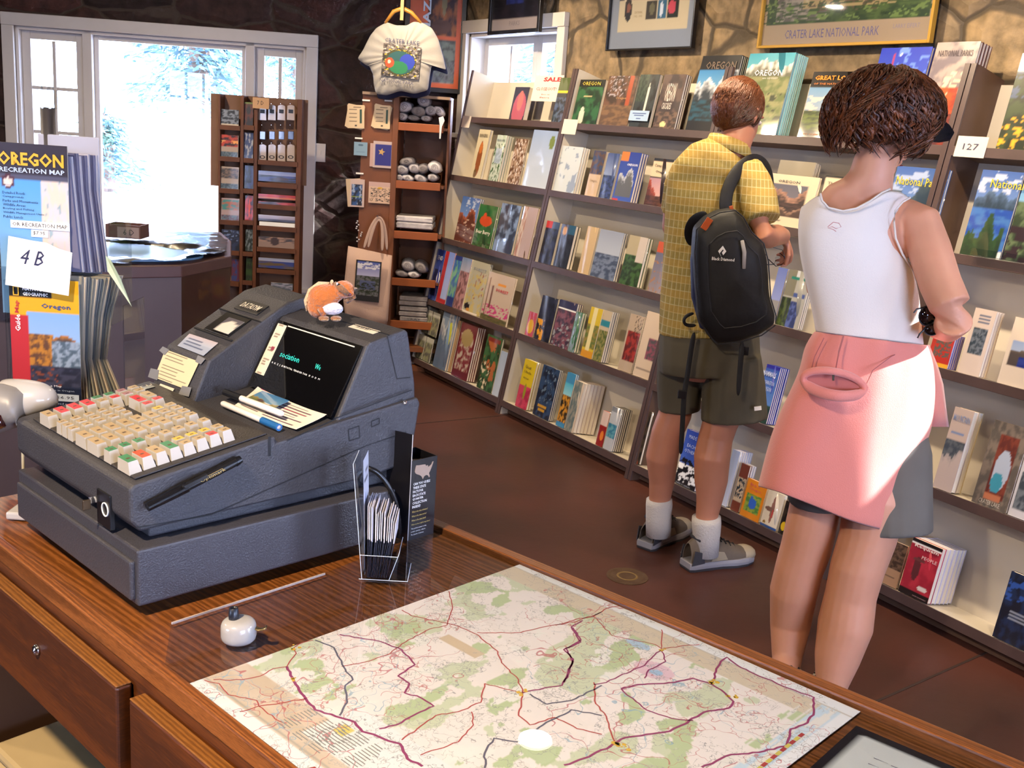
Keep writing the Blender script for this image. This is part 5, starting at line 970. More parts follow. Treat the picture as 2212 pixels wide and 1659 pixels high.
# ---- shelf 3
book(3, 980, 1017, 423, 1, .012, '3c4c80', [('g', 0, .5, 1, 1, '4a68a8', '7090c8'), ('m', 0, 0, 1, 1, .55, .3, '5a3028', 'a86048', 3), ('N', .3, .7, 1, 1, 'b0bcd8', 4, .2, 5), ('N', 0, 0, 1, .5, 'c0a090', 5, .45, 5)], 'blue sky and red rock book, first on the third shelf of the corner bay')
book(3, 1019, 1056, 440, 2, .01, '2c6038', [('n', 0, 0, 1, 1, '2f6a3e', '245030', 3, 0, 3), ('e', .5, .62, .34, .13, 'c04828'), ('e', .4, .74, .1, .07, 'c84c2c'), ('n', 0, 0, 1, .12, '1c3c24', '3c6c40', 6, 0, 3)], 'green picture book with red berries and white title in the corner bay', (('Bear Berry', .10, .28, .8, .12, 'e0dcd0', .01),), cpc='4a8a58')
book(3, 1063, 1103, 438, 0, .016, '2c3850', [('n', 0, 0, 1, 1, '7890b8', '2c3850', 3, 0, 6)], 'glossy dark blue cover mirroring the window right of the green berry book')  # lighter blue mottling paints window glare on the cover
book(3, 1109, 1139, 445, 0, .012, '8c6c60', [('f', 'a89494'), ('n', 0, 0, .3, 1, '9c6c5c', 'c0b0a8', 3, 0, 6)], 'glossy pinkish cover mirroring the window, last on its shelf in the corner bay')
book(3, 1162, 1189, 476, 0, .02, '1c1c2c', [('n', 0, 0, 1, 1, '2c3450', '14141c', 4, 0, 6), ('r', 0, .85, .5, 1, 'b83030'), ('r', .5, .85, 1, 1, '3c5070')], 'dark guide with red top corner, first on the third shelf of the second bay')
book(3, 1194, 1223, 483, 1, .018, '1c1c24', [('n', 0, 0, 1, 1, '20242c', '101014', 4, 0, 6), ('e', .3, .85, .16, .1, 'b8863c'), ('r', .55, .8, 1, 1, '24506c')], 'black guide with small gold emblem beside the red cornered one')
book(3, 1247, 1270, 488, 0, .02, 'bca078', [('f', 'bfa47c')], 'plain tan book back between the black and the mirrored guides')
book(3, 1274, 1324, 494, 1, .012, '5c6478', [('g', 0, .5, 1, 1, '8c94a8', 'a8b0c0'), ('n', 0, 0, 1, .5, '3c4860', '6c7890', 5, 0, 6)], 'grey blue glossy guide with broad window glare in the middle of the second bay')  # pale upper half is painted glare
book(3, 1336, 1375, 507, 1, .016, '3c5030', [('f', 'a89c80'), ('n', 0, 0, 1, .6, '3c5c30', '22341c', 5, 0, 6), ('r', .6, .5, 1, 1, 'c0b4ac')], 'green fern guide with a streak of glare left of the shirt of the man')  # pale rectangle at upper right is a painted glare streak
book(3, 1398, 1425, 521, 0, .016, '6c6c80', [('g', 0, 0, 1, .8, '5c6078', '8a8088'), ('r', 0, .78, 1, 1, 'b85030'), ('N', 0, 0, 1, .6, '9c7050', 5, .3, 3)], 'guide with orange top band touching the shirt of the man')
book(3, 1652, 1671, 577, 0, .012, '6474b8', [('g', 0, .4, 1, 1, '6474b8', '8c98d0'), ('r', 0, 0, 1, .4, '8c8c90')], 'lilac blue text page cover beside the backpack')
book(3, 1675, 1722, 581, 2, .01, '8c8c88', [('f', 'a8a8a4'), ('r', .0, .55, .45, 1, '7a7868'), ('n', .3, 0, .8, .45, '5868a8', '303c6c', 3, 0, 6), ('n', 0, 0, .4, .5, '4c5c20', '202c14', 3, 0, 5), ('r', .45, .55, .95, .62, '4a5c98'), ('r', .2, .84, 1, .88, '1f7a6c'), ('r', .4, .88, .95, 1, 'c8ccd4')], 'grey house style magazine with blue photograph between man and woman')
book(3, 2000, 2045, 714, 4, .010, '5c5cb0', [('f', 'b03028'), ('N', .2, .3, .9, .9, '5c5450', 5, -.1, 3), ('r', 0, 0, 1, .1, 'd8a030')], 'red and grey rock guide just under the bent elbow', cpc='6c68c0')
book(3, 2068, 2113, 664, 2, .014, 'c8b8b0', [('f', 'cdbcb2'), ('n', .18, .32, .86, .72, '6c7480', '34404c', 5, 0, 3), ('r', .3, .8, .8, .82, '54607c'), ('r', .3, .85, .8, .87, '54607c'), ('r', .3, .9, .8, .92, '54607c')], 'cream trail guide with small grey lake photograph right of the elbow')
book(3, 2153, 2262, 684, 0, .012, 'd4c8b8', [('f', 'd4c6b8'), ('g', .1, .28, 1, .66, '8ca0c8', 'b8c4d8'), ('m', .1, .28, 1, .66, .62, .2, '4c4444', '6c6058', 6), ('n', .3, .28, 1, .44, '1c2c80', '2c3c8c', 3, 0, 6)], 'cream book with blue lake photograph cut by the right edge', (('THE', .3, .74, .3, .06, '4a4448'),))
# ---- shelf 2
book(2, 923, 940, 537, 0, .008, '3c4898', [('g', 0, 0, 1, 1, '2c3c8c', '4a60b8'), ('r', .15, .1, .95, .62, '20204c'), ('e', .75, .45, .2, .12, 'e8e8ee'), ('e', .7, .3, .15, .08, 'b03c50')], 'blue endangered species book with panda face at the left end of the corner bay', (('END', .3, .8, .6, .08, 'e8e8f0'),))
book(2, 941, 960, 542, 0, .008, 'b02c34', [('f', 'b03038'), ('g', .4, .1, 1, 1, '7c94e0', 'a8b8f0')], 'red bordered book with lilac centre beside the panda book', d=.012)
book(2, 961, 976, 551, 0, .01, '2c3c80', [('f', '2c3c80'), ('n', 0, .2, 1, .9, '3c68b0', '6ca890', 3, 0, 3)], 'dark blue globe book next to the red bordered one', d=.018)
book(2, 977, 996, 555, 0, .01, '9c7478', [('n', 0, 0, 1, 1, 'b0848c', '6c4c54', 5, 0, 3), ('g', 0, .75, 1, 1, '7088b0', 'a8a8c0')], 'mauve mountain cover left of the pale forest book', d=.022)
book(2, 998, 1034, 561, 1, .01, 'a8a898', [('f', 'aaa898'), ('N', 0, 0, 1, .75, 'b8a870', 5, .1, 6), ('e', .2, .12, .16, .06, '1c1c24'), ('e', .3, .05, .1, .04, 'c08840'), ('N', .4, .3, .9, .8, '8c4c50', 6, .4, 4)], 'large pale forest picture book with dark beetle in the corner bay', (('FOREST', .18, .82, .72, .06, '8a90a0'),), d=.03)
book(2, 1036, 1091, 586, 0, .012, 'b8a090', [('f', 'bba898'), ('N', 0, 0, 1, .35, 'b83c78', 7, .1, 6), ('e', .1, .5, .02, .4, '6a4434'), ('e', .25, .5, .02, .42, '6a4434'), ('n', 0, 0, 1, .12, '4a4c2c', '6c5c3c', 5, 0, 3), ('r', .42, .76, .72, .8, 'd88c30')], 'peach forest ecology book with pink flowers in front on the corner bay', (('FOREST', .40, .64, .46, .06, 'b03440', .02),), d=.008)
book(2, 1133, 1149, 672, 0, .004, 'a83c50', [('f', 'b04458'), ('e', .5, .4, .4, .3, 'd0a030')], 'small pink and yellow flower booklet leaning left on the second bay', d=.008)
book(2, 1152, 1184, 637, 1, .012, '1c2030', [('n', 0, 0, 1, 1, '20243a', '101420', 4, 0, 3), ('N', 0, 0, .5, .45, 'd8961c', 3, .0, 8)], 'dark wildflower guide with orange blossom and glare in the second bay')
book(2, 1188, 1225, 646, 2, .012, '4c3c4c', [('n', 0, 0, 1, .8, '7a4c5c', '3c3044', 5, 0, 3), ('N', 0, 0, 1, .5, '8c9098', 6, .3, 4), ('r', 0, .85, 1, 1, '2c2c4c')], 'purple flowered guide next to the orange blossom guide')
book(2, 1226, 1239, 673, 1, .014, '3c6848', [('n', 0, 0, 1, 1, '3c7048', '7c8c9c', 4, 0, 3)], 'small green pocket guide between the purple and the yellow guides', d=.006)
book(2, 1253, 1277, 662, 0, .012, 'c8b030', [('f', 'c8ae2c'), ('n', 0, .18, 1, .66, '5c6c38', '8c7c40', 5, 0, 3), ('r', .3, 0, .6, 1, 'd8cc98'), ('r', 0, 0, 1, .14, 'c88c28')], 'yellow topped plant guide with a bright reflection in the second bay', d=.008)  # pale upright column is a reflection painted on the cover
book(2, 1279, 1297, 669, 3, .012, '8c8478', [('f', 'b8a890'), ('n', 0, 0, 1, .6, '4c5c30', '8c8450', 6, 0, 3), ('r', 0, .68, 1, .8, '2c7c90')], 'narrow plant guide with teal stripe in front of grey copies', cpc='7c7c84')
book(2, 1334, 1362, 677, 0, .01, 'a8907c', [('f', 'b09c88'), ('n', .12, .18, 1, .72, '9c342c', '5c2424', 4, 0, 3), ('N', .5, .7, 1, 1, '20201c', 9, .2, 3)], 'tan palm cover with dark red picture left of the spiral booklet')
r_, w_, h_ = book(2, 1366, 1412, 671, 0, .008, 'cab4a0', [('f', 'ccb8a4'), ('r', .1, .12, .9, .125, '8a7a70'), ('r', .1, .88, .9, .885, '8a7a70'), ('n', .34, .28, 1, .62, '4a4c50', '8c4c60', 5, 0, 3)], 'spiral bound cream booklet with small flower picture by the hip of the man', pg=True)
g = G()
for k in range(34): g.lathe([(.0032, -.0004), (.0032, .0004), (.0026, .0004), (.0026, -.0004), (.0032, -.0004)], 8, M=T(.0, .002, h_ * (k + .5) / 34))
tag(g.build('spiral_binding', mat('spiral_black', '2a2628', .4), r_), kind='stuff')
book(2, 1626, 1654, 786, 4, .01, '2c3c9c', [('g', 0, .3, 1, 1, '3454b0', '5c88d0'), ('n', 0, 0, 1, .3, '2c4c44', '1c3430', 4, 0, 3), ('r', 0, .93, 1, 1, '2c2c9c')], 'blue mammals field guide right of the shorts', (('MAMMALS', -.1, .80, .98, .09, 'c8d4f0', .01), ('WASHINGTON', .0, .66, .9, .07, 'c8d4f0'), ('OREGON', .2, .55, .6, .07, 'c8d4f0')))
book(2, 2014, 2054, 878, 1, .026, 'c0aca4', [('f', 'bba8a0'), ('n', 0, .32, 1, .62, '3c4450', '5a6068', 4, 0, 3), ('m', 0, 0, 1, .5, .8, .3, 'b8a8a4', '9a9494', 5), ('r', .15, .68, .8, .72, '6c84b0')], 'mountain bird guide with grey forest photograph right of the pink sleeve', (('MOUNTAIN', .10, .84, .84, .08, '7c8cb0', .01),), cpc='d8c8a0')
book(2, 2098, 2172, 906, 0, .01, '6c5c54', [('n', 0, 0, 1, 1, '7c7068', '5a5450', 6, 0, 3), ('n', .28, .12, .82, .86, '7a3c30', '5c2c28', 4, 0, 3), ('e', .56, .45, .22, .24, 'a8b4cc'), ('e', .52, .3, .16, .12, '3c8ca8'), ('r', .3, .1, .75, .16, 'b06c50')], 'stone framed crater lake book with turquoise water on the fourth bay', (('CRATER LAKE', .2, .03, .6, .05, 'b8b0a8'),), d=.008)
book(2, 2176, 2240, 925, 2, .01, 'c8c8d4', [('f', 'c4c4d0'), ('n', .1, .1, .9, .5, '3c4450', '6c7480', 4, 0, 3)], 'white edged photo book cut by the right edge beside the crater book')
# ---- shelf 1
book(1, 934, 960, 670, 1, .014, '7890b0', [('g', 0, .2, 1, 1, '6c84a8', 'b0bcc8'), ('m', 0, 0, 1, 1, .7, .5, '5c7090', 'c8ccd4', 3), ('e', .75, .62, .16, .22, 'c8cc50')], 'tall hazy blue mountain book on the bottom shelf of the corner bay')
book(1, 963, 972, 690, 0, .02, '8c6c4c', [('f', '9c7c58')], 'narrow brown book spine between the blue and the dark red books', d=.04)
book(1, 974, 1007, 695, 3, .013, '5c1c24', [('f', '64202a'), ('n', .1, .15, .9, .8, '7c3038', 'b8a89c', 5, .1, 3), ('e', .5, .75, .35, .16, 'a08c60')], 'dark red elk herd book in front of its matching copies', cpc='6c2028')
book(1, 1029, 1060, 721, 0, .012, '2c4c30', [('n', 0, 0, 1, 1, '3c6440', '243c24', 4, 0, 3), ('N', .1, .2, .9, .9, 'a86038', 3, .1, 8), ('N', 0, 0, .6, .5, 'd8c8a8', 4, .25, 8), ('r', .1, .9, .9, .96, '7c2c24')], 'green jungle picture book with tan animals on the corner bay')
book(1, 1062, 1080, 757, 0, .006, 'a8b4cc', [('g', 0, 0, 1, 1, '9cacc8', 'b8c4d8')], 'small plain pale blue booklet ending the bottom shelf of the corner bay', d=.008)
book(1, 1112, 1136, 774, 1, .014, 'c8b020', [('f', 'c8b020'), ('n', 0, 0, 1, .45, 'a02848', 'c0405c', 2, 0, 3), ('e', .55, .35, .1, .16, '8c8a28')], 'yellow and crimson guide, first on the bottom shelf of the second bay', (('Great', .2, .82, .5, .07, '2c2820'), ('Uncle', .2, .72, .6, .06, '2c2820'), ('things', .2, .6, .5, .04, '2c2820')), cpc='a8a090')
book(1, 1150, 1184, 787, 2, .010, '24304c', [('n', 0, 0, 1, 1, '2c4468', '182034', 4, 0, 3), ('N', .2, .3, .9, .9, '5c7088', 5, .3, 3), ('r', .2, .2, .7, .24, 'c09030'), ('r', .25, .12, .65, .16, 'c09030')], 'dark blue night forest book beside the yellow and crimson guide', cpc='7c8088')
book(1, 1200, 1217, 803, 1, .01, '3c80b0', [('f', '3c84b4'), ('n', 0, .1, 1, .6, '20201c', 'c88c30', 4, 0, 3), ('g', 0, .6, 1, .8, '4ca8c8', '8cc8d8')], 'sky blue book with orange sun figures behind the thick guide')
book(1, 1219, 1237, 821, 5, .021, 'cdbcae', [('n', 0, 0, 1, 1, '5c6c70', '8c8c84', 5, 0, 3), ('r', .82, 0, 1, 1, 'c8b8a8')], 'thick guide with grey stream cover and a fat block of copies behind', cpc='c8b8ac', d=.01)
book(1, 1286, 1300, 886, 0, .012, 'b03030', [('f', '8c1c1c'), ('r', 0, .6, 1, 1, 'd0b8b0'), ('e', .6, .3, .25, .14, 'd87828')], 'small dark red booklet with flame, low on the second bay', d=.01)
book(1, 1302, 1319, 877, 5, .011, 'b8b8bc', [('f', 'b0b4bc'), ('n', 0, .3, 1, .6, '2c7090', '5c98a8', 3, 0, 3), ('r', 0, .9, 1, 1, '7c8088')], 'small grey white booklet with teal stripe before a row of copies', cpc='5a5650', d=.008)
book(1, 1362, 1380, 883, 0, .014, '3c3428', [('n', 0, 0, 1, 1, '4c4030', '1c1814', 5, 0, 3), ('r', .2, 0, .8, .06, 'c04020')], 'dark brown booklet pressed against the brown post on the bottom shelf')
book(1, 1456, 1499, 926, 1, .014, '2c3c98', [('g', 0, .4, 1, 1, '2c44a0', '4060b8'), ('N', 0, .05, 1, .5, '14141c', 4, .0, 3), ('r', 0, 0, 1, .06, '14141c')], 'royal blue birds book showing between the legs of the man', (('MADE', .20, .86, .36, .06, 'b8c4e8'), ('EACH', .20, .70, .40, .06, 'b8c4e8'), ('OTHER', .14, .60, .5, .06, 'b8c4e8'), ('SHARK H. LIBERAN', .1, .01, .7, .03, 'a8a8b0')))
book(1, 1553, 1568, 970, 5, .012, 'b8c0e0', [('g', 0, 0, 1, 1, '98a8d0', 'c0c8e4')], 'lilac white paperback with a tall block of copies beside the right calf', cpc='c4c4dc')
book(1, 1577, 1594, 1000, 2, .012, '5c2c24', [('f', 'b8a48c'), ('r', 0, 0, 1, .2, '6c3424'), ('r', 0, .72, 1, 1, '6a3428'), ('N', .1, .3, .9, .7, '24303c', 4, .0, 3)], 'brown and cream butterfly field guide left of the orange bird guide', cpc='a8a8bc')
book(1, 1597, 1637, 1032, 0, .016, 'd07818', [('f', 'd4801c'), ('n', .12, .16, .88, .64, '4c7c3c', '8c9c3c', 4, 0, 3), ('e', .5, .4, .2, .14, '2c5cb8'), ('e', .42, .55, .08, .05, '2c5cb8')], 'orange bird guide with a blue bird on its cover, left of the hem', (('Birds of', .2, .84, .5, .08, 'b84858'), ('Oregon', .2, .72, .6, .09, 'b84858')), d=.006)
book(1, 1641, 1675, 1056, 0, .016, 'd8ccb8', [('f', 'ddd2c0'), ('e', .52, .5, .10, .36, '8c6054'), ('e', .35, .5, .3, .06, '7c5c50'), ('e', .55, .4, .05, .12, 'b83c38'), ('r', 0, 0, 1, .06, '2c5090'), ('e', .2, .12, .08, .04, '8c6c2c')], 'cream raptor guide with a hawk in flight below the pink hem', d=.006)
book(1, 1680, 1702, 1081, 0, .014, '2c2018', [('n', 0, 0, 1, 1, '34281c', '14100c', 4, 0, 3), ('e', .35, .25, .25, .13, 'd8b020')], 'black guide with round yellow seal next to the hawk guide', d=.006)
book(1, 1742, 1770, 1110, 1, .014, '7088a8', [('g', 0, 0, 1, 1, '6c8cb0', 'a8b4c0')], 'grey blue book glimpsed between the knees of the woman')
book(1, 1888, 1935, 1160, 0, .012, '8c6c54', [('f', 'a88468'), ('n', 0, .4, 1, 1, '3c2c24', '6c5444', 5, 0, 3), ('r', .3, .2, .8, .22, '6c5444')], 'sepia history book partly hidden behind the right knee of the woman')
book(1, 1940, 2002, 1160, 5, .022, 'b8283c', [('n', 0, .12, 1, .9, 'bc3044', 'a02438', 2, 0, 3), ('r', 0, .93, 1, 1, '181214'), ('r', 0, 0, 1, .10, '181214'), ('e', .36, .5, .12, .22, '5c2a30'), ('e', .38, .66, .2, .03, '6c3a3c'), ('e', .72, .2, .16, .05, 'e0d4d0')], 'crimson history paperback with a thick white block of copies beside it', (('Requiem', .14, .85, .80, .075, 'e8dcd8', .02), ('PEOPLE', .46, .70, .5, .06, 'e0c8c8', .01), ('PACIFIC NORTHWEST', .5, .035, .45, .02, 'c8a0a0')), cpc='d8d4e8', d=.008)
book(1, 2143, 2222, 1233, 0, .02, '1c2440', [('n', 0, 0, 1, 1, '1c2c50', '141a2c', 4, 0, 3), ('N', 0, .6, 1, 1, '2c50a0', 3, .2, 3), ('r', .25, .44, .7, .46, '8c94a8'), ('r', .25, .39, .75, .41, '8c94a8'), ('r', .25, .34, .7, .36, '8c94a8')], 'navy guide at the bottom right end of the fourth bay', d=.01)
# ------------------------------------------------------------------ small cards, signs and holders on the shelves
def onbk(px, py, y=-.006):
    n = BK.to_3x3() @ V((0, 1, 0)); q = BKI @ pp(px, py, BK @ V((0, y, 0)), n); return q
def shelfcard(x0, y0, x1, y1, lab, y=-.006, ops=None, nm='shelf_tag', cat='tag', tx=None, res=(10, 10), rot=0):
    a = onbk(x0, y0, y); b = onbk(x1, y1, y); w, h = b.x - a.x, a.z - b.z
    r = root(nm, BK @ T(a.x, y, b.z) @ Ry(rot), lab, cat); print_on(r, 'card', None, w, h, res[0], res[1], ops or [('f', 'd8ccc0')], MATTE, .001)
    if tx: txt(r, tx, w * .25, h * .35, w * .5, h * .3, HWK)
    return r, w, h
shelfcard(1001, 250, 1013, 276, 'small blank tag on the left post under the first top shelf')
shelfcard(1219, 257, 1242, 291, 'small blank square tag on the post under the second top shelf')
shelfcard(2071, 293, 2124, 342, 'white tag with handwritten number taped to the brown post', ops=[('f', 'd4c2b8')], tx='127')
shelfcard(999, 668, 1029, 683, 'brightly lit blank tag on the shelf edge of the corner bay')
shelfcard(1362, 238, 1398, 262, 'pale blue card in front of the waterfall book', y=.004, ops=[('f', '9cb4d0'), ('r', .15, .7, .85, .76, '4a5c90'), ('r', .25, .5, .75, .56, '4a5c90'), ('r', .4, .2, .6, .25, '4a5c90')], nm='info_card', cat='card', res=(30, 20))
r_, w_, h_ = shelfcard(1158, 163, 1206, 220, 'white sale sign with red lettering leaning on the first top shelf', y=.03, ops=[('f', 'd8c8c0')], nm='sale_sign', cat='sign', res=(8, 8), rot=0)
REDI = mat('sale_red', 'b82c34', .5); txt(r_, 'SALE', w_ * .32, h_ * .76, w_ * .62, h_ * .17, REDI, y=-.001, bold=.04); txt(r_, 'CLOSEOUT!', w_ * .12, h_ * .42, w_ * .72, h_ * .12, REDI, y=-.001); txt(r_, '$ave an', w_ * .35, h_ * .24, w_ * .3, h_ * .05, REDI, y=-.001); txt(r_, 'Extra', w_ * .32, h_ * .12, w_ * .34, h_ * .05, REDI, y=-.001)
# acrylic card holder on the bottom shelf
a = bxs(897, SHL[1], .02); b = bxs(929, SHL[1], .02); hz_ = bzs(655, a, .02) - SHL[1]
r = root('pocket_holder', BK @ T(a, .02, SHL[1] + .0035), 'clear three tier pocket holder of small cards at the left end of the bottom shelf', 'card holder'); w = b - a
G().box((0, .03, 0), (w, .033, hz_)).box((0, 0, 0), (w, .002, hz_ * .2)).box((0, .01, hz_ * .45), (w, .012, hz_ * .62)).box((0, 0, 0), (w, .03, .002)).box((0, .01, hz_ * .44), (w, .03, hz_ * .45)).build('frame', ACRYL, r)
for k in range(2):
    for j in range(2):
        q = root('pocket_card', BK @ T(a + .004 + j * w * .5, .014 + .008 * k, SHL[1] + .007 + k * hz_ * .46), 'small olive and grey card in the clear pocket holder', 'card', 'cards in the pocket holder'); print_on(q, 'card', None, w * .44, hz_ * .42, 8, 12, [('n', 0, 0, 1, 1, '8a8c70', '5c5c58', 4, 0, k + j), ('r', 0, .8, 1, 1, 'b0b0a8')], SATIN, .004)
# clear ledge tray on the fourth shelf
a = onbk(2100, 578, -.03); b = onbk(2300, 640, -.03); q = BK @ V((a.x, 0, SHL[4] + .004))
xa_ = bxs(2102, SHL[4], -.01); r = root('clear_ledge', BK @ T(xa_, -.03, SHL[4] + .004), 'clear plastic ledge clipped on the shelf edge right of the brown post', 'ledge'); G().box((0, 0, 0), (.6, .03, .002)).box((0, 0, 0), (.6, .002, .022)).build('ledge', ACRYL, r)
# ================================================================== pictures on the walls
def wallpic(nm, M, w, h, lab, ops, fr='111014', fw=.02, mattew=0, res=(60, 50), tx=(), tilt=0, fd=.025, mt=GLOSS, glass=True):
    r = root(nm, M @ Rx(tilt), lab, 'picture'); F_ = mat('frame_' + fr, fr, .3, spec=.6)
    G().box((0, -fd, 0), (fw, 0, h)).box((w - fw, -fd, 0), (w, 0, h)).box((fw, -fd, 0), (w - fw, 0, fw)).box((fw, -fd, h - fw), (w - fw, 0, h)).build('frame', F_, r, bevel=.002)
    print_on(r, 'print', T(fw, -.008, fw), w - 2 * fw, h - 2 * fw, res[0], res[1], ops, SATIN, .004)
    if glass: G().box((fw, -.014, fw), (w - fw, -.012, h - fw)).build('glazing', GLASS, r)
    for s, x, z, a, b, c in tx: txt(r, s, fw + (w - 2 * fw) * x, fw + (h - 2 * fw) * z, (w - 2 * fw) * a, (h - 2 * fw) * b, mat('ink_' + c, c, .5), y=-.0085, name='caption')
    return r
def onB2(px, py, off=.04): q = pp(px, py, (WB - off, 0, 0), V((1, 0, 0))); return MB.inverted() @ q
def B_frame(x0, y0, x1, off=.04): a = onB2(x0, y0, off); b = onB2(x1, y0, off); return MB @ T(a.x, -off, a.z), b.x - a.x
M, w = B_frame(1315, 111, 1500)
wallpic('framed_print', M, w, .62, 'black framed natural history poster with grey mat and small flower pictures', [('f', '8f9094'), ('r', .09, .14, .92, 1, 'd0b890'), ('r', .09, .40, .92, 1, '1c2036'), ('n', .3, .46, .7, .8, '1c2036', '6a5c50', 3, .0, 3), ('e', .21, .34, .065, .125, 'd0b890'), ('e', .21, .32, .045, .10, '2c1c18'), ('e', .215, .33, .025, .04, '8a5038'), ('e', .215, .26, .03, .04, '1c1414'), ('r', .43, .23, .56, .37, '34281c'), ('e', .5, .31, .03, .05, '6a6040'), ('r', .565, .23, .67, .37, '2c5c74'), ('e', .61, .3, .02, .06, 'd8d8d8'), ('r', .68, .23, .80, .37, '181c14'), ('e', .73, .31, .045, .05, 'c8404c')], fw=.008, tx=(('CENTENNIAL', .29, .28, .10, .018, '9a7c4c'), ('1902 - 2002', .29, .25, .10, .018, '9a7c4c')), res=(80, 90))
M, w = B_frame(1642, 106, 2014)
wallpic('framed_print', M, w, .66, 'gold framed wildflower and driftwood park poster with caption strip', [('f', 'a88c6c'), ('n', .02, .13, .98, 1, '4c5c2c', '2c3c20', 9, 0, 3), ('n', .08, .15, .40, .42, '9c8c78', '5c5448', 6, 0, 4), ('N', .02, .14, .98, .9, '6c7c3c', 8, .2, 5), ('m', .25, .22, .80, .60, .55, .5, 'a88c5c', 'd8c8a0', 12), ('N', .25, .2, .7, .6, '5a4a34', 10, .15, 8), ('n', .62, .28, .88, .48, 'e8dcb4', 'b8a47c', 4, -.1, 7), ('N', .05, .3, .2, .6, 'c89428', 6, .15, 9), ('n', .30, .32, .45, .40, 'd8ccb0', '8c7c60', 5, 0, 2), ('N', .6, .7, 1, 1, '7c8c54', 6, .1, 3), ('N', .0, .14, 1, .28, '3c4c24', 14, .1, 11)], fr='a8802c', fw=.012, tx=(('CRATER LAKE NATIONAL PARK', .155, .04, .57, .055, '6c6080'), ('LARRY EIFERT', .80, .075, .14, .025, '8c7c84')), res=(130, 110))
M, w = B_frame(1060, 77, 1170, .10)
wallpic('framed_print', M, w, .55, 'black framed dark blue poster hanging across the small high window', [('n', 0, .13, 1, 1, '241c20', '181418', 3, 0, 3), ('n', .3, .3, .65, 1, '28306c', '1c2048', 3, 0, 5), ('r', 0, 0, 1, .13, 'a08c80')], fw=.022, tx=(('PARKS', .38, .05, .22, .05, '7c6c68'),), tilt=0)
# volcano poster on the window wall
a = lA(925, 199); b = lA(998, 203); M = MA @ T(a[0] - .17, -.05, a[1])
wallpic('framed_print', M, b[0] - a[0] + .17, .80, 'black framed orange poster of an erupting volcano behind the hanging shirt', [('f', 'f0682c'), ('n', .36, .44, .90, 1, 'b8641c', '4c2410', 3, 0, 3), ('e', .66, .8, .05, .2, 'a88c50'), ('e', .62, .52, .2, .06, '6c3c20'), ('n', .36, .05, .90, .40, '8a8a70', '5a5444', 4, 0, 4), ('N', .36, .06, .90, .22, '7c7468', 9, 0, 6)], fw=.03, tx=(('Pompeii to MAZAMA', .1, .3, .001, .001, 'f0e8e0'),), res=(50, 60))
v_ = [o for o in bpy.data.objects if o.name.startswith('framed_print') and 'volcano' in o.get('label', '')][0]
txt(v_, 'MAZAMA', 0, 0, .42, .05, WHITE, M=T(.165, -.052, .36) @ Ry(-90) , name='lettering', bold=.03, y=.04)
# ================================================================== postcard rack in front of the big window
Dr = 6.55; A0 = fp(461, 640, Dr); RKM = frame((A0.x, A0.y, 0), RT, FW); RKI = RKM.inverted()
def rr(px, py, d=0): return RKI @ fp(px, py, Dr + d)
RWD = mat('rack_wood', '6a3c1e', .5, var=.15, vs=8, h2='55301a'); CRD = mat('cardboard', '7a5a48', .8, var=.1)
pc = root('postcard_rack', RKM, 'tall narrow wooden postcard rack standing in front of the big window', 'postcard rack')
xL, x1_, x2_, xR = rr(471, 400).x, rr(520, 400).x, rr(550, 400).x, rr(643, 400).x; zT = rr(550, 208).z
G().box((xL, .10, .05), (xR, .112, zT)).build('back_board', CRD, pc)
for x, w in ((xL, .012), (rr(518, 400).x, .02), (rr(547, 400).x, .022), (xR - .012, .03)): G().box((x, 0, .03), (x + w, .10, zT)).build('upright', RWD, pc, bevel=.002)
G().box((rr(449, 300).x, .06, rr(450, 402).z), (xL, .07, zT)).build('side_flap', CRD, pc); G().box((xR + .018, .06, rr(650, 402).z), (rr(659, 300).x, .07, zT)).build('side_flap', CRD, pc)
G().box((xL - .02, -.05, 0), (xR + .02, .15, .03)).build('base', RWD, pc)
def cols(xa, xb, ys):
    for y in ys: z = rr((xa + xb) / 2, y).z; G().box((rr(xa, 400).x, 0, z - .016), (rr(xb, 400).x, .10, z)).build('shelf', RWD, pc); G().box((rr(xa, 400).x, -.006, z - .016), (rr(xb, 400).x, 0, z + .012)).build('lip', RWD, pc)
cols(473, 518, (275, 343, 412, 480, 545, 612)); cols(526, 548, (275, 346, 412, 480, 548, 610)); cols(557, 642, (352, 400, 447, 494, 540, 586, 630))
def cardat(x0, y0, x1, y1, lab, ops, grp=None, n=1, d=.012, mt=SATIN, res=(16, 16), nm='postcard'):
    a, b = rr(x0, y0, d), rr(x1, y1, d); w, h = b.x - a.x, a.z - b.z
    r = root(nm, RKM @ T(a.x, d, b.z) @ Rx(-4), lab, 'card', grp); print_on(r, 'card', None, w, h, res[0], res[1], ops, mt, .01); return r
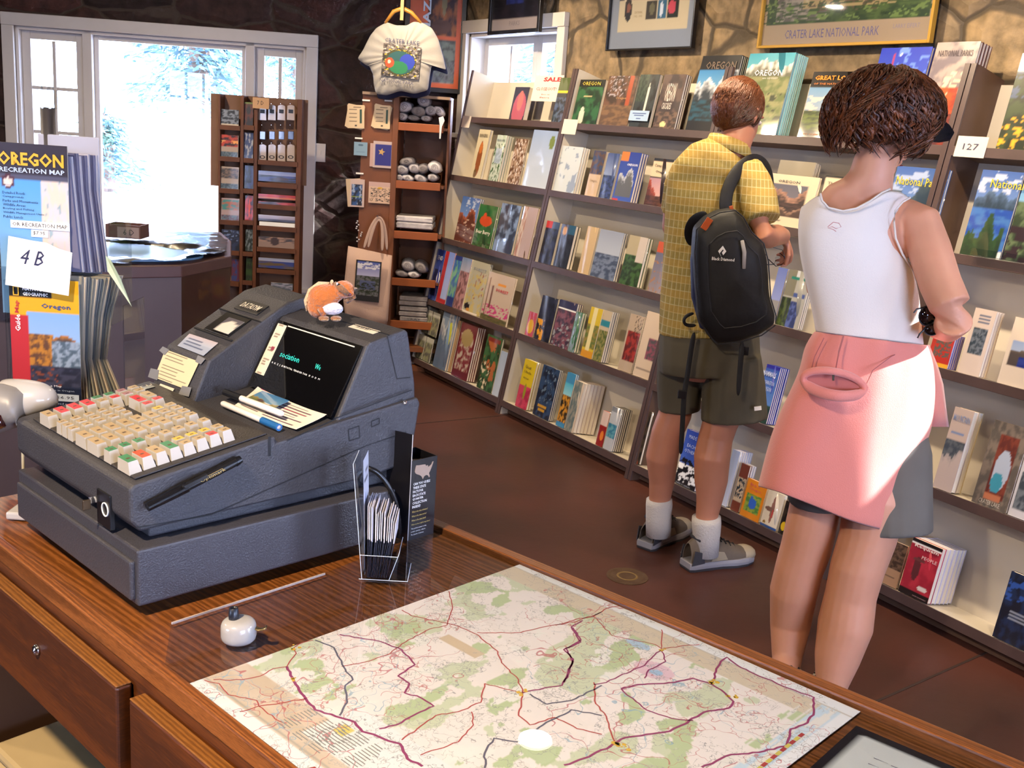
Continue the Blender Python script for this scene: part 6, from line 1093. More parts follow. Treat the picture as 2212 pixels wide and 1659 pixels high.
seq = [('black and white portrait cards in the top left rack slot', 474, 235, 515, 273, [('n', 0, .1, 1, 1, '1c2430', '7c8490', 5, 0, 1), ('r', 0, 0, 1, .1, 'c8b8a0')]),
 ('red sunset card set in the second left rack slot', 475, 290, 514, 341, [('f', 'a89480'), ('n', .02, .5, .98, 1, 'b83c28', '2c1420', 3, 0, 2), ('N', 0, .62, 1, .74, 'e89c50', 3, .1, 5), ('n', .04, .04, .96, .24, '5c6c74', '2c3c44', 8, 0, 3)]),
 ('brown wildlife card set in the third left rack slot', 476, 359, 515, 410, [('f', 'a89480'), ('n', .04, .5, .96, .95, '7c6450', '34302c', 5, 0, 4), ('n', .04, .04, .96, .24, '5c6c74', '2c3c44', 8, 0, 6)]),
 ('turquoise painted card set in the fourth left rack slot', 477, 427, 516, 478, [('f', 'a88c84'), ('n', .04, .5, .96, .95, '3c7c74', 'a86040', 3, 0, 7), ('n', .04, .04, .96, .24, '5c6c74', '5c3444', 8, 0, 8)]),
 ('dark lake cards in the fifth left rack slot', 478, 495, 518, 543, [('n', 0, 0, 1, 1, '28304c', '181c28', 4, 0, 9), ('N', 0, .5, 1, 1, '6c7ca0', 4, .3, 3)]),
 ('blue and red cards in the lowest left rack slot', 500, 560, 518, 608, [('n', 0, 0, 1, 1, '303c6c', '5c2430', 3, 0, 10)]),
 ('dark red landscape card at the top of the narrow middle column', 527, 220, 546, 272, [('n', 0, 0, 1, 1, '5c2c24', '24242c', 3, 0, 11), ('r', 0, .92, 1, 1, '6c7c3c')]),
 ('blue waterfall card in the narrow middle column', 527, 286, 546, 343, [('n', 0, 0, 1, 1, '34446c', 'a8a8ac', 3, 0.2, 12)]),
 ('blue lake card halfway down the narrow middle column', 528, 357, 547, 408, [('n', 0, 0, 1, 1, '2c3c6c', '1c2430', 3, 0, 13)]),
 ('bright red lava card in the narrow middle column', 529, 422, 547, 477, [('n', 0, 0, 1, 1, 'b82820', '3c1420', 3, 0, 14), ('e', .5, .5, .1, .4, 'd84828')]),
 ('dark forest card low in the narrow middle column', 530, 495, 548, 543, [('n', 0, 0, 1, 1, '1c2418', '6c7474', 4, .1, 15)]),
 ('mossy green card at the bottom of the narrow middle column', 531, 558, 548, 608, [('n', 0, 0, 1, 1, '2c4420', '1c2418', 3, 0, 16)]),
 ('wide panorama of blue lake and island under the keyring rows', 558, 368, 640, 396, [('g', 0, .6, 1, 1, '6c7cb0', '8c94bc'), ('n', 0, 0, 1, .6, '1c2438', '3c4c8c', 3, 0, 17), ('e', .6, .3, .2, .15, '3c3040')]),
 ('wide red sunset panorama, upper of the two in the right column', 558, 418, 640, 434, [('n', 0, .4, 1, 1, 'c02c20', '7c1c24', 2, 0, 18), ('g', 0, 0, 1, .4, 'd87828', '6c1c1c')]),
 ('wide red and gold panorama just under the upper red one', 558, 434, 640, 446, [('n', 0, 0, 1, 1, 'a82820', '2c1418', 2, 0, 19)]),
 ('wide pale lilac mountain panorama in the right column', 558, 463, 640, 482, [('g', 0, .4, 1, 1, 'b0a8b8', '9088a0'), ('n', 0, 0, 1, .4, '3c4460', '5c5c74', 3, 0, 20)]),
 ('white crumpled paper catching sunlight in the right column', 560, 478, 638, 492, [('f', 'f2efe8')]),
 ('brown portrait panorama low in the right column', 558, 510, 636, 538, [('n', 0, 0, 1, 1, '9c7c6c', '3c3840', 3, 0, 21), ('r', .0, 0, 1, .5, '8c7468'), ('e', .45, .6, .12, .4, '3c2c2c')]),
 ('wide blue caldera panorama near the bottom of the right column', 558, 556, 640, 583, [('g', 0, .7, 1, 1, '8c94b0', '9ca0b8'), ('n', 0, 0, 1, .7, '2c3c80', '5c4c34', 2, 0, 22)]),
 ('grey and white paper lying at the foot of the rack', 585, 610, 632, 628, [('n', 0, 0, 1, 1, '8c8c9c', '4c5460', 3, 0, 23)])]
for lab, x0, y0, x1, y1, ops in seq: cardat(x0, y0, x1, y1, lab, ops, res=(22, 22))
PL = mat('pouch_tan', 'b09a84', .35, coat=.5); PLB = mat('keyring_blue', '3c4c78', .2, coat=.8)
hk = ('first', 'second', 'third', 'fourth')
for row, (y0, y1, nm, what) in enumerate(((226, 260, 'badge_card', 'badge card with dark picture on the top row of hooks'), (272, 302, 'keyring', 'small blue glass keyring hanging in the middle row of hooks'), (311, 349, 'badge_card', 'clear pouch with oval badge on the lower row of hooks'))):
    for k in range(4):
        x = 567 + k * 20.4
        a = rr(x - (8 if row != 1 else 6), y0, .03); b = rr(x + (8 if row != 1 else 6), y1, .03); w, h = b.x - a.x, a.z - b.z
        r = root(nm, RKM @ T(a.x, .03, b.z), '%s, %s from the left' % (what, hk[k]), 'keyring' if row == 1 else 'card', what)
        if row == 1: G().box((0, 0, 0), (w, .008, h * .62)).build('tag', PLB, r, bevel=.003); G().tube([(w / 2, .004, h * .62), (w * .2, .0, h * .8), (w * .5, .0, h), (w * .8, 0, h * .8), (w / 2, .004, h * .62)], .0012, 5).build('ring', METAL, r)
        else:
            G().prism([(0, 0), (w, 0), (w * .97, h * .93), (w * .6, h), (w * .4, h), (w * .03, h * .93)], 0, .004, 'y').build('card', PL, r)
            if row == 0: G().box((w * .2, -.001, h * .45), (w * .8, 0, h * .7)).build('picture', BLACK, r)
            else: G().lathe([(w * .22, 0), (w * .36, 0), (w * .36, .001), (w * .22, .001), (w * .22, 0)], 16, M=T(w / 2, -.0002, h * .25) @ Rx(90) @ Matrix.Diagonal((1, .6, 1, 1))).build('badge', mat('badge_black', '201c1c', .5), r)
    for k in range(4): p = rr(567 + k * 20.4, y0 - 2, .03); G().tube([(p.x, .10, p.z), (p.x, .01, p.z)], .0015, 5).build('hook', METAL, pc)
a, b = rr(546, 210, -.01), rr(581, 236, -.01); r = root('shelf_card', RKM @ T(a.x, -.012, b.z), 'tan card with handwritten 7 D taped to the top of the rack', 'card'); w, h = b.x - a.x, a.z - b.z
G().box((0, 0, 0), (w, .001, h)).build('card', mat('card_tan_b', 'c49a70', .7), r); txt(r, '7 D', w * .28, h * .35, w * .4, h * .36, INK)
# ================================================================== shirt cabinet in the corner
Dk = 6.45; K0 = fp(766, 700, Dk); KM = frame((K0.x, K0.y, 0), RT, FW); KI = KM.inverted()
def kk(px, py, d=0): return KI @ fp(px, py, Dk + d)
KWD = mat('cabinet_wood', '7a4626', .5, var=.15, vs=6, h2='643a20'); KLIP = mat('cabinet_lip', '8f4c22', .42, var=.1)
cab = root('shirt_cabinet', KM, 'reddish wooden cabinet with a board side and open shirt shelves in the corner', 'cabinet')
zt_ = kk(860, 207).z; xb1, xd0, xd1, xr_ = kk(850, 400).x, kk(843, 400).x, kk(858, 400).x, kk(962, 400).x
G().box((0, .02, .05), (xb1, .035, zt_)).build('display_board', KWD, cab); G().box((xd0, 0, 0), (xd1 - .008, .32, zt_)).build('divider', KWD, cab, bevel=.002)
G().box((xr_ - .012, .12, 0), (xr_, .32, zt_)).build('side_panel', KWD, cab); G().box((xd1, .31, 0), (xr_, .32, zt_)).build('back_panel', KWD, cab); G().box((-.0, 0.0, zt_ - .004), (xr_, .32, zt_ + .012)).build('top_board', mat('top_tan', '8c7460', .6), cab)
shz = []
for y in (268, 394, 503, 605, 697): z = kk(900, y).z; shz.append(z); s = G().box((xd1 - .008, 0.02, z - .03), (xr_ - .012, .31, z - .015)).build('shelf', KWD, cab); G().box((xd1 - .008, 0, z - .042), (xr_ - .03, .02, z + .004)).build('shelf_lip', KLIP, s, bevel=.002)
for zz in (.12, .0): G().box((0, .0, zz), (xr_, .3, zz + .03)).build('plinth', KWD, cab)
# rolled shirts in clear bags
SH = [mat('shirt_grey', 'b4b0b6', .8, bump=.5, bs=30, var=.2, vs=30), mat('shirt_pale', 'cfcace', .6, bump=.6, bs=25, var=.15, vs=25), mat('shirt_dark', '8c8688', .8, bump=.5, bs=30, var=.25, vs=30)]
BAGM = mat('bag_film', 'c4c4cc', .15, coat=1, var=.25, vs=30, bump=1, bs=30)
def roll(px, py, w, h, rotd, k, lab, grp, d=.06, seed=0):
    c = kk(px, py, d); s = Dk / 2300; r = root('rolled_shirt', KM @ T(c.x, d + .03, c.z) @ Ry(rotd), lab, 'shirt', grp); rn = random.Random(seed + px)
    a, b, L = w * s / 2, h * s / 2, .11
    rings = [[(q * a * math.cos(t) * (1 + .12 * rn.uniform(-1, 1)), y, q * b * math.sin(t) * (1 + .12 * rn.uniform(-1, 1))) for t in [2 * math.pi * j / 14 for j in range(14)]] for q, y in ((.35, -.035), (.8, -.03), (1, -.01), (1.02, .05), (1, L), (.6, L + .02))]
    G().loft(rings).build('rolled_cloth', SH[k], r, smooth=True, mods=(('SUBSURF', dict(levels=1, render_levels=1)),))
    G().loft([[(p[0] * 1.06, p[1] - .003, p[2] * 1.06) for p in rg] for rg in rings[1:5]], cap=False).build('bag', PLAST, r, smooth=True)
    sp = [(.62 * b * (1 - t / 14) * math.cos(t), -.037 - .0004 * t, .62 * b * (1 - t / 14) * math.sin(t)) for t in [i * .8 for i in range(14)]]; G().tube(sp, .0016, 5).build('rolled_end', SH[2], r)
for i, (px, py, w, h, ro, k) in enumerate(((874, 231, 36, 24, -8, 1), (904, 241, 34, 24, 10, 2), (915, 218, 32, 26, 25, 0), (931, 239, 30, 22, 0, 0), (868, 252, 28, 18, 0, 1), (893, 255, 30, 14, 5, 2), (920, 256, 26, 14, 0, 0), (947, 240, 30, 18, 35, 1))): roll(px, py, w, h, ro, k, 'shirt rolled in a clear bag, one of the heap on the top cabinet shelf', 'rolled shirts on the top cabinet shelf', seed=i)
for i, (px, py, w, h, ro, k) in enumerate(((868, 367, 30, 22, 0, 0), (878, 350, 36, 20, -10, 2), (894, 364, 30, 22, 10, 0), (913, 365, 28, 22, -8, 2), (863, 384, 18, 16, 0, 1), (880, 385, 30, 16, 12, 1), (908, 386, 32, 18, 18, 0), (938, 362, 34, 26, 20, 1), (934, 384, 26, 18, 8, 0))): roll(px, py, w, h, ro, k, 'shirt rolled in a clear bag, one of the pile on the second cabinet shelf', 'rolled shirts on the second cabinet shelf', seed=i + 20)
for i, (px, py, w, h, ro, k) in enumerate(((880, 574, 34, 26, 20, 0), (908, 578, 34, 24, 35, 2), (868, 592, 34, 16, 5, 2), (893, 594, 32, 16, 5, 1))): roll(px, py, w, h, ro, k, 'shirt rolled in a clear bag, one of the few on the fourth cabinet shelf', 'rolled shirts on the fourth cabinet shelf', seed=i + 40)
def folded(px, py, w, h, k, lab, grp, d=.05, tx=None):
    c = kk(px, py, d); s = Dk / 2300; r = root('folded_shirt', KM @ T(c.x, d, c.z), lab, 'shirt', grp); a, b = w * s / 2, h * s / 2
    G().box((-a, 0, -b), (a, .2, b)).build('cloth', SH[k], r, smooth=True, mods=(('SUBSURF', dict(levels=2, render_levels=2, subdivision_type='SIMPLE')), ('BEVEL', dict(width=b * .6, segments=3))))
    if tx: txt(r, tx, -a * .5, -b * .3, a, b * .7, INK, y=-.0015)
folded(895, 474, 80, 12, 1, 'pale folded shirt on top of the third cabinet shelf pair', 'folded shirts'); folded(895, 488, 80, 14, 0, 'patterned folded shirt under the pale one on the third cabinet shelf', 'folded shirts')
for i, y in enumerate((690, 679, 668, 656, 646)): folded(893 - (i % 2) * 2, y, 62, 10, 2, ('lowest grey folded shirt with printed lettering on the bottom cabinet shelf', 'second grey folded shirt from the bottom of the stack', 'middle grey folded shirt of the bottom stack', 'fourth grey folded shirt from the bottom of the stack', 'topmost grey folded shirt of the bottom stack')[i], 'folded shirts', tx='CRAT' if i == 0 else None)
tail = kk(952, 262, -.02); r = root('bag_tail', KM @ T(tail.x, -.012, tail.z - .07), 'white strip hanging over the lip of the top cabinet shelf', 'strip'); G().prism([(-.004, -.03), (.004, -.03), (.008, .04), (.022, .075), (.012, .10), (-.014, .09), (-.006, .05)], 0, .0015, 'y').build('strip', mat('strip_white', 'd8d8e0', .4), r)
# things on the display board
def onboard(x0, y0, x1, y1, nm, lab, cat, ops, rot=0, n=1, res=(24, 30), mt=SATIN, d=.008, grp=None):
    a, b = kk(x0, y0, d), kk(x1, y1, d); w, h = b.x - a.x, a.z - b.z
    r = root(nm, KM @ T(a.x, d, b.z) @ Ry(rot), lab, cat, grp); print_on(r, 'card', None, w, h, res[0], res[1], ops, mt, .002)
    for k in range(n - 1): print_on(r, 'card_behind', T(-.006 * (k + 1), .003 * (k + 1), -.003) @ Ry(-3 * (k + 1)), w, h, 1, 1, [('f', 'c0a888')], mt, .002)
    return r, w, h
bl_ = [('f', 'd0b894')] + [('r', .12, .12 + .085 * k, .12 + .45, .13 + .085 * k, '5c4c40') for k in range(2, 9)] + [('r', .72, .22, .86, .8, '1f4438'), ('e', .5, .12, .06, .04, '2c2420'), ('r', .35, .88, .8, .9, '4c3c34')]
for k in range(3): onboard(746 + k * 3, 222 + k * 2, 781 + k * 3, 275 + k * 2, 'bookmark', ('rearmost cream bookmark fanned on the left hook of the display board', 'middle cream bookmark fanned on the left hook of the display board', 'front cream bookmark with green tassel on the left hook')[k], 'bookmark', bl_, rot=8 - k * 5, d=.012 - .004 * k, grp='bookmarks on hooks')
for k in range(3): onboard(803 + k * 3, 222 + k * 2, 838 + k * 2, 275 + k * 2, 'bookmark', ('rearmost cream bookmark fanned on the right hook of the display board', 'middle cream bookmark fanned on the right hook of the display board', 'front cream bookmark with green tassel on the right hook')[k], 'bookmark', bl_, rot=10 - k * 5, d=.012 - .004 * k, grp='bookmarks on hooks')
onboard(765, 306, 793, 337, 'earring_card', 'small pale blue square card hanging on the display board', 'card', [('f', '7c98ac'), ('e', .5, .78, .2, .08, '4c6478'), ('r', .2, .25, .8, .28, '5c7890')])
onboard(800, 309, 808, 360, 'greeting_card', 'pale card edge behind the starry blue card', 'card', [('f', 'b89890')], d=.014)
r, w, h = onboard(807, 304, 845, 364, 'greeting_card', 'deep blue card with gold star in white border on the display board', 'card', [('f', 'b8a4a0'), ('r', .09, .08, .96, .88, '2c2c78')]); 
G().prism([(w * .45 + (w * .2 if i % 2 == 0 else w * .09) * math.sin(i * math.pi / 5 + .2), h * .6 + (w * .2 if i % 2 == 0 else w * .09) * math.cos(i * math.pi / 5 + .2)) for i in range(10)], -.001, -.0004, 'y').build('star', mat('star_gold', 'b8945c', .5), r)
onboard(757, 386, 786, 448, 'bookmark', 'white framed tall blue landscape bookmark on the left board edge', 'bookmark', [('f', 'c0a8a0'), ('n', .12, .06, .86, .80, '2c4c80', '20202c', 2, 0, 4), ('r', .12, .36, .86, .39, '7c8c30'), ('N', .12, .1, .86, .8, '8c9cb8', 3, .3, 5)], n=3)
onboard(797, 392, 844, 441, 'sticker_sheet', 'cream sheet of small black animal stickers on the display board', 'sheet', [('f', 'c8a890'), ('N', .1, .3, .95, .72, '2c2824', 9, .12, 4), ('N', .05, .1, .95, .24, '1c1818', 7, .15, 6), ('e', .5, .72, .12, .04, 'c89c2c'), ('r', .0, .8, 1, 1, 'bc9c94')], res=(50, 40))
for x, y in ((790, 216), (838, 217), (776, 374), (774, 298)): a = kk(x, y, .012); r = root('hook_label', KM @ T(a.x - .02, .012, a.z - .006), 'tiny white price strip above %s on the display board' % {790: 'the left bookmarks', 838: 'the right bookmarks', 776: 'the tall blue bookmark', 774: 'the pale blue card'}[x], 'label'); G().box((0, 0, 0), (.045, .002, .009)).build('strip', PAPER, r)
jw = kk(775, 500, .0); r = root('jewelry_card', KM @ T(jw.x - .02, .012, jw.z - .03), 'cluster of small white shell trinkets on the left edge of the board', 'trinkets')
rn = random.Random(4)
for k in range(12): G().ell((rn.uniform(0, .04), 0, .09 - k * .011), (.006, .004, .005), 8).build('trinket', mat('shell_white', 'b8b0b0', .4), r, smooth=True)
# tote bag hanging on the board front
CAN = mat('canvas', 'b89c90', .85, bump=.4, bs=200, var=.06, vs=5)
tb = root('tote_bag', KM, 'natural canvas tote bag with lake picture hanging from the display board', 'tote bag')
cor = [((752, 531), (847, 552)), ((748, 570), (844, 600)), ((744, 610), (841, 650)), ((742, 650), (838, 690)), ((745, 676), (836, 701)), ((752, 684), (832, 701))]
fr_, bk_ = [], []; nseg = 16
for j, (l, rgt) in enumerate(cor):
    for s_, arr in ((-1, fr_), (1, bk_)):
        row = []
        for i in range(nseg + 1):
            t = i / nseg; px = l[0] + (rgt[0] - l[0]) * t; py = l[1] + (rgt[1] - l[1]) * t; bulge = .022 * math.sin(math.pi * t) * min(1, .3 + j * .3) * (0.2 if j == 5 else 1)
            yy = -.075 + s_ * bulge + .006 * math.sin(t * 9 + j); p = kk(px, py, yy); row.append((p.x, yy, p.z))
        arr.append(row)
for nm_, arr in (('front_cloth', fr_), ('back_cloth', bk_)):
    g = G(); g.add([p for row in arr for p in row], [(j * (nseg + 1) + i, j * (nseg + 1) + i + 1, (j + 1) * (nseg + 1) + i + 1, (j + 1) * (nseg + 1) + i) for j in range(len(arr) - 1) for i in range(nseg)]); g.build(nm_, CAN, tb, smooth=True, fix=False, mods=(('SOLIDIFY', dict(thickness=.002)),))
for pts in ([(785, 540), (800, 490), (818, 462), (832, 480), (836, 545)], [(795, 538), (806, 492), (822, 464), (828, 500), (826, 545)]):
    g = G(); g.tube([V((kk(*p, -.085).x, -.085 - (.012 if pts[0][0] == 795 else 0), kk(*p, -.085).z)) for p in pts], [(.002, .011)] * 5, 8, ref=(0, 1, 0)); g.build('handle', CAN, tb, smooth=True, mods=(('SUBSURF', dict(levels=1, render_levels=2)),))
a, b = kk(767, 560, -.102), kk(822, 562, -.102); c = kk(768, 648, -.102)
print_on(tb, 'lake_picture', T(a.x, -.1065, c.z) @ Ry(2), b.x - a.x, a.z - c.z, 44, 60, [('f', '14141c'), ('g', .05, .62, .95, .97, '4454a0', 'a8a8cc'), ('N', .05, .8, .95, .97, 'd0d0dc', 3, .0, 3), ('n', .05, .14, .95, .62, '2c3428', '5c5c64', 6, 0, 3), ('g', .2, .30, .8, .5, '4c5478', '3c4464'), ('N', .1, .2, .9, .45, '1c2418', 5, .1, 8)], MATTE, .001)
hkp = kk(820, 462, 0); G().tube([(hkp.x, .03, hkp.z), (hkp.x, -.11, hkp.z - .004)], .004, 8).build('tote_hook', METAL, cab)
# ================================================================== T-shirt on a hanger
Dt = 6.35; T0 = fp(872, 200, Dt); TM = frame((T0.x, T0.y, T0.z), RT, FW); TI = TM.inverted()
def tt(px, py, d=0): return TI @ fp(px, py, Dt + d)
def shirt(nm, lab, m, dx, dy, dd, par_print):
    r = root(nm, TM, lab, 'shirt')
    o = [(835, 47), (812, 60), (798, 78), (785, 105), (771, 127), (790, 141), (797, 143), (805, 160), (807, 185), (812, 204), (835, 207), (865, 197), (895, 204), (925, 196), (929, 165), (933, 143), (940, 143), (965, 152), (960, 128), (948, 85), (934, 60), (912, 48), (893, 46), (880, 54), (855, 54)]
    o = [(a[0] + (b[0] - a[0]) * k / 3, a[1] + (b[1] - a[1]) * k / 3) for a, b in zip(o, o[1:] + o[:1]) for k in range(3)]
    P = [tt(x + dx, y + dy, dd) for x, y in o]; c = tt(868, 120, dd); n = len(P); th = .028
    rings = []
    for sc_, y in ((.0, -th), (.55, -th), (.85, -th * .8), (.97, -th * .3), (1.0, 0), (.97, th * .3), (.85, th * .8), (.5, th), (0, th)):
        rings.append([(c.x + (p.x - c.x) * sc_, dd + y + .004 * math.sin(i * 2.1) * (1 if sc_ > .3 else 0), c.z + (p.z - c.z) * sc_) for i, p in enumerate(P)])
    G().loft(rings, cap=False).build('cloth', m, r, smooth=True, mods=(('SUBSURF', dict(levels=2, render_levels=2)),))
    return r
ts = shirt('t_shirt', 'pale grey park souvenir shirt with printed lake hanging on a wooden hanger', mat('tee_grey', '97938f', .85, bump=.3, bs=60, var=.05, vs=5), 0, 0, 0, True)
dk = shirt('t_shirt', 'navy shirt hanging behind the pale grey souvenir shirt', mat('tee_navy', '1c2040', .85), 4, 10, .09, False)
a, b = tt(824, 92, -.04), tt(910, 168, -.04); yv = -.036; wv, hv_ = (b.x - a.x) * .92, a.z - b.z
print_on(ts, 'lake_print', T(a.x + .003, yv, b.z) @ Ry(3), wv, hv_, 70, 60, [('n', 0, 0, 1, 1, '6c6464', '2c2828', 10, 0, 3), ('N', 0, 0, 1, 1, 'a8a4a0', 9, .35, 8), ('e', .48, .45, .42, .42, '3c3c20'), ('N', .05, .05, .95, .95, 'b8a030', 12, .42, 3), ('e', .48, .45, .37, .36, '1f4c50'), ('e', .66, .50, .20, .24, '24389c'), ('e', .45, .3, .24, .2, '1c6c48'), ('e', .2, .42, .12, .16, 'a04428'), ('e', .19, .45, .04, .06, 'd8c8a8')], MATTE, .001)
NVY = mat('tee_ink', '3c4060', .7); txt(ts, 'CRATER LAKE', 0, 0, wv * .9, .022, NVY, M=T(tt(833, 94).x, yv, tt(833, 90, -.04).z) @ Ry(2)); txt(ts, 'NATIONAL PARK', 0, 0, wv * .9, .018, NVY, M=T(tt(822, 178).x, yv, tt(822, 176, -.04).z) @ Ry(2))
hg = root('coat_hanger', TM, 'wooden coat hanger on a wooden rod above the souvenir shirt', 'hanger'); HW = mat('hanger_wood', 'a8742c', .4)
a, b, c = tt(832, 50), tt(870, 18), tt(910, 50)
G().tube([(a.x, 0, a.z), (b.x - .05, 0, b.z - .02), (b.x, 0, b.z), (b.x + .05, 0, b.z - .02), (c.x, 0, c.z)], [.008, .012, .014, .012, .008], 10).build('shoulders', HW, hg, smooth=True); q = tt(869, 45); G().box((q.x - .009, -.036, q.z), (q.x + .009, -.02, q.z + .62)).build('rod', mat('rod_wood', 'a08850', .5), hg); G().tube([(b.x, 0, b.z), (b.x, -.02, b.z + .04)], .002, 6).build('hook', METAL, hg)
# ================================================================== people
def fabric(name, base, h2=None, rough=.85, bs=500, bump=.2, **k): return mat(name, base, rough, bump=bump, bs=bs, h2=h2, **k)
SKM = mat('skin_man', 'bd7f63', .5, var=.07, vs=9, sub=.12); SKW = mat('skin_woman', 'cf9478', .5, var=.07, vs=9, sub=.12)
def plaid():
    m = bpy.data.materials.new('yellow_plaid'); m.use_nodes = True; nt = m.node_tree; N = nt.nodes; L = nt.links; b = N['Principled BSDF']; b.inputs['Roughness'].default_value = .85
    tc = N.new('ShaderNodeTexCoord')
    def stripes(vec, per, duty):
        d = N.new('ShaderNodeVectorMath'); d.operation = 'DOT_PRODUCT'; L.new(tc.outputs['Object'], d.inputs[0]); d.inputs[1].default_value = [c / per for c in vec]
        f = N.new('ShaderNodeMath'); f.operation = 'FRACT'; L.new(d.outputs['Value'], f.inputs[0]); t = N.new('ShaderNodeMath'); t.operation = 'LESS_THAN'; t.inputs[1].default_value = duty; L.new(f.outputs[0], t.inputs[0]); return t.outputs[0]
    last = None; c0 = lin('9c8848')
    rgb = N.new('ShaderNodeRGB'); rgb.outputs[0].default_value = (*c0, 1); last = rgb.outputs[0]
    for vec, per, duty, col, a in (((RT.x, RT.y, 0), .0135, .5, 'a8904a', .6), ((RT.x, RT.y, 0), .0135, .16, 'c9bd8c', .75), ((0, 0, 1), .026, .10, 'c9bd8c', .75), ((0, 0, 1), .052, .5, 'c4973f', .35)):
        s = stripes(vec, per, duty); m1 = N.new('ShaderNodeMath'); m1.operation = 'MULTIPLY'; m1.inputs[1].default_value = a; L.new(s, m1.inputs[0]); x = N.new('ShaderNodeMixRGB'); L.new(m1.outputs[0], x.inputs[0]); L.new(last, x.inputs[1]); x.inputs[2].default_value = (*lin(col), 1); last = x.outputs[0]
    L.new(last, b.inputs['Base Color'])
    n = N.new('ShaderNodeTexNoise'); n.inputs['Scale'].default_value = 9; n.inputs['Detail'].default_value = 4; L.new(tc.outputs['Object'], n.inputs['Vector']); bp = N.new('ShaderNodeBump'); bp.inputs['Strength'].default_value = .6; bp.inputs['Distance'].default_value = .02; L.new(n.outputs['Fac'], bp.inputs['Height']); L.new(bp.outputs[0], b.inputs['Normal'])
    return m
RTt = (RT.x, RT.y, 0)
class Fig:
    def __init__(s, D, foot, label, nm='person'):
        s.o = V(foot); s.D = D; s.r = root(nm, T(*foot), label, 'person')
    def q(s, px, py, d=0): return fp(px, py, s.D + d) - s.o
    def m(s, px, py, rpx, d=0): return rpx * proj(fp(px, py, s.D + d))[2] / FP
    def limb(s, g, pts, flat=1.0, n=20, ref=RTt, ext=True):   # pts: (px, py, r_px[, d[, depth ratio]])
        P, R = [], []
        for p in pts:
            d = p[3] if len(p) > 3 else 0; fl = p[4] if len(p) > 4 else flat; r = s.m(p[0], p[1], p[2], d); P.append(s.q(p[0], p[1], d)); R.append((r, r * fl))
        if ext:   # rounded ends
            a = (P[0] - P[1]).normalized() * min(R[0]) * .5; b = (P[-1] - P[-2]).normalized() * min(R[-1]) * .5
            P = [P[0] + a] + P + [P[-1] + b]; R = [(R[0][0] * .6, R[0][1] * .6)] + R + [(R[-1][0] * .6, R[-1][1] * .6)]
        g.tube(P, R, n, ref=ref)
    def skin(s, g, name, m, voxel=.006, it=6, parent=None, extra=()):
        return g.build(name, m, parent or s.r, smooth=True, mods=(('REMESH', dict(mode='VOXEL', voxel_size=voxel, use_smooth_shade=True)), ('SMOOTH', dict(iterations=it, factor=.6))) + tuple(extra))
def hand(g, wrist, palm_dir, curl_dir, side, L=.085, r=.0078, curl=1.0, thumb=1):
    """palm plus four bent fingers and a thumb leaving the side of the palm"""
    p = V(palm_dir).normalized(); c = V(curl_dir); c = (c - p * c.dot(p)).normalized(); sd = p.cross(c) * side; w = V(wrist)
    g.tube([w, w + p * L * .35, w + p * L * .8, w + p * L], [(.019, .016), (.033, .015), (.038, .013), (.034, .010)], 14, ref=tuple(sd))
    for k, (off, ln) in enumerate(((-.028, .062), (-.0095, .074), (.0095, .070), (.028, .056))):
        a = w + p * L * .93 + sd * off; ang = .35 * curl; q = [a]; dirn = p
        for sg in (.42, .32, .26):
            dirn = (p * math.cos(ang) + c * math.sin(ang)); q.append(q[-1] + dirn * ln * sg * 1.15); ang += .62 * curl
        g.tube(q, [r, r * .98, r * .9, r * .72], 10)
    a = w + p * L * .30 - sd * .026 * thumb; d1 = (p * .55 - sd * .75 * thumb + c * .35).normalized(); b = a + d1 * .034; d2 = (p * .8 - sd * .15 * thumb + c * .6).normalized(); e = b + d2 * .028; g.tube([w + p * L * .18 - sd * .008 * thumb, a, b, e, e + d2 * .014], [.013, .012, .0098, .0088, .006], 10)
def head(F, g, c, hd, up, h=.225, wd=.152):
    """head with brow, nose, lips, chin; c centre, hd facing direction"""
    hd = V(hd).normalized(); up = (V(up) - hd * V(up).dot(hd)).normalized(); sd = hd.cross(up)
    M = Matrix((sd, hd, up)).transposed().to_4x4(); M.translation = c
    g.ell((0, -.012, .018), (wd / 2, .092, h * .40), 24, M=M); g.ell((0, .022, -.035), (wd * .40, .062, h * .34), 20, M=M)
    g.ell((0, .070, -.088), (.022, .018, .018), 14, M=M)                      # chin
    g.tube([M @ V((0, .078, .012)), M @ V((0, .096, -.018)), M @ V((0, .102, -.032)), M @ V((0, .084, -.040))], [.007, .010, .013, .009], 10)   # nose
    g.ell((0, .082, -.058), (.024, .010, .006), 14, M=M); g.ell((0, .081, -.067), (.020, .009, .006), 14, M=M)                # lips
    g.ell((-.032, .070, .018), (.022, .012, .007), 12, M=M); g.ell((.032, .070, .018), (.022, .012, .007), 12, M=M)           # brow
    for s_ in (-1, 1): g.tube([M @ V((s_ * wd * .47, -.012, .022)), M @ V((s_ * wd * .54, -.022, .012)), M @ V((s_ * wd * .53, -.018, -.012)), M @ V((s_ * wd * .47, -.006, -.030))], [(.012, .006), (.015, .006), (.011, .006), (.006, .005)], 10)
    return M
EYE_W = mat('eye_white', 'dcd6d0', .3); EYE_D = mat('eye_iris', '3c2c20', .1, coat=1); LIP = mat('lip', '9c5048', .5)
def face(F, M, par):
    e = []
    for s_ in (-1, 1):
        o = G().ell((s_ * .032, .074, .000), (.0125, .010, .0085), 14, M=M).build('eye', EYE_W, par, smooth=True); G().ell((s_ * .032, .083, -.001), (.0055, .0028, .0055), 12, M=M).build('iris', EYE_D, o, smooth=True)
    G().ell((0, .0915, -.0625), (.021, .003, .0022), 12, M=M).build('mouth_line', LIP, par, smooth=True)
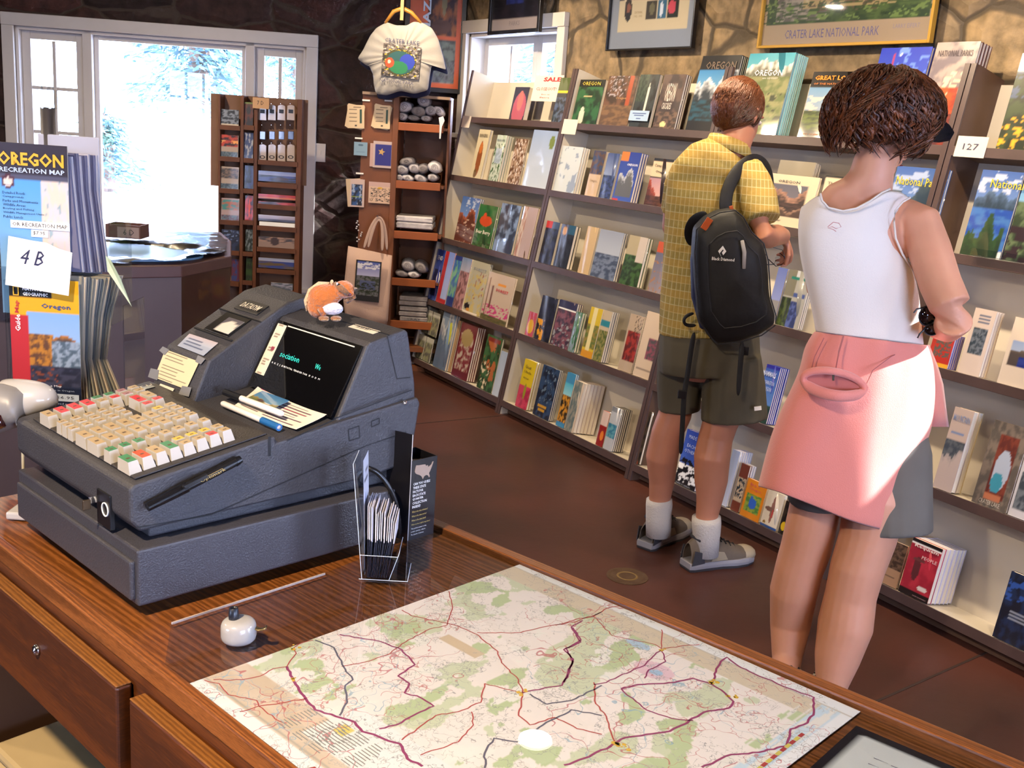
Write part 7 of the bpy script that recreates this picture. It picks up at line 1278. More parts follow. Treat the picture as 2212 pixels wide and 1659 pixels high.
# ------------------------------------------------------------------ the man
DM = 3.70
fL0, fL1, fR0, fR1 = pz(1390, 1188, 0), pz(1482, 1146, 0), pz(1478, 1230, 0), pz(1618, 1210, 0)
MAN = Fig(DM, (fL0 + fR1) / 2, 'man in yellow plaid short sleeved shirt and olive shorts standing at the bookcase, head bowed')
F = MAN; g = G()
facing = V((math.sin(math.radians(78)), math.cos(math.radians(78)), -.30))
mc = F.q(1597, 248, .05); MH = head(F, g, mc, facing, (facing.x * .3, facing.y * .3, 1), .222, .152)
F.limb(g, [(1600, 280, 33, .03), (1590, 305, 34, .01), (1580, 335, 38, .0), (1570, 360, 46, .0)], .95)
F.limb(g, [(1552, 352, 60, 0, .7), (1548, 378, 88, 0, .62), (1545, 430, 88, 0, .68), (1535, 520, 84, 0, .72), (1532, 620, 82, 0, .75), (1532, 700, 90, 0, .78), (1533, 780, 94, 0, .8)])
F.limb(g, [(1612, 378, 30, -.07), (1628, 420, 30, -.10), (1641, 470, 27, -.14), (1646, 505, 25, -.17), (1660, 512, 25, -.12), (1678, 508, 23, -.03), (1690, 510, 18, .04)], ref=(0, 0, 1))
F.limb(g, [(1480, 378, 30, .10), (1462, 430, 29, .16), (1456, 490, 26, .20), (1462, 515, 24, .24), (1490, 520, 22, .34), (1530, 522, 17, .42)], ref=(0, 0, 1))
wr = F.q(1692, 511, .05); hand(g, wr, V(F.q(1706, 528, .09) - wr) + V((0, 0, -.02)), (F.q(1660, 552, .10) - F.q(1706, 528, .09)), 1, L=.075, curl=1.25)
wl = F.q(1532, 522, .42); hand(g, wl, V((.6, .3, -.1)), V((0, 0, -1)), -1, curl=.8)
LL = [(1468, 800, 44, .05), (1464, 850, 38, .06), (1458, 895, 36, .06), (1441, 936, 34, .06), (1430, 987, 35, .07, 1.1), (1430, 1038, 28, .08), (1425, 1080, 23, .08), (1424, 1130, 20, .08), (1422, 1150, 18, .08)]
LR = [(1580, 800, 62, -.04), (1572, 860, 50, -.04), (1555, 916, 38, -.05), (1546, 945, 37, -.05), (1538, 987, 39, -.06, 1.1), (1536, 1038, 36, -.06), (1533, 1075, 29, -.06), (1527, 1115, 24, -.06), (1526, 1170, 20, -.06), (1526, 1190, 18, -.06)]
F.limb(g, LL); F.limb(g, LR)
F.skin(g, 'body', SKM, .0045, 4); face(F, MH, F.r)
# hair
def hairmat(n, a, b): return mat(n, a, .38, h2=b, vs=60, bump=.5, bs=140)
HM1, HM2 = hairmat('hair_auburn', '6c3c1e', '5a3018'), hairmat('hair_auburn_grey', '84705c', '5a3c28')
rn = random.Random(21); g = G()
g.ell((0, -.022, .020), (.0805, .094, .097), 24, M=MH)
for k in range(3600):
    th = rn.uniform(0, 6.283); ph = math.acos(1 - rn.random() * 1.62)
    n_ = V((math.sin(ph) * math.cos(th), math.sin(ph) * math.sin(th), math.cos(ph)))
    if n_.y > .45 and n_.z < .55: continue
    if n_.z < -.25 and (abs(n_.x) > .85 or n_.y > -.15): continue
    pt = lambda n_: V((n_.x * .0815, -.022 + n_.y * .0945, .020 + n_.z * .0975))
    dn = V((n_.x * .25 + rn.uniform(-.25, .25), (-.5 if n_.y < .3 else .2) + rn.uniform(-.2, .2), -1.0 if n_.z < .75 else -.3 + rn.uniform(-.3, .3))); dn = (dn - n_ * dn.dot(n_)).normalized(); q = [n_, (n_ + dn * .16).normalized(), (n_ + dn * .32).normalized(), (n_ + dn * .46).normalized()]
    if q[-1].z < -.90: continue
    P = [pt(x) * (1 + .0) + x * o_ for x, o_ in zip(q, (-.001, .003, .0035, .0015))]; grey = 1 if (n_.z < .1 and abs(n_.x) > .6 and rn.random() < .6) else 0
    rs_ = rn.uniform(.6, 1.25); g.tube([MH @ p for p in P], [(.0012 * rs_, .0018), (.0022 * rs_, .002), (.0019 * rs_, .0018), (.0004, .0004)], 5, mi=grey, cap=False)
g.build('hair', [HM1, HM2], F.r, smooth=True)
# shirt
PLAID = plaid(); g = G()
F.limb(g, [(1568, 322, 46, -.01, .85), (1556, 340, 70, -.01, .75), (1549, 360, 92, -.01, .66), (1546, 385, 103, 0, .62), (1540, 430, 103, 0, .68), (1534, 490, 99, 0, .74), (1531, 560, 99, 0, .77), (1529, 640, 103, 0, .8), (1531, 715, 108, 0, .82)], ext=False)
F.limb(g, [(1612, 362, 34, -.05), (1626, 395, 40, -.08), (1638, 430, 41, -.11), (1648, 476, 38, -.15)], ext=False); F.limb(g, [(1486, 362, 34, .08), (1470, 400, 36, .13), (1460, 455, 33, .18)], ext=False)
F.skin(g, 'shirt', PLAID, .0065, 5)
g = G(); n_ = 26; ring = []; cc_ = F.q(1574, 326, .01)
for k in range(n_): a = 2 * math.pi * k / n_; ring.append(cc_ + V(RTt) * (.078 * math.cos(a)) + FW * (.070 * math.sin(a)) + V((0, 0, -.022 * math.cos(a) - .012 * math.sin(a))))
for (dz, rr_) in ((0, 1),): g.loft([[cc_ + (p - cc_) * f + V((0, 0, z)) for p in ring] for f, z in ((1.12, -.012), (1.0, .012), (.90, .034), (.84, .032), (.90, .0))], cap=False)
g.build('collar', PLAID, F.r, smooth=True, mods=(('SOLIDIFY', dict(thickness=.002)),))
# shorts
OLV = fabric('olive_cloth', '5c5544', h2='514a3a', vs=4, bump=.35, bs=14); g = G()
F.limb(g, [(1532, 690, 102, 0, .78), (1532, 730, 108, 0, .8), (1532, 775, 110, 0, .82), (1532, 800, 108, 0, .8)], ext=False)
F.limb(g, [(1474, 770, 54, .05), (1468, 830, 50, .06), (1467, 886, 45, .06)], ext=False); F.limb(g, [(1580, 770, 63, -.04), (1584, 830, 68, -.045), (1586, 905, 72, -.05, .9)], ext=False)
F.skin(g, 'shorts', OLV, .0065, 5)
lp = F.q(1632, 884, -.155); g = G(); g.box((-.012, -.002, -.007), (.012, .001, .007)); g.build('label_patch', PAPER, F.r, M=T(*(F.q(1637, 882, -.172))) @ Matrix(((RT.x, FW.x, 0, 0), (RT.y, FW.y, 0, 0), (0, 0, 1, 0), (0, 0, 0, 1))) @ Ry(-12))
# socks and shoes
SOCK = fabric('sock_knit', 'cfc8c0', bump=.8, bs=160, rough=.95)
for (a, b, c, dd) in (((1424, 1078, 28), (1423, 1113, 28), (1422, 1156, 27), .08), ((1526, 1116, 31), (1526, 1155, 30), (1524, 1198, 28), -.06)):
    g = G(); F.limb(g, [(*a, dd), (a[0], a[1] + 12, a[2] + 1, dd), (*b, dd), (b[0], b[1] + 3, c[2] + 1, dd), (*c, dd)], ext=False); g.build('sock', SOCK, F.r, smooth=True)
SOLE = mat('sole_grey', '8c8a90', .6, var=.06); SOLED = mat('sole_dark', '38363a', .8); UPB = fabric('shoe_brown', '6c6054', h2='5c5046', vs=12); UPD = fabric('shoe_dark', '3a3a42'); UPT = fabric('shoe_tan', 'a0927c'); LACE = mat('lace_black', '18161a', .8)
def shoe(heel, toe, par, o, L=.305):
    d = (V(toe) - V(heel)); d.z = 0; d.normalize(); M = Matrix.Translation(V(heel) - o + V((0, 0, .0))) @ frame((0, 0, 0), d, V((-d.y, d.x, 0))) @ Matrix.Diagonal((1, 1.06, 1.2, 1))
    def outline(z, f, dx0=0, dx1=0): return [((dx0 + (L + dx1 - dx0) * (.5 - .5 * math.cos(math.pi * t))) if True else 0, z, t) for t in (0,)]
    prof = [(0, .030), (.02, .036), (.07, .036), (.14, .038), (.20, .048), (.25, .046), (.285, .034), (.305, .012)]
    def ring(z, s_, x0=0, x1=0): return [(x0 + x * (L - x0 + x1) / .305, w * s_, z) for x, w in prof] + [(x0 + x * (L - x0 + x1) / .305, -w * s_, z) for x, w in prof[::-1]]
    G().loft([ring(0, .96, .004, -.006), ring(.006, 1.0), ring(.009, 1.0)]).build('outsole', SOLED, par, M=M); G().loft([ring(.008, 1.03), ring(.018, 1.06), ring(.028, 1.0)]).build('midsole', SOLE, par, smooth=False, M=M, bevel=.002)
    g = G(); hts = [(.004, .085, .028), (.03, .104, .034), (.07, .106, .036), (.10, .100, .036), (.14, .086, .038), (.19, .068, .044), (.24, .056, .042), (.28, .042, .030), (.302, .028, .010)]; rings = []
    for x, h, w in hts: rings.append([(x, w * math.cos(a) * (1 if math.sin(a) < .5 else .88), .022 + (h - .022) * max(0, math.sin(a)) ** .7) for a in [math.pi * k / 12 for k in range(13)]] + [(x, w * (1 - k / 6) - w * (k / 6) * 0 - w * (k / 6), .020) for k in (10, 8, 6, 4, 2)][::-1][:0])
    g.loft(rings, closed=False); up = g.build('upper', UPB, par, smooth=True, M=M, mods=(('SOLIDIFY', dict(thickness=.004)), ('SUBSURF', dict(levels=1, render_levels=2))))
    for s_ in (-1, 1):
        G().prism([(.004, .022), (.06, .026), (.05, .06), (.012, .07)], s_ * .0345, s_ * .0375, 'y').build('heel_patch', UPD, up, bevel=.001); G().prism([(.085, .030), (.16, .030), (.14, .056), (.10, .062)], s_ * .0375, s_ * .0405, 'y').build('side_patch', UPT, up, bevel=.001)
    G().ell((.262, 0, .030), (.046, .043, .024), 16).build('toe_cap', UPT, up, smooth=True)
    G().tube([(.035, .026, .098), (.028, 0, .103), (.035, -.026, .098), (.065, -.030, .104), (.10, -.022, .10), (.108, 0, .098), (.10, .022, .10), (.065, .030, .104), (.035, .026, .098)], .0055, 8).build('cuff', UPD, up, smooth=True)
    for k in range(5): x = .115 + k * .022; z = .098 - k * .0085; G().tube([(x, -.020, z - .006), (x + .004, 0, z + .002), (x + .008, .020, z - .006)], .0022, 6).build('lace', LACE, up)
    G().tube([(.115, .0, .104), (.11, .02, .110), (.125, .034, .094), (.118, .008, .103), (.115, -.018, .111), (.13, -.034, .096), (.118, -.004, .104)], .0018, 6).build('lace_bow', LACE, up, smooth=True)
for h, t in ((fL0, fL1), (fR0, fR1)): s_ = bpy.data.objects.new('hiking_shoe', None); COL.objects.link(s_); s_.parent = F.r; s_['label'] = 'brown and tan hiking shoe'; shoe(h, t, s_, F.o)
# ------------------------------------------------------------------ his backpack
BP = Fig(3.50, F.q(1570, 590, -.2) + F.o, 'black backpack with blue side and white diamond logo slung on the shoulder of the man', 'backpack'); BP.r['category'] = 'backpack'
NYL = fabric('nylon_black', '121216', rough=.6, bump=.35, bs=30); NYB = fabric('nylon_blue', '1c2448', rough=.6)
out = [(1548, 452), (1520, 466), (1497, 490), (1493, 540), (1497, 620), (1505, 690), (1530, 728), (1545, 741), (1595, 736), (1640, 722), (1670, 700), (1672, 680), (1660, 640), (1655, 560), (1645, 520), (1618, 495), (1600, 462), (1582, 447)]
out = [(a[0] + (b[0] - a[0]) * k / 3, a[1] + (b[1] - a[1]) * k / 3) for a, b in zip(out, out[1:] + out[:1]) for k in range(3)]
P = [BP.q(x, y) for x, y in out]; c = BP.q(1580, 600); rings = []
for f, d in ((0, .075), (.7, .075), (.94, .055), (1, .02), (.99, -.03), (.90, -.062), (.6, -.082), (0, -.088)): rings.append([c + (p - c) * f + FW * d for p in P])
G().loft(rings, cap=False).build('pack', NYL, BP.r, smooth=True, mods=(('SUBSURF', dict(levels=1, render_levels=1)),))
for f_, d_, r_ in ((.97, -.050, .0022), (.70, -.084, .0016)):
    G().tube([c + (p - c) * f_ + FW * d_ for p in P + P[:1]], r_, 6, cap=False).build('piping' if f_ > .9 else 'pocket_seam', mat('piping_black', '26262c', .5), BP.r, smooth=True)
g = G(); BP.limb(g, [(1512, 500, 9, .01), (1502, 560, 11, .01), (1504, 640, 11, .01), (1520, 705, 9, .01)], 1.6); g.build('side_panel', NYB, BP.r, smooth=True)
def strap(pts, w, nm, m=NYL, par=None, th=.004):
    g = G(); g.tube([BP.q(x, y, d) for x, y, d in pts], [(th, w)] * len(pts), 8, ref=tuple(FW)); return g.build(nm, m, par or BP.r, smooth=True, mods=(('SUBSURF', dict(levels=1, render_levels=2)),))
strap([(1570, 465, .05), (1566, 440, .055), (1572, 405, .07), (1590, 372, .09), (1612, 350, .115), (1632, 342, .16), (1652, 356, .22), (1660, 390, .27), (1658, 430, .30)], .024, 'shoulder_strap', th=.007)
strap([(1530, 462, .02), (1500, 470, .04), (1488, 490, .06), (1487, 512, .09), (1500, 530, .10)], .018, 'second_strap')
strap([(1500, 676, .0), (1480, 682, -.01), (1476, 695, -.01), (1482, 704, 0), (1505, 703, .0)], .007, 'loop')
strap([(1500, 715, .0), (1492, 760, .0), (1484, 820, .0), (1477, 850, -.005), (1474, 930, -.005), (1470, 985, -.005)], .0095, 'hanging_strap'); strap([(1604, 735, -.02), (1600, 780, -.03), (1594, 860, -.03)], .010, 'hanging_strap')
for x, y in ((1473, 852), (1608, 758)): G().box((-.014, -.006, -.014), (.014, .006, .014)).build('buckle', BLACK, BP.r, M=T(*BP.q(x, y, -.012)) @ Matrix(((RT.x, FW.x, 0, 0), (RT.y, FW.y, 0, 0), (0, 0, 1, 0), (0, 0, 0, 1))), bevel=.002)
MO_ = mat('tab_orange', 'c2561c', .6); MW_ = mat('pull_silver', 'a8a4a0', .5)
def onpack(px, py, d=-.092): return T(*BP.q(px, py, d)) @ Matrix(((RT.x, FW.x, 0, 0), (RT.y, FW.y, 0, 0), (0, 0, 1, 0), (0, 0, 0, 1)))
G().box((-.011, 0, -.02), (.011, .004, .02)).build('orange_tab', MO_, BP.r, M=onpack(1527, 484, -.06) @ Ry(28), bevel=.001); G().box((-.006, 0, -.014), (.006, .004, .014)).build('orange_tab', MO_, BP.r, M=onpack(1581, 454, -.02) @ Ry(-20), bevel=.001)
g = G(); BP.limb(g, [(1603, 520, 4, -.088), (1608, 545, 4.5, -.09), (1607, 580, 4, -.089)], .5); g.build('reflective_strip', MW_, BP.r, smooth=True)
M = onpack(1560, 543); G().prism([(0, -.019), (.013, .001), (.0, .018), (-.013, .0)], -.0012, 0, 'y').build('diamond_emblem', WHITE, BP.r, M=M); G().prism([(0, -.019), (.0045, -.012), (-.001, -.004), (.004, .004), (.001, .006), (-.007, -.006)], -.0016, -.0012, 'y').build('emblem_cut', NYL, BP.r, M=M)
txt(BP.r, 'Black Diamond', -.036, -.005, .072, .0105, WHITE, M=onpack(1562, 560), bold=.02)
strap([(1548, 455, -.02), (1536, 480, -.045), (1520, 515, -.055), (1508, 560, -.05)], .0022, 'zipper', BLACK, th=.003)
# eyeglasses in his hand
EG = Fig(3.78, F.q(1680, 560, .08) + F.o, 'thin dark framed eyeglasses dangling from the hand of the man', 'eyeglasses'); EG.r['category'] = 'eyeglasses'
g = G(); g.tube([EG.q(*p) for p in ((1660, 560), (1676, 575), (1688, 572), (1697, 562), (1694, 555), (1684, 546))], .0016, 6); g.tube([EG.q(*p) for p in ((1655, 548), (1650, 563), (1658, 572), (1672, 571), (1676, 562))], .0016, 6); g.build('frame', BLACK, EG.r, smooth=True)
G().tube([EG.q(1650, 536), EG.q(1660, 532), EG.q(1690, 540), EG.q(1696, 556)], .001, 6).build('temple', BLACK, EG.r); g = G(); g.add([EG.q(*p) for p in ((1676, 573), (1688, 570), (1696, 560), (1684, 549), (1674, 556))], [(0, 1, 2, 3, 4)]); g.build('lens', ACRYL, EG.r)
# ------------------------------------------------------------------ the woman
DW = 2.72; wfL, wfR = fp(1694, 1512, DW - .10), fp(1788, 1540, DW - .12)
WOM = Fig(DW, V(((wfL.x + wfR.x) / 2, (wfL.y + wfR.y) / 2, 0)), 'woman with short wavy brown hair, white tank top and pink sweatshirt tied round her waist')
F = WOM; g = G()
facing = V((math.sin(math.radians(88)), math.cos(math.radians(88)), -.55)).normalized()
hc = F.q(1922, 268, .03); WH = head(F, g, hc, facing, (facing.x * .4, facing.y * .4, 1), .215, .142)
F.limb(g, [(1905, 315, 40, .0), (1889, 350, 44, -.0), (1882, 380, 47, -.0), (1874, 402, 56, -.0, .8), (1864, 424, 80, .01, .60), (1853, 452, 100, .01, .56), (1850, 500, 106, 0, .66), (1852, 560, 104, 0, .7), (1862, 640, 102, 0, .74), (1872, 720, 100, 0, .74), (1868, 800, 106, 0, .70), (1860, 900, 104, 0, .7)])
F.limb(g, [(1950, 462, 36, .01), (1988, 482, 44, -.03), (2008, 540, 45, -.07), (2030, 610, 44, -.12), (2052, 660, 43, -.16), (2062, 695, 38, -.17), (2048, 706, 34, -.10), (2028, 704, 29, -.01), (2010, 698, 23, .04)], ref=(0, 0, 1))
F.limb(g, [(1778, 455, 38, .05), (1768, 490, 34, .09), (1764, 560, 30, .16), (1770, 620, 28, .2), (1790, 640, 30, .30), (1830, 650, 22, .36)], ref=(0, 0, 1))
wr = F.q(2010, 698, .05); hand(g, wr, (F.q(1985, 694, .06) - wr), V((0, 0, 1)) * 1 - FW * .3, 1, L=.07, r=.0072, curl=1.3); wl = F.q(1832, 650, .36); hand(g, wl, V((.5, .5, .2)), V((0, 0, -1)), -1, r=.0072)
WL = [(1795, 950, 68, .04, .85), (1775, 1040, 62, .04), (1761, 1095, 54, .05), (1742, 1182, 54, .06), (1726, 1230, 51, .06), (1714, 1278, 50, .07, 1.1), (1707, 1351, 43, .08), (1700, 1423, 32, .04), (1697, 1470, 25, -.02), (1695, 1545, 23, -.08)]
WR = [(1900, 950, 70, .01, .85), (1892, 1080, 68, -.03), (1874, 1163, 60, -.04), (1851, 1230, 57, -.05), (1838, 1285, 54, -.05), (1826, 1351, 58, -.05, 1.1), (1808, 1423, 48, -.07), (1796, 1481, 34, -.09), (1790, 1540, 26, -.12), (1788, 1585, 24, -.12)]
F.limb(g, WL); F.limb(g, WR); F.skin(g, 'body', SKW, .0045, 4); face(F, WH, F.r)
for (a, dd) in (((1698, 1444), -.01), ((1791, 1545), -.12)):
    g = G(); F.limb(g, [(a[0], a[1], 29, dd), (a[0], a[1] + 22, 29, dd), (a[0], a[1] + 50, 27, dd)], ext=False); g.build('sock', mat('sock_dark', '2a2c34', .9), F.r, smooth=True)
for w_ in (wfL, wfR): s_ = bpy.data.objects.new('walking_shoe', None); COL.objects.link(s_); s_.parent = F.r; h = V((w_.x - .055, w_.y - .02, 0)); shoe(h, h + V((.8, .6, 0)), s_, F.o, .27)
# tank top
TANK = fabric('tank_white', 'e6dcd2', bump=.25, bs=300, sheen=.2); g = G()
rows = [((1733, 446), (1962, 428)), ((1728, 468), (1936, 462)), ((1726, 505), (1934, 508)), ((1729, 545), (1954, 552)), ((1736, 580), (1974, 588)), ((1745, 620), (1984, 630)), ((1754, 660), (1988, 668)), ((1761, 695), (1990, 705)), ((1764, 718), (1996, 748))]
neck = [(1733, 446), (1752, 430), (1772, 418), (1776, 434), (1790, 449), (1821, 456), (1850, 450), (1880, 434), (1905, 416), (1923, 408), (1946, 412), (1966, 426)]
TW = 22; top = []
def interp(poly, t):
    s_ = t * (len(poly) - 1); i = min(int(s_), len(poly) - 2); f = s_ - i; return poly[i][0] + (poly[i + 1][0] - poly[i][0]) * f, poly[i][1] + (poly[i + 1][1] - poly[i][1]) * f
def shell(rows_, dep, nm, m, th=.003, cyc=True, n=TW, toprow=None, wob=0, bulge=1.0, dc=0):
    """wraps a garment: back half follows the given edges, front half closes round the body"""
    g = G(); vs = []; R_ = ([None] if toprow else []) + rows_
    for j, r_ in enumerate(R_):
        ring = []
        dj = dep[j] if isinstance(dep, (list, tuple)) else dep
        for i in range(n + 1):
            t = i / n; px, py = interp(toprow, t) if r_ is None else ((r_[0][0] + (r_[1][0] - r_[0][0]) * (.5 - .5 * math.cos(math.pi * t))), (r_[0][1] + (r_[1][1] - r_[0][1]) * (.5 - .5 * math.cos(math.pi * t))))
            d = -dj * math.sin(math.pi * t) ** .62 * bulge + dc + wob * math.sin(t * 17 + j * .6) * math.sin(math.pi * t); ring.append(F.q(px, py, d))
        if cyc:
            l, r2 = ring[0], ring[-1]
            for i in range(1, n): t = i / n; b = r2.lerp(l, .5 - .5 * math.cos(math.pi * t)); ring.append(b + FW * (dj * .85 * math.sin(math.pi * t)))
        vs.append(ring)
    g.loft(vs, cap=False, closed=cyc); return g.build(nm, m, F.r, smooth=True, mods=(('SOLIDIFY', dict(thickness=th, offset=0)), ('SUBSURF', dict(levels=1, render_levels=1))))
tk = shell(rows[1:], [.092, .108, .118, .118, .118, .115, .112, .112, .118], 'tank_top', TANK, toprow=neck, wob=.0015, dc=.012)
g = G(); arm = [(1966, 427), (1950, 436), (1934, 455), (1931, 480), (1935, 515), (1950, 550), (1970, 580)]
g.tube([F.q(x, y, -.052 - .03 * math.sin(k / 6 * math.pi)) for k, (x, y) in enumerate(arm)], .0026, 8); g.build('armhole_band', TANK, tk, smooth=True)
g = G(); g.tube([F.q(x, y, -.088 - .02 * math.sin(k / 8 * math.pi)) for k, (x, y) in enumerate(neck[2:10])], .0026, 8); g.build('neck_band', TANK, tk, smooth=True)
g = G(); g.tube([F.q(*p, -.128) for p in ((1788, 490), (1800, 480), (1812, 482), (1817, 490), (1806, 494), (1798, 490), (1788, 492), (1800, 496), (1806, 500))], .0009, 5); g.build('running_emblem', mat('emblem_pink', 'c07c78', .7), tk)
# grey shorts
GRS = fabric('grey_cloth', '6c6862', h2='5e5a54', vs=5, bump=.4, bs=16); g = G()
F.limb(g, [(1878, 740, 104, 0, .74), (1868, 820, 112, 0, .74), (1858, 920, 118, 0, .76)], ext=False); F.limb(g, [(1795, 900, 78, .03), (1775, 1000, 72, .04), (1768, 1085, 66, .05)], ext=False)
F.limb(g, [(1905, 880, 80, .03, .8), (1918, 985, 92, .01, .85), (1922, 1150, 90, -.03, .9)], ext=False); F.skin(g, 'shorts', GRS, .007, 6)
# sweatshirt tied round the waist
PINK = fabric('pink_fleece', 'df8578', bump=.25, bs=350, sheen=.4, var=.03, vs=3)
LE2 = [(1763, 716), (1740, 750), (1733, 796), (1712, 842), (1690, 888), (1671, 935), (1658, 980), (1648, 1020), (1640, 1052)]; 
RE2 = [(2000, 745), (2012, 780), (2018, 830), (2016, 880), (2008, 930), (1990, 975), (1966, 1015), (1958, 1080), (1942, 1154)]
hem = [(1640, 1052), (1672, 1062), (1690, 1077), (1725, 1092), (1760, 1108), (1790, 1124), (1840, 1136), (1890, 1146), (1942, 1154)]
n = 28; vs = []; m_ = 14
for j in range(m_ + 1):
    f = j / m_; row = []; a = interp(LE2, f); b = interp(RE2, f)
    for i in range(n + 1):
        t = i / n; u = .5 - .5 * math.cos(math.pi * t); px = a[0] + (b[0] - a[0]) * u; py = a[1] + (b[1] - a[1]) * u + (f ** 3) * (interp(hem, u)[1] - (hem[0][1] + (hem[-1][1] - hem[0][1]) * u))
        d = -(.132 + .04 * f) * math.sin(math.pi * t) ** .62 + .03 + .006 * f * math.sin(t * 15 + 1) + .004 * math.sin(t * 31) * (1 - f); row.append(F.q(px, py, d))
    vs.append(row)
g = G().loft(vs, cap=False, closed=False); sw = g.build('tied_sweatshirt', PINK, F.r, smooth=True, mods=(('SOLIDIFY', dict(thickness=.005, offset=1)), ('SUBSURF', dict(levels=1, render_levels=1)))); sw['label'] = 'pink fleece sweatshirt tied at the waist'
g = G(); g.loft([[F.q(x0 + (x1 - x0) * t, y, .03 + .05 * t - .03 * math.sin(math.pi * t)) for t in [k / 8 for k in range(9)]] for x0, x1, y in ((1975, 2008, 745), (1985, 2026, 790), (1992, 2038, 830), (1996, 2044, 880), (2002, 2050, 922))], cap=False, closed=False); g.build('side_flap', PINK, sw, smooth=True, mods=(('SOLIDIFY', dict(thickness=.006)),))
g = G(); cx_, cy_ = 1800, 828; pts = []
for k in range(25):
    a = 2 * math.pi * k / 24; pts.append(F.q(cx_ + 66 * math.cos(a) + 6 * math.sin(a), cy_ + 27 * math.sin(a) + 8 * math.cos(a) * 1.0 - (14 if False else 0), -.168 - .028 * math.sin(a) ** 2 * (1 if math.sin(a) > 0 else .1) + .02 * abs(math.cos(a))))
g.tube(pts, [(.012, .015 if 2 < k < 11 else .010) for k in range(25)], 10, ref=tuple(FW), cap=False); g.build('rolled_collar', PINK, sw, smooth=True, mods=(('SUBSURF', dict(levels=1, render_levels=2)),))
g = G(); g.add([F.q(cx_ + 60 * math.cos(a), cy_ + 22 * math.sin(a) + 8 * math.cos(a), -.150) for a in [2 * math.pi * k / 20 for k in range(20)]], [list(range(20))]); g.build('collar_inside', mat('fleece_inside', 'b4655c', .9), sw)
g = G(); g.tube([F.q(1822, 726, -.132), F.q(1812, 760, -.142), F.q(1805, 800, -.160), F.q(1800, 815, -.172)], .0022, 6); g.build('zipper', mat('zip_rose', 'a85a58', .5), sw); g = G(); g.tube([F.q(1800, 802, -.168), F.q(1800, 822, -.178)], .0028, 6); g.build('zipper_pull', BLACK, sw)
for pts in ([(1955, 755, -.07), (1925, 770, -.112), (1885, 800, -.142), (1862, 850, -.150)], [(1700, 920, -.06), (1690, 1000, -.07), (1684, 1064, -.075)], [(1780, 730, -.10), (1760, 770, -.10), (1752, 800, -.10)]):
    g = G(); g.tube([F.q(*p) for p in pts], .0012, 5); g.build('seam', MATS['zip_rose'], sw)
# sunglasses
SG = Fig(2.60, F.q(1998, 685, -.12) + F.o, 'dark sunglasses held at her hip by the woman in the white tank top', 'sunglasses'); SG.r['category'] = 'sunglasses'
DL = mat('dark_lens', '180c0c', .05, coat=1)
for (x, y, rx2, ry2) in ((2004, 682, 18, 21), (2012, 712, 15, 12)):
    c = SG.q(x, y); g = G(); a = rx2 * DW / 2300; b = ry2 * DW / 2300; Q = [c + RT * a * math.cos(t) + V((0, 0, b * math.sin(t))) for t in [2 * math.pi * k / 24 for k in range(24)]]
    g.add([c - FW * .004] + Q, [(0, 1 + k, 1 + (k + 1) % 24) for k in range(24)]); g.build('lens', DL, SG.r, smooth=True, mods=(('SOLIDIFY', dict(thickness=.0016)),)); G().tube(Q + [Q[0]], .0017, 6).build('rim', BLACK, SG.r, smooth=True)
G().tube([SG.q(1996, 664), SG.q(1980, 668), SG.q(1974, 676)], .0022, 6).build('temple', BLACK, SG.r); G().tube([SG.q(2004, 656), SG.q(2010, 662)], .0035, 8).build('hinge', mat('hinge_gold', 'a88c3c', .2, metal=1), SG.r); G().tube([SG.q(1996, 712), SG.q(1986, 722), SG.q(1982, 730)], .0022, 6).build('temple', BLACK, SG.r); G().tube([SG.q(2008, 700), SG.q(2010, 704)], .0025, 6).build('bridge', BLACK, SG.r)
# visor
vz = Fig(2.74, F.q(1990, 280, .02) + F.o, 'navy visor brim', 'x'); bpy.data.objects.remove(vz.r)
NAVY = fabric('visor_navy', '1c2436', rough=.7)
top = [F.q(*p) for p in ((1992, 262, .12), (2005, 247, .10), (2030, 252, .06), (2052, 270, .03), (2062, 286, .02), (2054, 300, .03), (2030, 304, .06), (2005, 302, .10), (1992, 295, .12))]
G().add(top + [p + V((0, 0, -.005)) + FW * .004 for p in top], [tuple(range(9)), tuple(range(17, 8, -1))] + [(i, 9 + i, 9 + (i + 1) % 9, (i + 1) % 9) for i in range(9)]).build('visor_brim', NAVY, F.r, smooth=False, bevel=.002)
# hair
HB = [hairmat('hair_brown_a', '5e301a', '36190f'), hairmat('hair_brown_b', '844a28', '5a3018'), hairmat('hair_brown_c', '3c1c10', '220e08')]
hcn = F.q(1902, 243, .02); s_ = proj(hcn + F.o)[2] / FP; RX, RY, RZ_ = 118 * s_, .135, 92 * s_; upv = V((0, 0, 1)); rn = random.Random(8)
def sph(ph, aa):
    if ph <= 1.57: s1, z1 = math.sin(ph), math.cos(ph)
    else: s1, z1 = 1 - .30 * ((ph - 1.57) / .95) ** 2, -(ph - 1.57) * 1.08
    return (s1 * math.cos(aa) + .1 * (1 - ph / 2), s1 * math.sin(aa), z1)
def hp(n_, k=1.0): return hcn + V(RTt) * (n_[0] * RX * k) + FW * (n_[1] * RY * k) + upv * (n_[2] * RZ_ * k)
g = G(); vs = []
hb = G(); 
for nn in range(1):
    hb.loft([[hp(sph(ph, a), .93 - (.10 if ph > 2.1 else 0)) for a in [2 * math.pi * k / 28 for k in range(28)]] for ph in (.05, .3, .6, .9, 1.2, 1.5, 1.8, 2.1, 2.35)], mi=2)
g.add(hb.v, hb.f, 2)
crown = V((.10, -.1, .99)).normalized()
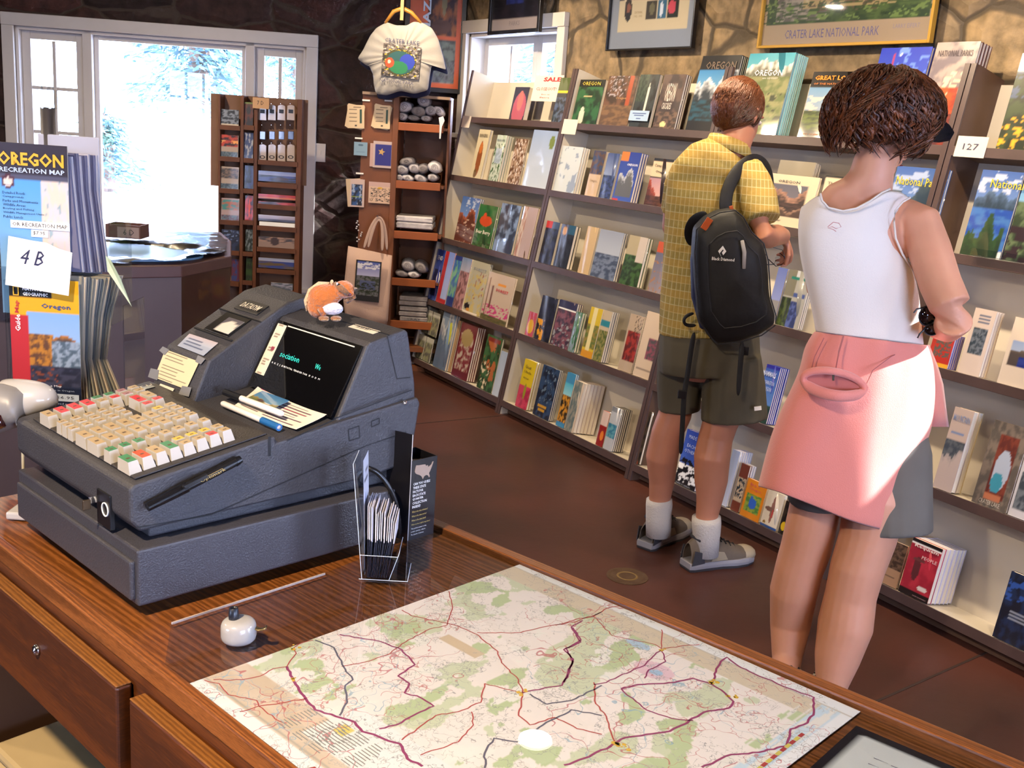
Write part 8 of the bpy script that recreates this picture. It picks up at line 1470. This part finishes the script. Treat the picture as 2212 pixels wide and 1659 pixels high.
for k in range(900):
    a = rn.uniform(0, 6.283); st = rn.choice((.05, .25, .5, .8, 1.1, 1.4)) + rn.uniform(0, .25); ln = rn.uniform(.75, 1.15); ph0 = rn.uniform(0, 6.283); q = []; t1_ = V((math.cos(a), math.sin(a), 0))
    e_ = min(st + ln, 2.48 + rn.uniform(-.2, .1))
    if e_ - st < .25: continue
    front = (t1_.x * .75 + t1_.y * .66) > .80
    if front: e_ = min(e_, 1.35)
    if e_ - st < .25: continue
    for i in range(9):
        ph = st + (e_ - st) * i / 8; w = .11 * math.sin(i * 1.15 + ph0) * (.4 + ph * .4); aa = a + w + .22 * math.sin(ph * 2.6 + a * 3); n_ = sph(ph, aa)
        k_ = 1.0 + .05 * math.sin(i * 1.1 + ph0) + rn.uniform(-.006, .006) + .045 * math.sin(a * 5 + ph * 3.2); q.append(hp(n_, k_))
    r0_ = rn.uniform(.0035, .0065)
    g.tube(q, [(r0_ * f, r0_ * f * .7) for f in (.4, .9, 1, 1, 1, .95, .8, .55, .15)], 6, mi=rn.choice((0, 0, 1, 1, 2, 0)), cap=False)
for k in range(900):     # fine stray strands over the locks
    a = rn.uniform(0, 6.283); st = rn.uniform(.1, 1.8); q = []
    if math.cos(a) * .75 + math.sin(a) * .66 > .8: continue
    for i in range(6): ph = min(st + i * .14, 2.45); aa = a + .12 * math.sin(i * 1.2 + k) + .22 * math.sin(ph * 2.6 + a * 3); q.append(hp(sph(ph, aa), 1.05 + .03 * math.sin(i + k) + .045 * math.sin(a * 5 + ph * 3.2)))
    g.tube(q, [.0009, .0012, .0012, .001, .0008, .0003], 4, mi=rn.choice((0, 1, 1)), cap=False)
g.build('hair', HB, F.r, smooth=True)
# ================================================================== camera and output look
cam = bpy.data.cameras.new('camera'); cam.sensor_width = 36; cam.lens = FP / 2212 * 36; cam.clip_start = .05; cam.clip_end = 200
co = bpy.data.objects.new('camera', cam); COL.objects.link(co)
m3 = Matrix((CAMR @ V((1, 0, 0)), CAMR @ V((0, -1, 0)), CAMR @ V((0, 0, -1)))).transposed().to_4x4(); m3.translation = EYE; co.matrix_world = m3
sc = bpy.context.scene; sc.camera = co
sc.view_settings.view_transform = 'Standard'; sc.view_settings.look = 'None'; sc.view_settings.gamma = 1; sc.view_settings.exposure = 0.3; sc.view_settings.use_curve_mapping = False
sc.cycles.use_denoising = True; sc.cycles.max_bounces = 8; sc.cycles.transparent_max_bounces = 16; sc.cycles.sample_clamp_indirect = 8; sc.cycles.caustics_reflective = False; sc.cycles.caustics_refractive = False
sc.cycles.use_adaptive_sampling = True; sc.cycles.adaptive_threshold = .06; sc.cycles.adaptive_min_samples = 16
